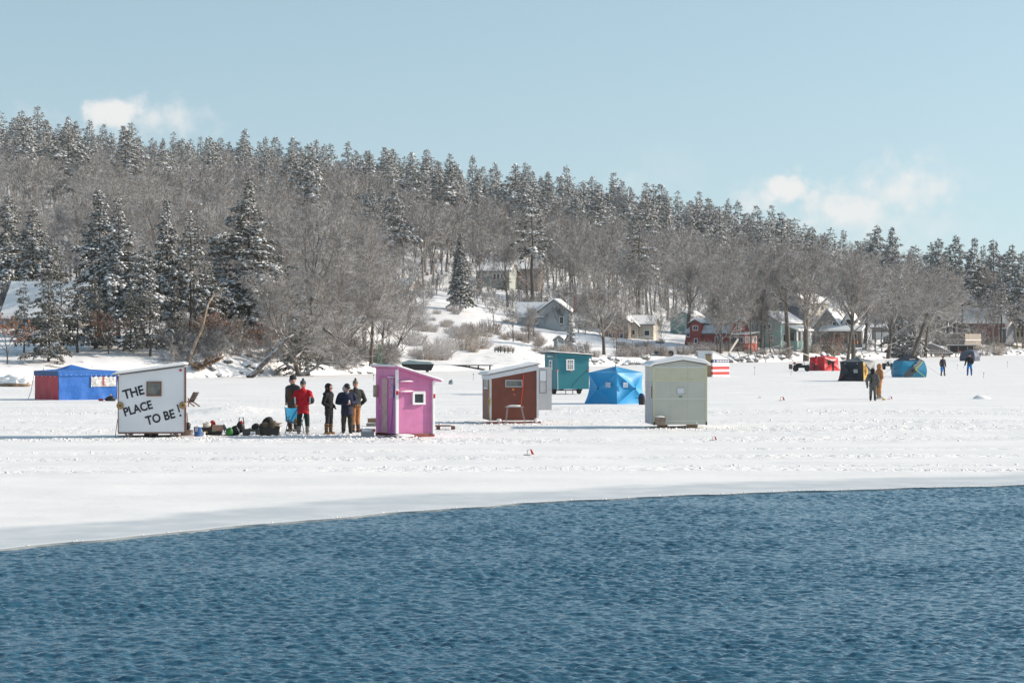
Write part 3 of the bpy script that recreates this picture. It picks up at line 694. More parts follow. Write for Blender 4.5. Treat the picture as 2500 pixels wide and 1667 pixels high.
# ---------------------------------------------------------------- parts shared by huts and houses
def facing(face, x, y, z):
    """matrix from (u right, n outwards is -y, z up) of a wall to the local frame of its building"""
    a = {'front': 0, 'right': R(90), 'left': R(-90), 'back': R(180)}[face]
    return Matrix.Translation((x, y, z)) @ Matrix.Rotation(a, 4, 'Z')
def window(par, face, x, y, z, w, h, fm=None, fw=.06, dp=.05, bars=(0, 0), name='window', pane=None):
    """frame of four butted bars with a pane set in it; x, y, z = centre on the wall face"""
    fm = fm or WHITE; M = MB(); M.T = facing(face, x, y, z)
    M.box(-w/2, w/2, -dp, .01, h/2 - fw, h/2); M.box(-w/2, w/2, -dp - .012, .01, -h/2, -h/2 + fw)
    M.box(-w/2, -w/2 + fw, -dp + .002, .01, -h/2 + fw, h/2 - fw); M.box(w/2 - fw, w/2, -dp + .002, .01, -h/2 + fw, h/2 - fw)
    for i in range(bars[0]): u = -w/2 + fw + (w - 2*fw)*(i + 1)/(bars[0] + 1); M.box(u - .014, u + .014, -dp + .012, -.008, -h/2 + fw, h/2 - fw)
    for i in range(bars[1]): v = -h/2 + fw + (h - 2*fw)*(i + 1)/(bars[1] + 1); M.box(-w/2 + fw, w/2 - fw, -dp + .014, -.006, v - .02, v + .02)
    f = M.build(name, fm, par)
    P = MB(); P.T = M.T; P.box(-w/2 + fw, w/2 - fw, -.014, -.004, -h/2 + fw, h/2 - fw); P.build('pane', pane or GLASS, f); return f
def fit_text(txt, w, h, bold=.02, depth=.004):
    me = text_mesh(txt, 1.0, bold, depth); v = np.zeros(len(me.vertices)*3, np.float32); me.vertices.foreach_get('co', v); v = v.reshape(-1, 3)
    lo, hi = v.min(0), v.max(0); v[:, 0] = (v[:, 0] - lo[0])*w/(hi[0] - lo[0]); v[:, 2] = (v[:, 2] - lo[2])*h/(hi[2] - lo[2]); me.vertices.foreach_set('co', v.ravel()); me.update(); return me
def lettering(par, txt, face, x, y, z, w, h, m, tilt=0., name='lettering', bold=.02, depth=.004):
    me = fit_text(txt, w, h, bold, depth); me.materials.append(m)
    o = link(name, me, par); o.matrix_local = facing(face, x, y, z) @ Matrix.Rotation(-tilt, 4, 'Y'); return o
def roof_slab(par, p0, p1, y0, y1, th, m, snow_th, axis='x', name='roof', snow_in=.0, snow_name='snow_cover', smooth=True):
    """sloping slab along the line p0-p1 (x, z), from y0 to y1, with a snow blanket on it"""
    d = Vector((p1[0] - p0[0], 0, p1[1] - p0[1])).normalized(); n = Vector((-d.z, 0, d.x))
    def pt(p, k): return (p[0] + n.x*k, p[1] + n.z*k)
    M = MB(); M.prism([p0, p1, pt(p1, th), pt(p0, th)], y0, y1); r = M.build(name, m, par)
    snow_blanket(r, p0, p1, y0, y1, th, snow_th, snow_name); return r
def snow_blanket(par, p0, p1, y0, y1, th, sth, name='snow_cover', seed=0, over=.03):
    d = Vector((p1[0] - p0[0], 0, p1[1] - p0[1])); L = d.length; d.normalize(); n = Vector((-d.z, 0, d.x)); nx = max(6, int(L/.12)); ny = max(5, int((y1 - y0)/.2)); nx = min(nx, 60); ny = min(ny, 50)
    V = []; top = lambda i, j: i*(ny + 1) + j
    for i in range(nx + 1):
        for j in range(ny + 1):
            u = i/nx; v = j/ny; e = min(u, 1 - u)*L; e2 = min(v, 1 - v)*(y1 - y0); k = min(1, (min(e, e2) + .02)/(sth*.9)); k = k**.5 if k > 0 else 0
            x = p0[0] + d.x*(u*(L + 2*over) - over); z = p0[1] + d.z*(u*(L + 2*over) - over); y = y0 - over + v*(y1 - y0 + 2*over)
            t = th + .003 + sth*(k*(.85 + .35*mnoise.noise(Vector((x*1.7 + seed, y*1.7, 3)))))
            V.append((x + n.x*t, y, z + n.z*t))
    o = len(V)
    for i in range(nx + 1):
        for j in range(ny + 1):
            u = i/nx; v = j/ny; x = p0[0] + d.x*(u*(L + 2*over) - over); z = p0[1] + d.z*(u*(L + 2*over) - over); y = y0 - over + v*(y1 - y0 + 2*over); V.append((x + n.x*(th + .002), y, z + n.z*(th + .002)))
    f = []
    for i in range(nx):
        for j in range(ny):
            a, b, c, e = top(i, j), top(i + 1, j), top(i + 1, j + 1), top(i, j + 1); f.append((a, b, c, e)); f.append((a + o, e + o, c + o, b + o))
    for i in range(nx):
        a, b = top(i, 0), top(i + 1, 0); f.append((a, a + o, b + o, b)); a, b = top(i, ny), top(i + 1, ny); f.append((a, b, b + o, a + o))
    for j in range(ny):
        a, b = top(0, j), top(0, j + 1); f.append((a, b, b + o, a + o)); a, b = top(nx, j), top(nx, j + 1); f.append((a, a + o, b + o, b))
    M = MB(); M.add(V, f); return M.build(name, SNOW, par, smooth=True)
def snow_lump(x, y, z, rx, ry, rz, seed, par=None, name='snow_cap'):
    M = MB(); M.lump((x, y, z), rx, ry, rz, seed); return M.build(name, SNOW, par, smooth=True)

# ---------------------------------------------------------------- the ice huts
BROWNTRIM = mat('brown_trim', (.16, .075, .055), .6, var=.2, scale=6)
WOOD = mat('bare_wood', (.23, .155, .095), .75, var=.3, scale=5, stretch=(1, 1, 6))
GREYWOOD = mat('grey_wood', (.27, .25, .23), .8, var=.25, scale=4)
INK = mat('black_paint', (.015, .015, .022), .6)
def sign_hut():
    t = thing('sign_hut', 'white ice hut with hand painted words and a small brown framed window', 'ice hut', (wx(370, 80.6), 80.6, 0), R(7.2))
    w2, zb, zl, zr, dp = 1.085, .18, 2.08, 2.36, 2.2
    M = MB(); M.prism([(-w2, zb), (w2, zb), (w2, zr), (-w2, zl)], 0, dp)
    M.build('wall', mat('white_sheet', (.70, .71, .73), .5, var=.05, scale=1.3, bump=.12, bscale=1.6), t)
    M = MB(); M.box(w2 + .002, w2 + .05, -.03, dp, zb - .05, zr - .02); M.build('corner_trim', BROWNTRIM, t)
    M = MB(); M.box(-w2 - .02, w2 + .001, -.02, dp, zb - .05, zb - .002); M.build('floor_frame', BROWNTRIM, t)
    M = MB(); M.box(-w2 - .03, -w2 - .002, -.025, .03, zb, zl - .02); M.build('corner_trim', BROWNTRIM, t)
    roof_slab(t, (-w2 - .17, zl - .01), (w2 + .09, zr + .035), -.10, dp + .12, .035, mat('grey_roof_edge', (.12, .12, .12), .6), .09)
    window(t, 'front', .08, 0, 1.62, .50, .49, mat('window_brown', (.20, .095, .06), .6, var=.2), .045, .04, pane=mat('frosted_pane', (.16, .165, .15), .35, var=.45, scale=3))
    for txt, x, z, w, h, tl in (('THE', -.90, 1.27, .70, .31, 15), ('PLACE', -.87, .70, .96, .30, 16), ('TO BE', -.15, .40, .98, .31, 15)):
        lettering(t, txt, 'front', x, -.006, z, w, h, INK, R(tl), bold=.028)
    M = MB(); M.bar((.845, -.008, 1.10), (.925, -.008, .84), .045, .006); M.ball((.955, -.008, .735), .038, .006, .038); M.build('exclamation_mark', INK, t)
    gold = mat('amber_reflector', (.30, .19, .075), .45, var=.35, scale=25)
    for x in (-1.035, 1.03):
        M = MB(); M.lathe([(.02, -.055), (.10, -.05), (.122, -.03), (.122, -.022)], (x, 0, 1.07), 20, axis='y'); r = M.build('reflector_disc', gold, t)
        M = MB(); M.lathe([(.005, -.068), (.03, -.064), (.035, -.05)], (x, 0, 1.07), 12, axis='y'); M.build('disc_hub', BLACK, r)
    M = MB(); M.lathe([(.01, -.028), (.042, -.024), (.042, -.004)], (.955, 0, 2.24), 14, axis='y'); M.build('red_reflector', mat('red_reflector', (.5, .01, .03), .4), t)
    for x in (-.74, .74):
        for y in (.1, dp - .1):
            M = MB(); M.bar((x, y, -.02), (x, y, zb - .05), .06); M.bar((x, y, .02), (x - .13, y, zb - .05), .03, .05); M.bar((x, y, .02), (x + .13, y, zb - .05), .03, .05); M.build('leg', GREYWOOD, t)
    M = MB(); M.bar((-w2 - .03, -.05, .62), (-w2 - .11, -.12, .02), .022); M.build('brace_pole', mat('rusty_pole', (.25, .10, .07), .6), t)
    b = thing('storage_crate', 'black crate shoved in the snow under the white sign hut', 'crate', (wx(367, 80.9), 81.1, 0))
    M = MB(); M.box(-.22, .22, -.15, .15, .02, .15); M.build('body', BLACK, b, bevel=.01); M = MB(); M.box(-.24, .24, -.165, .165, .151, .165); M.build('lid', BLACK, b)
    M = MB(); M.lathe([(.05, -.03), (.05, .03)], (0, -.17, .075), 14, axis='y'); M.build('wheel', mat('tan_wheel', (.2, .15, .11), .7), b)
sign_hut()

def pink_hut():
    PINK = mat('pink_paint', (.56, .185, .365), .5, var=.10, scale=3.5, bump=.06, bscale=14)
    c = math.cos(R(27)); s = math.sin(R(27)); W_, L_ = 1.36, 1.70; x0, y0 = wx(968, 80.6), 80.6
    t = thing('pink_hut', 'narrow bright pink ice hut with white trim and white framed window', 'ice hut', (x0 + c*W_/2, y0 + s*W_/2, 0), R(27))
    w2 = W_/2; zl, zr = 2.30, 1.90
    M = MB(); M.prism([(-w2, .12), (w2, .12), (w2, zr), (-w2, zl)], 0, L_); M.build('wall', PINK, t)
    SK = mat('red_skid', (.22, .06, .05), .7, var=.2)
    M = MB(); M.box(-w2 - .01, w2 + .02, -.06, .05, .01, .115); M.build('skid', SK, t); M = MB(); M.box(-w2 - .01, w2 + .02, L_ - .1, L_ + .01, .01, .115); M.build('skid', SK, t)
    M = MB(); M.lump((-.42, -.07, .06), .32, .07, .055, 3); M.build('snow_drift', SNOW, t, True)
    d = Vector((W_, 0, zr - zl)).normalized(); k = -.0
    pl = (-w2 - .14, zl + .14*.294 + .004); pr = (w2 + .20, zr - .20*.294 + .004)
    M = MB(); M.prism([pl, pr, (pr[0], pr[1] + .05), (pl[0], pl[1] + .05)], -.22, L_ + .14); r = M.build('roof', PINK, t); snow_blanket(r, pl, pr, -.22, L_ + .14, .05, .075, over=.02, seed=4)
    M = MB()
    for i in range(14): y = -.20 + i*.15; M.box(pl[0] - .03, pl[0] + .0, y, y + .08, pl[1] + .015, pl[1] + .047)
    M.build('corrugated_edge', WHITE, r)
    M = MB(); M.box(-w2 + .0, -w2 + .07, -.026, -.001, .12, zl - .02); M.build('corner_trim', WHITE, t)
    M = MB(); M.box(w2 - .06, w2 + .012, -.10, -.001, .10, zr - .012); M.build('corner_trim', WHITE, t)
    M = MB(); M.box(-w2 - .022, -w2 - .001, -.026, .05, .12, zl - .05); M.build('corner_trim', WHITE, t)
    RED = mat('red_reflector', (.5, .01, .03), .4)
    M = MB(); M.box(-w2 - .03, -w2 + .055, -.034, -.0265, 1.42, 1.56); M.build('reflector_strip', RED, t)
    M = MB(); M.box(w2 - .05, w2 + .022, -.108, -.101, 1.30, 1.44); M.build('reflector_strip', RED, t)
    for z in (1.84, 1.50):
        M = MB(); M.box(-w2 + .075, -.14, -.17, -.001, z, z + .022); f = M.build('shelf', PINK, t)
        M = MB(); M.lump((-.37, -.085, z + .035), .24, .085, .03, z); M.build('snow_cap', SNOW, f, True)
    window(t, 'front', .115, 0, 1.30, .46, .42, WHITE, .065, .09)
    M = MB(); M.box(-.10, .33, -.10, -.002, 1.512, 1.535); M.build('window_ledge', WHITE, t)
    # the shaded door side
    lx = -w2
    M = MB(); M.box(lx - .022, lx - .001, .28, 1.42, .16, 2.06); dr = M.build('door', mat('pink_door', (.55, .12, .34), .55, var=.12, scale=3), t)
    M = MB(); M.box(lx - .05, lx - .023, .66, 1.10, .14, 1.96); M.build('weathered_board', mat('faded_board', (.47, .30, .30), .7, var=.18, scale=4), dr)
    M = MB(); M.tube([(lx - .05, 1.12, 1.06), (lx - .10, 1.12, 1.06), (lx - .10, 1.12, .94), (lx - .05, 1.12, .94)], .012, 6); M.build('handle', mat('steel', (.5, .5, .5), .35, 1.0), dr)
    sc_ = mat('scribbled_poster', (.42, .22, .33), .7, var=.6, scale=16)
    M = MB(); M.box(lx - .036, lx - .023, .16, .5, 1.30, 1.98); M.build('poster', sc_, t); M = MB(); M.box(lx - .10, lx - .023, .12, .54, 2.0, 2.02); M.build('shelf', WHITE, t)
    M = MB(); M.box(lx - .12, lx - .002, 1.46, 1.66, 1.32, 1.50); M.box(lx - .12, lx - .002, 1.46, 1.66, 1.503, 1.72); M.build('wall_box', mat('tan_box', (.36, .27, .22), .7, var=.3), t)
    M = MB(); M.tube([(lx - .06, .10, 1.75), (lx - .08, .12, 1.1), (lx - .10, .18, .5), (lx - .12, .2, .1)], .014, 6); M.build('blue_rope', mat('blue_rope', (.06, .08, .35), .6), t)
    M = MB(); M.box(w2 + .005, w2 + .14, .2, .28, 1.58, 1.64); M.build('bracket', SK, t)
    b = thing('snowy_block', 'snow topped concrete block at the shaded corner of the pink hut', 'block', (x0 - 1.02, y0 + .9, 0), R(20))
    M = MB(); M.box(-.2, .2, -.12, .12, 0, .16); M.build('block', mat('concrete', (.42, .42, .40), .85, var=.12), b, bevel=.008); snow_lump(0, 0, .18, .21, .13, .09, 2, b)
    # loose wood around the hut
    for (px, py, ln, rz, lb) in ((1078, 1049, .62, 4, 'brown pallet lying in the snow right of the pink hut'), (896, 1053, .50, 3, 'dark flat pallet in the snow left of the pink hut')):
        x, y = gp(px, py); q = thing('wooden_pallet', lb, 'pallet', (x, y, 0), R(rz)); PW = mat('pallet_wood', (.20, .085, .07), .75, var=.3, scale=6)
        if ln > .55: 
            for i in range(5): M = MB(); M.box(-ln*.55, ln*.55, -.4 + i*.18, -.26 + i*.18, .135, .16); M.build('board', PW, q)
            for x_ in (-.48, -.12, .42): M = MB(); M.box(x_*ln/.62 - .055, x_*ln/.62 + .055, -.4, .46, .0, .134); M.build('bearer', PW, q)
        else:
            for i in range(4): M = MB(); M.box(-ln*.6, ln*.6, -.3 + i*.16, -.18 + i*.16, .06, .085); M.build('board', PW, q)
            M = MB(); M.box(-ln*.6, ln*.6, -.28, -.22, 0, .059); M.build('bearer', PW, q); M = MB(); M.box(-ln*.6, ln*.6, .2, .26, 0, .059); M.build('bearer', PW, q)
    x, y = gp(914, 1040); M = MB(); M.lathe([(.085, -.25), (.09, 0), (.085, .25)], (0, 0, .22), 14, axis='x'); o = M.build('firewood_log', WOOD); o.location = (x, y, 0); o.rotation_euler = (0, 0, R(8)); tag(o, 'cut log end sticking out behind the left side of the pink hut', 'log')
    x, y = gp(914, 1041); M = MB(); M.box(-.3, .3, -.15, .15, 0, .128); o = M.build('wooden_block', GREYWOOD); o.location = (x, y + .05, 0); tag(o, 'low grey block under the log behind the pink hut', 'block')
pink_hut()

def brown_hut():
    x0, D0 = wx(1197, 94.3), 94.3; th = R(9); W_ = 1.88; L_ = 2.1
    t = thing('brown_hut', 'reddish brown ice hut with white trim, its pale door hanging open', 'ice hut', (x0 + math.cos(th)*W_/2, D0 + math.sin(th)*W_/2, 0), th); w2 = W_/2; zl, zr = 1.90, 2.28
    RB = mat('red_brown_paint', (.19, .058, .036), .6, var=.12, scale=2.2, bump=.08, bscale=7)
    M = MB(); M.prism([(-w2, .12), (w2, .12), (w2, zr), (-w2, zl)], 0, L_); M.build('wall', RB, t)
    TR = mat('grey_white_trim', (.68, .69, .71), .6, var=.05)
    sl_ = (zr - zl)/W_
    M = MB(); M.prism([(-w2 - .03, zl - .17), (w2 + .03, zr - .19), (w2 + .03, zr + .008), (-w2 - .03, zl - .006)], -.035, -.002); M.build('fascia', TR, t)
    M = MB(); M.box(-w2 - .032, -w2 + .045, -.03, -.0025, .12, zl - .17); M.build('corner_trim', TR, t)
    M = MB(); M.box(w2 - .05, w2 + .032, -.03, -.0025, .12, zr - .19); M.build('corner_trim', TR, t)
    M = MB(); M.box(-w2 - .03, -w2 - .002, .0, L_, zl - .2, zl - .01); M.build('side_fascia', TR, t)
    roof_slab(t, (-w2 - .14, zl - .14*sl_ + .012), (w2 + .10, zr + .10*sl_ + .012), -.10, L_ + .1, .03, mat('grey_roof_edge', (.12, .12, .12), .6), .08)
    window(t, 'front', -.01, 0, 1.56, .68, .28, mat('alu_frame', (.52, .50, .49), .5), .035, .035, pane=mat('frosted_pane', (.16, .165, .15), .35, var=.45, scale=3))
    window(t, 'left', -w2, 1.05, 1.55, .85, .44, TR, .07, .035, pane=mat('frosted_pane', (.16, .165, .15), .35))
    for c, r, z, rr_ in (((.75, .22, .05), .045, 1.33, .018), ((.5, .10, .10), .045, 1.13, .014)):
        M = MB(); M.lathe([(.01, -.035), (r, -.028), (r, -.004)], (-.04 + (1.33 - z)*.25, 0, z), 14, axis='y'); M.build('round_marker', mat('marker_%d' % int(z*100), c, .5), t)
    M = MB(); M.tube([(.36, -.05, 1.93), (.33, -.07, 1.4), (.25, -.12, .72)], .016, 6); M.build('red_pole', mat('red_pole', (.55, .05, .03), .5), t)
    M = MB(); M.tube([(-w2 - .05, -.05, 1.7), (-w2 - .05, -.06, 1.0), (-w2 - .08, -.05, .75), (-w2 - .03, -.05, .1)], .016, 6)
    for k in range(5): M.tube([(-w2 - .06 + .05*math.sin(a/8*6.28 + k), -.07 - .01*k, .85 + .13*math.cos(a/8*6.28)) for a in range(9)], .010, 5)
    M.build('yellow_rope', mat('yellow_rope', (.38, .28, .06), .7), t)
    M = MB(); M.box(-w2 - .14, w2 + .1, -.16, -.06, .0, .075); M.build('skid', mat('red_skid', (.22, .06, .05), .7), t)
    M = MB(); M.lump((.03, -.11, .085), .62, .06, .03, 8); M.build('snow_ridge', SNOW, t, True)
    for x in (-.62, .86): snow_lump(x, -.11, .12, .09, .09, .085, x, t)
    # door on the far right edge, swung wide open
    M = MB(); M.box(w2 + .035, w2 + .56, .05, .09, .52, 2.20); dr = M.build('door', mat('pale_door', (.60, .58, .57), .55, var=.05), t)
    M = MB(); xx0, xx1 = w2 + .065, w2 + .36
    M.box(xx0, xx1, .035, .049, 2.06, 2.09); M.box(xx0, xx1, .035, .049, 1.62, 1.65); M.box(xx0, xx1, .035, .049, 1.17, 1.20); M.box(xx0, xx0 + .03, .035, .049, 1.20, 1.62); M.box(xx1 - .03, xx1, .035, .049, 1.20, 1.62); M.box(xx0, xx0 + .03, .035, .049, 1.65, 2.06); M.box(xx1 - .03, xx1, .035, .049, 1.65, 2.06)
    M.build('storm_window', mat('grey_frame', (.30, .29, .28), .6), dr)
    M = MB(); M.box(xx0 + .03, xx1 - .03, .038, .046, 1.65, 2.06); M.build('pane', mat('bright_pane', (.80, .82, .84), .2), dr)
    M = MB(); M.lathe([(.02, .0), (.03, .02), (.02, .05)], (w2 + .50, .0, 1.33), 10, axis='y'); M.build('handle', mat('steel', (.5, .5, .5), .35, 1.0), dr)
    # trestle in front
    x, y = gp(1256, 1032); q = thing('trestle', 'thin metal trestle standing against the brown hut', 'trestle', (x, 93.7, 0)); ML = mat('pale_metal', (.42, .36, .33), .5, .3)
    M = MB(); M.bar((-.36, 0, .66), (.36, 0, .66), .05, .03); M.bar((-.36, .3, .66), (.36, .3, .66), .05, .03); M.build('top', ML, q)
    for sx in (-1, 1):
        for y in (0, .3): M = MB(); M.bar((sx*.25, y, .65), (sx*.36 + .04, y - .03 if y == 0 else y + .03, 0), .02); M.bar((sx*.29, y, .65), (sx*.40 + .04, y - .03 if y == 0 else y + .03, 0), .02); M.build('leg', ML, q)
    M = MB(); M.lump((0, .15, .70), .3, .16, .035, 5); M.build('snow_cap', SNOW, q, True)
brown_hut()

def teal_hut():
    D0 = 145.9; x0 = wx(1360, D0); th = R(19); W_ = 2.06; L_ = 2.2
    t = thing('teal_hut', 'teal ice hut on trailer wheels with white grid window', 'ice hut', (x0 + math.cos(th)*W_/2, D0 + math.sin(th)*W_/2, 0), th); w2 = W_/2; zb, zl, zr = .32, 2.48, 2.33
    TE = mat('teal_paint', (.018, .175, .215), .5, var=.06, scale=2)
    M = MB(); M.prism([(-w2, zb), (w2, zb), (w2, zr), (-w2, zl)], 0, L_); M.build('wall', TE, t)
    M = MB(); M.prism([(-w2 - .06, zl - .12), (w2 + .14, zr - .17), (w2 + .14, zr + .01), (-w2 - .06, zl + .012)], -.10, -.003); M.build('fascia', TE, t)
    sl_ = (zr - zl)/W_
    roof_slab(t, (-w2 - .30, zl + .03), (w2 + .16, zr + .014), -.14, L_ + .35, .05, mat('dark_roof_edge', (.03, .03, .035), .6), .06)
    f = window(t, 'front', -.20, 0, 1.80, .50, .66, WHITE, .075, .07, bars=(2, 3)); M = MB(); M.box(-.375, -.025, -.075, -.015, 1.78, 1.84); M.build('sash', WHITE, f)
    window(t, 'left', -w2, 1.05, 1.78, .5, .6, WHITE, .08, .06, bars=(0, 1))
    OR_ = mat('orange_marker', (.8, .25, .16), .5)
    for x, z in ((-w2 + .02, 1.44), (-.12, 1.43), (w2 - .03, 1.46)): M = MB(); M.lathe([(.01, -.05), (.055, -.04), (.055, -.004)], (x, 0, z), 12, axis='y'); M.build('reflector_disc', OR_, t)
    M = MB(); M.bar((-w2 + .03, -.02, 1.40), (-w2 + .04, -.04, .30), .025); M.build('white_pole', WHITE, t)
    M = MB(); M.tube([(-.1, -.012, .45), (.4, -.012, 1.02), (.95, -.012, 1.44)], .006, 4); M.build('cord', mat('dark_teal_cord', (.01, .06, .08), .7), t)
    AX = mat('dark_steel', (.04, .035, .035), .55, .4)
    M = MB(); M.bar((-w2 + .1, .9, .24), (w2 - .1, .9, .24), .06); M.bar((-.6, .1, .30), (-.6, L_, .30), .06, .04); M.bar((.6, .1, .30), (.6, L_, .30), .06, .04); M.build('axle', AX, t)
    for x in (-w2 + .02, w2 - .42):
        M = MB(); M.lathe([(.10, 0), (.22, .02), (.25, .06), (.25, .16), (.22, .20), (.10, .22)], (x, .9, .25), 20, axis='x'); wl = M.build('wheel', BLACK, t)
        M = MB(); M.lathe([(.02, -.01), (.10, -.004), (.10, .224), (.02, .23)], (x, .9, .25), 12, axis='x'); M.build('rim', AX, wl)
    for x in (-.45, .0):
        M = MB(); M.bar((x, .05, .3), (x, .05, .03), .035); M.lathe([(.12, 0), (.11, .03)], (x, .05, 0), 12); M.build('jack', AX, t)
    M = MB(); M.box(-w2 - .22, -w2 - .02, .6, 1.1, zl - .22, zl - .16); M.build('lamp_bracket', WHITE, t)
teal_hut()

def sage_hut():
    D0 = 89.4; x0 = wx(1594, D0); th = R(4); W_ = 2.02; L_ = 2.3
    t = thing('sage_hut', 'pale sage green riveted ice hut under a thick snow cap', 'ice hut', (x0 + math.cos(th)*W_/2, D0 + math.sin(th)*W_/2, 0), th); w2 = W_/2; zb, ze, zp = .13, 2.33, 2.49
    SG = mat('sage_panel', (.475, .48, .42), .5, var=.05, scale=1.6, bump=.06, bscale=2)
    M = MB(); M.prism([(-w2, zb), (w2, zb), (w2, ze), (.1, zp), (-w2, ze - .03)], 0, L_); M.build('wall', SG, t)
    YB = mat('cream_strip', (.58, .56, .38), .5, var=.05)
    M = MB(); M.box(-w2 + .06, w2 - .06, -.010, -.001, 1.73, 1.79); M.box(-w2, -w2 + .059, -.012, -.001, zb + .02, ze - .06); M.box(w2 - .06, w2 + .004, -.012, -.001, zb + .02, ze - .02); M.build('cream_strip', YB, t)
    M = MB(); M.box(-w2 + .062, w2 - .062, -.007, -.001, 2.22, 2.27); M.box(-w2 + .062, w2 - .062, -.006, -.001, 1.07, 1.10); M.box(-w2 + .062, w2 - .062, -.006, -.001, zb + .12, zb + .15); M.build('seam_strip', mat('pale_strip', (.58, .60, .56), .5), t)
    M = MB(); M.box(-w2 + .062, w2 - .062, -.004, -.001, 1.795, 2.215); M.build('upper_panel', mat('upper_sage', (.51, .50, .375), .5, var=.04), t)
    M = MB()
    for x in (-w2 + .03, -.36, .28, w2 - .03):
        for k in range(18): M.ball((x + .006*math.sin(k*9), -.012, zb + .16 + k*.122), .011, .006, .011, k=6, n=4)
    for k in range(20): M.ball((-w2 + .1 + k*.096, -.012, 1.76), .011, .006, .011, k=6, n=4)
    M.build('rivets', mat('rivet', (.13, .12, .08), .6), t)
    rp = [(-w2 - .06, ze - .035), (.1, zp + .005), (w2 + .05, ze + .005)]
    M = MB(); M.prism([rp[0], rp[1], rp[2], (rp[2][0], rp[2][1] + .03), (rp[1][0], rp[1][1] + .03), (rp[0][0], rp[0][1] + .03)], -.08, L_ + .08); r = M.build('roof', mat('grey_roof_edge', (.12, .12, .12), .6), t)
    M = MB(); n = 26; top = []; bot = []
    for i in range(n + 1):
        x = -w2 - .12 + (W_ + .24)*i/n; zb_ = np.interp(x, [p[0] for p in rp], [p[1] for p in rp]) + .031; e = min(1, .25 + min(i, n - i)/3.0)
        top.append((x, zb_ + .135*e + .02*math.sin(x*3))); bot.append((x, zb_ - (.06*(1 - min(1, min(i, n - i)/1.5)))))
    M.prism(bot + top[::-1], -.12, L_ + .1); M.build('snow_cover', SNOW, r, False, bevel=.03)
    window(t, 'front', .03, 0, 1.36, .30, .27, SG, .03, .03, pane=mat('milky_pane', (.62, .63, .70), .4))
    M = MB(); M.box(-.05, .09, -.012, -.001, 1.14, 1.18); M.build('green_plate', mat('green_plate', (.03, .14, .06), .5), t)
    lw = mat('peeling_paint', (.50, .49, .49), .75, var=.4, scale=5, stretch=(1, 3, .35))
    M = MB(); M.box(-w2 - .02, -w2 - .002, .05, L_ - .1, zb, 1.68); dr = M.build('door', lw, t)
    M = MB(); M.box(-w2 - .03, -w2 - .021, .08, .32, 1.1, 1.55); M.build('rust_patch', mat('rust', (.25, .12, .05), .8, var=.4, scale=9), dr)
    M = MB(); M.box(-w2 - .03, -w2 - .021, 1.7, 2.05, 1.0, 1.5); M.build('dark_pane', GLASS, dr)
    for x in (-w2 + .02, w2 - .05): M = MB(); M.box(x, x + .05, -.02, .1, zb - .02, zb + .10); M.build('corner_bracket', BLACK, t)
    for px, a in ((1617, .20), (1690, .22)):
        b = thing('support_block', 'wooden block propping the sage hut, %s' % ('the left one under the step box' if a < .21 else 'the right one with a snow knob'), 'block', (wx(px, 89.6), 89.65, 0)); M = MB(); M.prism([(-a*.8, 0), (a*.8, 0), (a, .128), (-a, .128)], -.1, .12); M.build('block', WOOD, b)
        if a > .21: snow_lump(.17, -.08, .18, .07, .06, .08, 1, b)
    q = thing('step_box', 'weathered wooden box step leaning at the left foot of the sage hut', 'box', (wx(1612, 89.0), 89.0, .13), R(3)); M = MB(); M.box(-.19, .19, -.12, .12, 0, .29); M.build('box', mat('step_wood', (.25, .19, .15), .8, var=.25, scale=7), q, bevel=.006)
    snow_lump(0, 0, .295, .19, .12, .03, 4, q)
    M = MB(); M.bar((wx(1629, 88.6), 88.6, .14), (wx(1640, 88.0), 88.0, .01), .02); M.build('short_stick', GREYWOOD); o = bpy.context.scene.objects['short_stick']; tag(o, 'short stick poking out of the snow before the sage hut', 'stick')
sage_hut()

def flag_hut():
    D0 = 218.; th = R(40); W_ = 2.1; L_ = 1.9; x0 = wx(1740, D0)
    t = thing('flag_hut', 'white ice hut painted with red stripes and a starred blue band', 'ice hut', (x0 + math.cos(th)*W_/2, D0 + math.sin(th)*W_/2, 0), th); w2 = W_/2; zl, zr = 2.27, 2.0
    M = MB(); M.prism([(-w2, .02), (w2, .02), (w2, zr - .35), (-w2, zl)], 0, L_); M.build('wall', WHITE, t)
    roof_slab(t, (-w2 - .1, zl + .02), (w2 + .1, zr - .35), -.06, L_ + .1, .03, WHITE, .05)
    RD = mat('flag_red', (.52, .05, .05), .55); BL = mat('flag_blue', (.025, .045, .13), .55)
    for z in (.20, .68): M = MB(); M.box(-w2 - .008, w2 + .003, -.008, L_*.25, z, z + .27); M.build('red_stripe', RD, t)
    M = MB(); M.box(-w2 - .008, w2 + .003, -.008, L_*.25, 1.28, 1.58); bb = M.build('blue_band', BL, t)
    M = MB()
    for i in range(8): M.box(-.55 + i*.205, -.43 + i*.205, -.014, -.0085, 1.36, 1.50)
    M.build('white_squares', WHITE, bb)
    M = MB(); pts = []
    for i in range(10): r_ = .10 if i % 2 == 0 else .042; a = math.pi/2 + i*math.pi/5; pts.append((-.85 + r_*math.cos(a), 1.43 + r_*math.sin(a)))
    M.prism(pts, -.014, -.0085); M.build('star', WHITE, bb)
    p = MB(); p.box(-w2 - .16, -w2 - .009, .2, .75, .0, 1.95); d = p.build('door', mat('tan_door', (.36, .25, .13), .6, var=.2, scale=5), t); p = MB(); p.box(-w2 - .20, -w2 - .009, .16, .79, 1.952, 2.06); p.build('lintel', WOOD, d)
flag_hut()

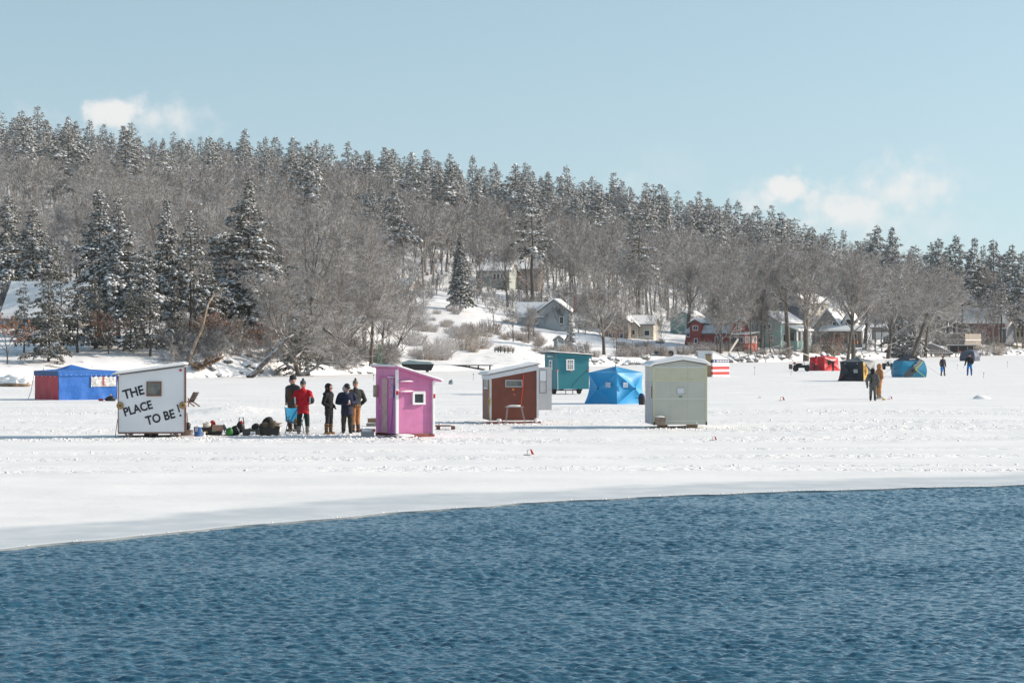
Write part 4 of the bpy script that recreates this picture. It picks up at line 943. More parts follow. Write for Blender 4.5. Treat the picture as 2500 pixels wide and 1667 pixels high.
def canopy():
    D0 = 131.6; th = R(36); x0 = wx(143, D0); W_ = 3.52; L_ = 3.0
    t = thing('canopy_tent', 'blue and red pop up canopy tent with hanging side sheets', 'tent', (x0, D0, 0), th); ze, zb, zp = 1.62, 1.36, 1.92
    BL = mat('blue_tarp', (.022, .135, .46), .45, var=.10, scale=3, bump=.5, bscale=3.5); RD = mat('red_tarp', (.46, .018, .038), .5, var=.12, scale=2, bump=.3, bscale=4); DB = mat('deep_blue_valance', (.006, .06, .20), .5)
    def sheet(name, p0, p1, z0, z1, m, seed, sag=.05, n=26, k=12, par=t, wav=.05):
        M = MB(); d = Vector(p1) - Vector(p0); nn = Vector((d.y, -d.x, 0)).normalized(); V = []
        for s_ in (1, -1):
            for j in range(k + 1):
                for i in range(n + 1):
                    u = i/n; v = j/k; q = Vector(p0) + d*u; z = z0 + (z1 - z0)*v - (sag*math.sin(u*math.pi*5)**2*v*.25)
                    w = wav*(mnoise.noise(Vector((u*6 + seed, v*2.5, seed))) + .5*math.sin(u*19 + v*2 + seed)*(.3 + .7*(1 - v)))*(1 - v*.6) + .006*s_
                    V.append((q.x + nn.x*w, q.y + nn.y*w, z))
        m2 = (n + 1)*(k + 1); f = []
        for j in range(k):
            for i in range(n):
                a = j*(n + 1) + i; f.append((a, a + 1, a + n + 2, a + n + 1)); f.append((a + m2, a + m2 + n + 1, a + m2 + n + 2, a + m2 + 1))
        M.add(V, f); return M.build(name, m, par, True)
    fs = sheet('front_sheet', (0, 0, 0), (W_, 0, 0), .0, zb, BL, 1)
    sheet('side_sheet', (0, L_, 0), (0, 0.03, 0), .0, zb, RD, 5, wav=.03)
    sheet('back_sheet', (W_, L_, 0), (0, L_, 0), .0, zb, BL, 8); sheet('side_sheet', (W_ + .01, -.02, 0), (W_ + .01, L_, 0), .0, zb, RD, 11)
    sheet('red_end_sheet', (W_ + .02, -.03, 0), (W_ + .5, -.03, 0), .0, zb - .1, RD, 13, wav=.02, n=8)
    M = MB(); M.box(-.02, W_ + .04, -.05, -.02, zb - .04, ze - .04); M.build('valance', BL, t)
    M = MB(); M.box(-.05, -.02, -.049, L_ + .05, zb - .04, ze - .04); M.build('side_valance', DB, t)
    M = MB(); c = (W_*.42, L_/2); b4 = [(-.05, -.05), (W_ + .05, -.05), (W_ + .05, L_ + .05), (-.05, L_ + .05)]
    V = [(x, y, ze - .038) for x, y in b4] + [(c[0] + (x - c[0])*.40, c[1] + (y - c[1])*.40, ze + .05) for x, y in b4] + [(c[0], c[1], zp)]
    f = [(0, 1, 5, 4), (1, 2, 6, 5), (2, 3, 7, 6), (3, 0, 4, 7), (4, 5, 8), (5, 6, 8), (6, 7, 8), (7, 4, 8), (3, 2, 1, 0)]; M.add(V, f); M.build('roof', BL, t)
    M = MB(); M.tube([(-.06, L_ + .02, 1.3), (-.10, L_ + .1, .9), (-.16, L_ + .2, .4), (-.26, L_ + .3, .02)], .02, 5); M.build('guy_rope', WHITE, t)
    # a silvery reflective sheet pinned to the front
    sv = mat('silver_foil', (.62, .60, .57), .3, .5, var=.35, scale=9, bump=.6, bscale=9)
    a = sheet('foil_sheet', (1.92, -.05, 0), (3.42, -.05, 0), .72, 1.30, sv, 3, wav=.02, sag=.3)
    M = MB()
    for k in range(6): z = .76 + k*.085; M.box(2.62 + .02*(k % 2), 2.72 - .02*(k % 2), -.085 - .001*(k % 2), -.078, z, z + .088)
    M.build('red_print', mat('red_print', (.55, .06, .07), .5), a)
    M = MB()
    for i in range(14): M.ball((.12 + i*.30, -.055, zb + .01), .02, k=6, n=4)
    for i in range(5): M.ball((-.055, .35 + i*.55, zb - .07), .02, k=6, n=4)
    M.build('grommets', WHITE, t)
    b = thing('camp_bundle', 'small red and tan bundle at the foot of the canopy front', 'bundle', (wx(272, 130), 129.6, 0)); M = MB(); M.lump((-.5, 0, .06), .14, .1, .08, 1); M.build('red_bag', mat('red_cloth', (.4, .02, .02), .7), b, True); M = MB(); M.lump((.0, .1, .12), .28, .2, .16, 2); M.build('dark_bag', BLACK, b, True); M = MB(); M.bar((.1, .0, .05), (.0, .1, .38), .1, .04); M.build('board', WOOD, b)
    M = MB(); M.lathe([(.10, 0), (.09, .1), (.03, .22), (.01, .36)], (0, 0, 0), 10); o = M.build('white_buoy', WHITE); x = wx(108, 150); o.location = (x, 150, 1.35); tag(o, 'small white pointed marker behind the red end of the canopy', 'marker')
canopy()

# ---------------------------------------------------------------- hub tents
def hub_tent(name, label, loc, rz, w, wt, he, hp, hub, col, sag=.10, roofcols=None, wallcols=None, skirt=True, fsag=.05):
    """square tent whose four walls and roof are each pushed out by a hub; col: list of materials"""
    t = thing(name, label, 'tent', loc, rz); n = 8
    def edge(a, b, k, inward):
        return lambda s: a.lerp(b, s) + inward*(k*4*s*(1 - s))
    cor = []
    for i in range(4):
        sx, sy = ((-1, -1), (1, -1), (1, 1), (-1, 1))[i]; cor.append((Vector((sx*w/2, sy*w/2, 0)), Vector((sx*wt/2, sy*wt/2, he))))
    for wi in range(4):
        (bl, tl), (br, tr) = cor[wi], cor[(wi + 1) % 4]; out = Vector((((bl + br)/2).x, ((bl + br)/2).y, 0)).normalized()
        hubp = (bl + br + tl + tr)/4 + out*hub
        inl = -Vector((bl.x, bl.y, 0)).normalized(); inr = -Vector((br.x, br.y, 0)).normalized()
        es = [edge(bl, br, 0.0, out), edge(br, tr, sag, inr), edge(tr, tl, .02, -out), edge(tl, bl, sag, inl)]
        M = MB()
        for ti, e in enumerate(es):
            V = []; f = []
            for r in range(n + 1):
                for s in range(n + 1):
                    p = e(s/n)*(1 - r/n) + hubp*(r/n); q = math.sin(math.pi*s/n)*math.sin(math.pi*r/n); V.append(p - out*fsag*q*2)
            for r in range(n):
                for s in range(n): a = r*(n + 1) + s; f.append((a, a + 1, a + n + 2, a + n + 1))
            M.add(V, f, (wallcols or [[0]*4]*4)[wi][ti])
        o = M.build('wall_panel', col, t, True)
        P = MB(); P.T = None; P.ball(tuple(hubp + out*.012), .05, .05, .05, k=8, n=5); P.build('hub', BLACK, o)
    M = MB(); pk = Vector((0, 0, hp))
    for wi in range(4):
        tl, tr = cor[wi][1], cor[(wi + 1) % 4][1]; V = []; f = []
        for r in range(n + 1):
            for s in range(n + 1):
                q = tl.lerp(tr, s/n); out = Vector(((tl + tr).x, (tl + tr).y, 0)).normalized(); q = q - out*.02*4*(s/n)*(1 - s/n); p = q*(1 - r/n) + pk*(r/n); V.append(p - Vector((0, 0, fsag*math.sin(math.pi*s/n)*math.sin(math.pi*r/n))))
        for r in range(n):
            for s in range(n): a = r*(n + 1) + s; f.append((a, a + 1, a + n + 2, a + n + 1))
        M.add(V, f, (roofcols or [0]*4)[wi])
    M.build('roof', col, t, True)
    return t
def on_wall(w, wt, he, hub, wi, u, v, off=.02):
    """a point near wall wi: u across -1..1, v height 0..1, on the hub-side slopes"""
    a = (-90, 0, 90, 180)[wi]; c, s = math.cos(R(a)), math.sin(R(a)); k = max(abs(u), abs(v*2 - 1)); d = (w/2 + (wt - w)/2*v) + hub*(1 - k) + off
    l = u*(w/2 + (wt - w)/2*v); return Vector((c*d - s*l, s*d + c*l, v*he))

def tents():
    BLU = mat('blue_nylon', (.020, .275, .56), .5, var=.05, scale=1.5); ROOFB = mat('light_blue_nylon', (.05, .29, .55), .5)
    D = 123.; t = hub_tent('blue_hub_tent', 'bright blue hub tent between the teal hut and the sage hut', (wx(1506, D), D + 1.35, 0), R(45), 2.30, 2.0, 1.60, 1.92, .26, [BLU, ROOFB], sag=.16, roofcols=[1]*4)
    pt = mat('clear_vinyl', (.36, .42, .52), .25, var=.3, scale=8)
    for wi, u, v in ((3, .55, .62), (0, -.55, .62)):
        p = on_wall(2.3, 2.0, 1.6, .26, wi, u, v, .035); M = MB(); M.T = Matrix.Translation(p) @ Matrix.Rotation(R((0, 90, 180, -90)[wi]) + (R(18) if wi == 3 else -R(18)), 4, 'Z'); M.box(-.14, .14, -.01, .01, -.13, .13); M.build('window_patch', pt, t)
    M = MB(); M.bar((0, 0, 1.9), (0, 0, 2.05), .03); M.build('roof_stub', BLACK, t)
    b = thing('bait_bucket', 'black bucket with blue lid between the blue tent and sage hut', 'bucket', (wx(1567, 122), 122., 0)); M = MB(); M.lathe([(.15, 0), (.19, .34), (.2, .36)], k=16); M.build('bucket', BLACK, b); M = MB(); M.lump((0, 0, .42), .16, .16, .16, 2); M.build('blue_bag', mat('dark_blue_cloth', (.02, .04, .10), .7), b, True); M = MB(); M.bar((-.36, 0, .36), (-.15, 0, .36), .03); M.build('handle', BLACK, b)

    RED = mat('red_nylon', (.52, .022, .03), .5, var=.05, scale=1.5); D = 264.
    t = hub_tent('red_hub_tent', 'red hub tent pitched far out near the right shore', (wx(2015, D), D + 1.2, 0), R(40), 2.55, 2.25, 1.45, 1.66, .2, [RED], sag=.12)
    lettering(t, 'ESKIMO', 'front', -.55, -1.40, 1.10, .95, .17, WHITE, tilt=0, bold=.03)
    M = MB(); M.T = facing('left', -1.36, .3, .75); M.box(-.15, .15, -.012, .01, -.13, .13); M.build('window_patch', mat('dark_vinyl', (.10, .03, .03), .4), t)
    BK = mat('black_nylon', (.016, .02, .026), .5, var=.1, scale=2); GY = mat('grey_nylon', (.15, .16, .165), .55, var=.06, scale=2); YL = mat('yellow_nylon', (.62, .34, .03), .5); D = 195.
    t = hub_tent('black_hub_tent', 'black and grey hub tent with a yellow lettered stripe', (wx(2099, D), D + 1.25, 0), R(54), 2.35, 2.10, 1.56, 1.95, .24, [BK, GY], sag=.12, roofcols=[1, 1, 1, 1], wallcols=[[1, 1, 1, 1], [1]*4, [0]*4, [0]*4])
    # the sunlit front keeps a black hub panel on the left; the yellow stripe runs down the corner
    M = MB(); q = [on_wall(2.35, 2.1, 1.56, .24, 0, u, v, .012) for u, v in ((-1, .03), (-.97, .5), (-.99, .97), (-.82, .93), (-.50, .60), (-.55, .33))]
    M.add([tuple(p) for p in q] + [tuple(p + Vector((0, .03, 0))) for p in q], [(0, 5, 4, 3, 2, 1), (6, 7, 8, 9, 10, 11)] + [(i, (i + 1) % 6, (i + 1) % 6 + 6, i + 6) for i in range(6)]); ys = M.build('yellow_stripe', YL, t)
    me = fit_text('FRABILL', .95, .20, .03, .004); me.materials.append(INK); o = link('lettering', me, ys); p = on_wall(2.35, 2.1, 1.56, .24, 0, -.94, .88, .07); p2 = on_wall(2.35, 2.1, 1.56, .24, 0, -.72, .5, .07)
    o.matrix_local = Matrix.Translation(p + Vector((.02, -.03, 0))) @ Matrix.Rotation(R(-24), 4, 'Z') @ Matrix.Rotation(R(90), 4, 'Y')
    p = on_wall(2.35, 2.1, 1.56, .24, 3, .45, .52, .03); M = MB(); M.T = Matrix.Translation(p) @ Matrix.Rotation(R(-80), 4, 'Z'); M.box(-.17, .17, -.012, .012, -.15, .15); M.build('window_patch', mat('pale_vinyl', (.30, .33, .34), .4, var=.2), t)
    for u in (-.5, .55):
        p = on_wall(2.35, 2.1, 1.56, .24, 3, u, .90, .03); M = MB(); M.T = Matrix.Translation(p) @ Matrix.Rotation(R(-90), 4, 'Z'); M.box(-.05, .05, -.012, .012, -.02, .02); M.build('white_tab', WHITE, t)
    M = MB(); M.tube([on_wall(2.35, 2.1, 1.56, .24, 3, -.55, .32, .03), on_wall(2.35, 2.1, 1.56, .24, 3, -.97, .02, .05)], .03, 5); M.build('red_strap', mat('red_pole', (.55, .05, .03), .5), t)
    M = MB(); M.ball((.35, .1, 1.93), .06); M.build('roof_knob', BLACK, t)
    TB = mat('turquoise_nylon', (.012, .21, .36), .5, var=.05); DK = mat('charcoal_nylon', (.085, .095, .105), .55, var=.08); LM = mat('lime_piping', (.45, .62, .12), .5); D = 216.
    t = hub_tent('turquoise_hub_tent', 'turquoise hub tent with black roof, grey sash and lime piping', (wx(2225, D), D + 1.3, 0), R(14), 2.30, 2.02, 1.46, 2.10, .30, [TB, BK], sag=-.17, roofcols=[1]*4, fsag=.0)
    w, wt, he, hb = 2.30, 2.02, 1.46, .30
    def strip(par, pts, wd, m, name, off):
        M = MB(); P = [on_wall(w, wt, he, hb, 0, u, v, off) for u, v in pts]; k = len(P); V = []
        for i, p in enumerate(P):
            d = (P[min(i + 1, k - 1)] - P[max(i - 1, 0)]).normalized(); s_ = d.cross(Vector((0, -1, 0))).normalized()*wd/2; V += [tuple(p - s_), tuple(p + s_)]
        f = [(2*i, 2*i + 1, 2*i + 3, 2*i + 2) for i in range(k - 1)]; V2 = [(x, y + .012, z) for x, y, z in V]; o = len(V)
        f += [(a + o, d_ + o, c_ + o, b_ + o) for a, b_, c_, d_ in f]; M.add(V + V2, f); return M.build(name, m, par)
    strip(t, [(-.86, .02), (-.4, .30), (0, .5), (.4, .72), (.78, .95)], .62, DK, 'grey_sash', .03)
    strip(t, [(.86, .97), (.45, .73), (.02, .51)], .045, LM, 'lime_piping', .06); strip(t, [(.0, .49), (.45, .26), (.9, .03)], .045, LM, 'lime_piping', .06)
    strip(t, [(-.12, .02), (.12, .42)], .02, LM, 'lime_piping', .06)
    p = on_wall(w, wt, he, hb, 0, .06, .74, .07); M = MB(); M.T = Matrix.Translation(p); M.prism([(-.2, .09), (-.04, -.1), (.2, .09)], -.012, .012); M.build('window_patch', mat('pale_vinyl2', (.5, .53, .56), .3), t)
    p = on_wall(w, wt, he, hb, 0, -.2, .40, .08); M = MB(); M.T = Matrix.Translation(p); M.lathe([(.13, -.004), (.15, -.004), (.15, .004), (.13, .004)], k=16, axis='y'); M.build('round_emblem', BLACK, t)
    p = on_wall(w, wt, he, hb, 0, -.98, .46, .02); M = MB(); M.T = Matrix.Translation(p + Vector((.08, -.03, 0))); M.box(0, .3, -.01, .01, -.04, .04); M.build('faint_print', mat('pale_blue_print', (.10, .38, .52), .5), t)
    M = MB(); M.T = Matrix.Translation((-.1, -.93, 1.60)); M.box(-.24, -.12, -.02, .02, -.03, .04)
    for i in range(6): M.box(-.09 + i*.065, -.04 + i*.065, -.02, .02, -.02, .03)
    M.build('white_print', WHITE, t)
    for a, b, lb in (((wx(2186, D - 1), D - .9, .95), (wx(2146, 222), 222, .02), 'guy rope running left from the turquoise tent down to the snow'), ((wx(2268, D), D + .6, .98), (wx(2294, 222), 221, .02), 'guy rope running right from the turquoise tent to the snow')):
        M = MB(); M.tube([a, b], .012, 5); o = M.build('guy_rope', mat('rope_grey', (.25, .24, .25), .7)); tag(o, lb, 'rope')
    DBL = mat('slate_blue_nylon', (.075, .09, .13), .5, var=.06); D = 395.
    hub_tent('slate_tent', 'slate blue hub tent far off in front of the boathouse', (wx(2372, D), D + 1.5, 0), R(60), 2.5, 2.1, 1.5, 1.95, .3, [DBL], sag=-.2, fsag=.0)
tents()
# ---------------------------------------------------------------- people
from mathutils.kdtree import KDTree
def cloth(name, c, var=.18, sc=7): return mat(name, c, .8, var=var, scale=sc, bump=.35, bscale=9, spec=.2)
SKIN = mat('skin', (.50, .27, .19), .5, var=.06, scale=20)
class Body:
    """closed volumes that are fused into ONE continuous skin; each remembers its material"""
    def __init__(s): s.M = MB(); s.mats = []
    def mi(s, m):
        if m not in s.mats: s.mats.append(m)
        return s.mats.index(m)
    def tube(s, pts, rad, m, k=12, sub=4):
        P, Rr = [], []
        for i in range(len(pts) - 1):
            for j in range(sub): P.append(Vector(pts[i]).lerp(Vector(pts[i + 1]), j/sub)); Rr.append(rad[i] + (rad[i + 1] - rad[i])*j/sub)
        P.append(Vector(pts[-1])); Rr.append(rad[-1]); s.M.tube(P, Rr, k, s.mi(m))
        for p, r in ((P[0], Rr[0]), (P[-1], Rr[-1])): s.M.ball(tuple(p), r*.99, mi=s.mi(m), k=10, n=6)
    def loft(s, rings, m, k=18, sub=3):
        """rings: (x, y, z, rx, ry)"""
        rr = []
        for i in range(len(rings) - 1):
            for j in range(sub): rr.append([rings[i][q] + (rings[i + 1][q] - rings[i][q])*j/sub for q in range(5)])
        rr.append(rings[-1]); v = []; n = len(rr)
        for x, y, z, a, b in rr: v += [(x + a*math.cos(2*math.pi*j/k), y + b*math.sin(2*math.pi*j/k), z) for j in range(k)]
        f = [(i*k + j, i*k + (j + 1) % k, (i + 1)*k + (j + 1) % k, (i + 1)*k + j) for i in range(n - 1) for j in range(k)] + [tuple(range(k - 1, -1, -1)), tuple(range((n - 1)*k, n*k))]
        s.M.add(v, f, s.mi(m))
    def ball(s, c, rx, ry, rz, m): s.M.ball(c, rx, ry, rz, s.mi(m), 16, 12)
    def hand(s, w, d, side, m, curl=.6, size=1.0, palm=(0, -1, 0), glove=0.0):
        """palm, four curled fingers of unequal length and a thumb leaving the side of the palm; w wrist, d pointing direction"""
        d = Vector(d).normalized(); n = Vector(palm); n = (n - d*n.dot(d)).normalized(); u = d.cross(n)*side; z = size
        for q in (-1, -.33, .33, 1): s.tube([Vector(w) + u*q*.010*z, Vector(w) + d*.085*z + u*q*.030*z], [.021*z, .017*z], m, 8, 3)
        for i, (q, L) in enumerate(((-1, .062), (-.34, .072), (.33, .068), (1, .052))):
            p = Vector(w) + d*.085*z + u*q*.031*z; a = 0; pts = [p]
            for sgm in range(3): a += curl*(.55 + .15*i*.3); p = p + (d*math.cos(a) + n*math.sin(a))*L*z*(.45, .32, .28)[sgm]; pts.append(p)
            s.tube(pts, [(.0115 + glove)*z, (.0105 + glove)*z, (.010 + glove)*z, (.0085 + glove)*z], m, 8, 2)
        p = Vector(w) + d*.030*z - u*.032*z; q1 = p + (d*.55 - u*.75 + n*.3).normalized()*.038*z; q2 = q1 + (d*.85 - u*.15 + n*.55).normalized()*.032*z
        s.tube([p, q1, q2], [(.015 + glove)*z, (.0125 + glove)*z, (.010 + glove)*z], m, 8, 2)
    def build(s, name, parent, voxel=.0125):
        me0 = bpy.data.meshes.new('t'); me0.from_pydata(s.M.v, [], s.M.f); o = bpy.data.objects.new('t', me0); COL.objects.link(o)
        r = o.modifiers.new('r', 'REMESH'); r.mode = 'VOXEL'; r.voxel_size = voxel; q = o.modifiers.new('s', 'SMOOTH'); q.factor = .5; q.iterations = 3
        dg = bpy.context.evaluated_depsgraph_get(); dg.update(); me = bpy.data.meshes.new_from_object(o.evaluated_get(dg)); bpy.data.objects.remove(o); me.name = name
        vm = np.zeros(len(s.M.v), int)
        for f, m in zip(s.M.f, s.M.m):
            for i in f: vm[i] = m
        kd = KDTree(len(s.M.v))
        for i, p in enumerate(s.M.v): kd.insert(p, i)
        kd.balance(); me.materials.clear()
        for m in s.mats: me.materials.append(m)
        me.polygons.foreach_set('material_index', [int(vm[kd.find(p.center)[1]]) for p in me.polygons]); me.polygons.foreach_set('use_smooth', [True]*len(me.polygons)); me.update()
        return link(name, me, parent)
def person(label, loc, yaw, h, jacket, pants, boots, hat, hands=SKIN, hem=.80, bulk=1.0, arms=None, stance=.10, hood=None, face=True, head_turn=0., head_tilt=0., bib=None, glasses=None, pompom=None, hatmat=None,
           bend=0., step=0., boot_h=.16, hood_up=None, collar=True, group=None, brim=None, show_hands=(1, 1), glove=0.0):
    """standing figure facing -y; arms: {'l': (elbow, wrist, hand direction)...} in metres for a 1.78 m body"""
    t = thing('person', label, 'person', loc, yaw, group, h/1.78); B = Body(); b = bulk
    hip = Vector((0, 0, .93)); 
    def tor(p):                                        # lean of the trunk about the hips
        p = Vector(p); q = p - hip; return hip + Vector((q.x, q.y*math.cos(bend) - q.z*math.sin(bend), q.z*math.cos(bend) + q.y*math.sin(bend))) if p.z > .86 else p
    for sd in (-1, 1):
        x = sd*stance; st = -step*sd; foot = Vector((x*1.15, st, .09)); knee = Vector((x*1.05, st*.55 - .015, .50)); hp = Vector((sd*.085, 0, .92))
        B.tube([hp, knee, foot + Vector((0, .01, .02))], [.105*b, .078*b, .062*b], pants)
        B.tube([foot + Vector((0, .02, boot_h - .04)), foot + Vector((0, .02, -.02))], [.068, .062], boots, sub=3)
        B.tube([foot + Vector((0, .05, -.040)), foot + Vector((sd*.015, -.13, -.048))], [.050, .042], boots)
    # trunk: hem, hips, waist, chest, shoulders
    ring = [(0, 0, hem, .185*b, .145*b), (0, 0, .95, .18*b, .142*b), (0, .0, 1.10, .175*b, .135*b), (0, .005, 1.28, .205*b, .142*b), (0, .01, 1.43, .205*b, .128*b), (0, .012, 1.50, .125*b, .105), (0, .01, 1.55, .075, .075)]
    if bend:
        B.tube([tor(r[:3]) for r in ring], [.165*b, .162*b, .155*b, .17*b, .155*b, .10, .06], jacket, k=16)
    else: B.loft(ring, jacket)
    B.ball((0, .01, .95), .150*b, .12*b, .10, pants if hem > .84 else jacket)
    for k, sd in (('l', -1), ('r', 1)):
        sh = tor((sd*.200*b, .01, 1.425)); a = (arms or {}).get(k)
        if a is None: a = ((sd*.29*b, .03, 1.12), (sd*.27*b, -.06, .88), (0, -.1, -1))
        el, wr, hd = Vector(a[0]), Vector(a[1]), a[2]
        jm = a[3] if len(a) > 3 else jacket
        B.tube([tor((sd*.13, .01, 1.44)), sh, el, wr], [.085*b, .086*b, .070*b, .054*b], jm)
        if show_hands[0 if k == 'l' else 1]: B.hand(wr, hd, sd, hands, curl=.7, glove=glove)
    # neck and head
    c = tor((0, -.012, 1.665)); B.tube([tor((0, .005, 1.48)), c - Vector((0, -.005, .06))], [.058, .055], hood or SKIN)
    Rm = Matrix.Translation(c) @ Matrix.Rotation(head_turn, 4, 'Z') @ Matrix.Rotation(head_tilt, 4, 'X') @ Matrix.Scale(1.13, 4); B.M.T = Rm
    hm = hood_up or SKIN
    B.M.ball((0, .008, .03), .078, .098, .098, B.mi(SKIN), 18, 12); B.M.ball((0, -.022, -.045), .058, .066, .066, B.mi(SKIN), 14, 10)
    B.M.tube([(0, -.090, .022), (0, -.112, -.018), (0, -.088, -.026)], [.010, .016, .014], 8, B.mi(SKIN))
    for sx in (-1, 1): B.M.ball((sx*.079, .012, .0), .012, .022, .032, B.mi(SKIN), 8, 6)
    if hood_up:
        B.M.ball((0, .035, .035), .115, .118, .128, B.mi(hood_up), 18, 12); B.M.tube([(0, .02, -.04), (0, .03, -.15)], [.11, .13], 14, B.mi(hood_up))
        for a in range(12): q = a/12*2*math.pi; B.M.ball((.088*math.cos(q), -.045 - .012*math.sin(q), .008 + .108*math.sin(q)), .022, .026, .022, B.mi(hood_up), 8, 6)
    B.M.T = None
    if hood: B.ball(tuple(tor((0, .10, 1.47))), .12, .07, .07, hood)
    if collar: B.tube([tor((0, .0, 1.46)), tor((0, -.005, 1.545))], [.092, .080], jacket if not hood else hood, k=14, sub=3)
    body = B.build('body', t)
    me = body.data; n = len(me.vertices); co = np.zeros(n*3, np.float32); no = np.zeros(n*3, np.float32); me.vertices.foreach_get('co', co); me.vertices.foreach_get('normal', no); co = co.reshape(-1, 3); no = no.reshape(-1, 3)
    for i in range(n):                                 # creases of thick winter cloth
        p = Vector(co[i].tolist())
        if p.z < 1.50: co[i] += no[i]*(.011*mnoise.noise(p*9 + Vector((loc[0], 0, 0))) + .006*mnoise.noise(p*21))*(1 if p.z > .12 else .3)
    me.vertices.foreach_set('co', co.ravel()); me.update()
    if face:
        M = MB(); M.T = Rm
        for sx in (-1, 1): M.ball((sx*.031, -.083, .016), .013, .008, .008, k=8, n=6)
        M.build('eyes', mat('eye_dark', (.02, .015, .012), .3), body)
        M = MB(); M.T = Rm; M.ball((0, -.083, -.058), .026, .009, .006, k=10, n=6); M.build('mouth', mat('lips', (.33, .12, .10), .5), body)
    if glasses: M = MB(); M.T = Rm; M.ball((-.033, -.088, .018), .034, .014, .024); M.ball((.033, -.088, .018), .034, .014, .024); M.bar((-.075, -.07, .02), (-.08, .02, .02), .008); M.bar((.075, -.07, .02), (.08, .02, .02), .008); M.build('sunglasses', glasses, t, True)
    if hatmat and not hood_up or brim:
        M = MB(); M.T = Rm; hm_ = hatmat
        M.lathe([(.086, .035), (.094, .045), (.093, .075), (.088, .079), (.090, .10), (.078, .135), (.045, .158), (.012, .166)], (0, .010, .0), 18, sx=.97, sy=1.14); ht = M.build('hat', hm_, t, True)
        if pompom: M = MB(); M.T = Rm; M.lump((0, .012, .19), .038, .038, .038, 3, rough=.2); M.build('pompom', pompom, ht, True)
        if brim: M = MB(); M.T = Rm; M.lathe([(.02, .048), (.085, .046), (.086, .038), (.02, .040)], (0, -.085, 0), 14, sx=.8, sy=.9); M.build('visor', brim, ht, True)
    if bib:
        M = MB(); M.loft = None; y = -.155*b
        V = [(-.075, y + .015, 1.38), (.075, y + .015, 1.38), (.10, y + .005, .95), (-.10, y + .005, .95)]; V += [(x, yy + .03, z) for x, yy, z in V]; M.add(V, [(0, 3, 2, 1), (4, 5, 6, 7), (0, 1, 5, 4), (1, 2, 6, 5), (2, 3, 7, 6), (3, 0, 4, 7)]); M.build('bib', bib, t, bevel=.01)
    return t
def people():
    BLK = cloth('black_cloth', (.016, .016, .018)); NAVY = cloth('navy_cloth', (.020, .026, .055)); CHAR = cloth('charcoal_cloth', (.05, .048, .05)); RED = cloth('red_jacket', (.45, .012, .022)); BRN = cloth('brown_canvas', (.085, .042, .022))
    GRN = cloth('dark_green_cloth', (.012, .030, .024)); TAN = cloth('tan_canvas', (.36, .17, .075)); OLV = cloth('dark_olive_cloth', (.035, .036, .032)); GRY = cloth('grey_cloth', (.11, .108, .10)); DBR = cloth('dark_brown_cloth', (.045, .036, .030))
    LGR = cloth('pale_grey_cloth', (.42, .42, .43)); BOOT = mat('black_boot', (.02, .018, .018), .6); TBOOT = mat('tan_boot', (.30, .15, .055), .7, var=.2); BLU = cloth('bright_blue_cloth', (.01, .17, .52)); DHAT = cloth('dark_knit', (.035, .033, .036), sc=30); PUR = mat('violet_lens', (.06, .03, .35), .15)
    GRYB = mat('grey_boot', (.22, .20, .19), .8)
    NONE = (0, 0)
    # group of five by the pink hut
    D = 86.; t = person('tall person in dark jacket over brown bib, wearing violet sunglasses and dark knit cap', (wx(715, D), D, 0), R(-32), 1.93, CHAR, BRN, BOOT, None, hem=.86, bulk=1.05, hood=BLK, head_turn=R(-38), hatmat=DHAT, glasses=PUR, bib=BRN,
               arms={'l': ((-.31, .10, 1.14), (-.22, -.04, .96), (.3, -.5, -.8)), 'r': ((.30, .06, 1.12), (.25, -.10, .93), (-.2, -.5, -.8))}, show_hands=(1, 1))
    D = 83.2; t = person('person in red jacket with grey elbow panels seen from behind, grey pompom hat', (wx(740, D), D, 0), R(176), 1.80, RED, GRN, GRYB, None, hem=.72, bulk=1.10, hood=RED, hatmat=cloth('grey_knit', (.08, .08, .085), sc=30), pompom=cloth('black_wool', (.02, .02, .022)), stance=.13, head_turn=R(-14),
               arms={'l': ((-.32, .07, 1.14), (-.20, -.20, 1.08), (.5, -.8, 0)), 'r': ((.31, .07, 1.12), (.22, -.20, 1.05), (-.5, -.8, 0))})
    WH = cloth('white_panel', (.62, .60, .58))
    for sd, c in ((-1, (-.315, .075, 1.17)), (1, (.305, .075, 1.15))):
        M = MB(); M.ball(c, .088, .08, .12, k=12, n=8); p = M.build('sleeve_panel', CHAR, t, True); M = MB(); M.bar((c[0]*.86, c[1] + .045, c[2] + .13), (c[0]*.80, c[1] + .085, c[2] - .10), .05, .02); M.build('white_stripe', WH, p)
    D = 83.6; t = person('person in long black hooded coat and tan boots facing right, hands in pockets', (wx(803, D), D, 0), R(62), 1.70, BLK, cloth('worn_black_cloth', (.03, .03, .032)), TBOOT, None, hem=.68, bulk=1.0, hood=BLK, hood_up=BLK, boot_h=.30, stance=.085, step=.03,
               arms={'l': ((-.27, .08, 1.12), (-.17, -.13, .98), (.6, -.6, -.5)), 'r': ((.27, .08, 1.12), (.17, -.13, .98), (-.6, -.6, -.5))}, show_hands=(1, 1), hands=BLK)
    M = MB(); M.lump((0, .15, 1.44), .13, .09, .08, 3, rough=.12); M.build('hood_fold', BLK, t, True)
    D = 83.9; t = person('person in navy jacket and grey hood, hands held together before the chest', (wx(847, D), D, 0), R(14), 1.68, NAVY, cloth('olive_black_cloth', (.040, .038, .028)), BOOT, None, hem=.70, bulk=1.22, hood=LGR, head_turn=R(28), head_tilt=R(10), hatmat=OLV, brim=OLV, glasses=mat('dark_lens', (.02, .05, .07), .2), stance=.115,
               arms={'l': ((-.37, .02, 1.15), (-.06, -.26, 1.12), (1, -.15, .05)), 'r': ((.36, .02, 1.15), (.12, -.25, 1.14), (-1, -.2, .0))})
    M = MB(); M.lump((-.05, .06, 1.66), .11, .13, .14, 2, rough=.06); M.build('grey_hood', LGR, t, True)
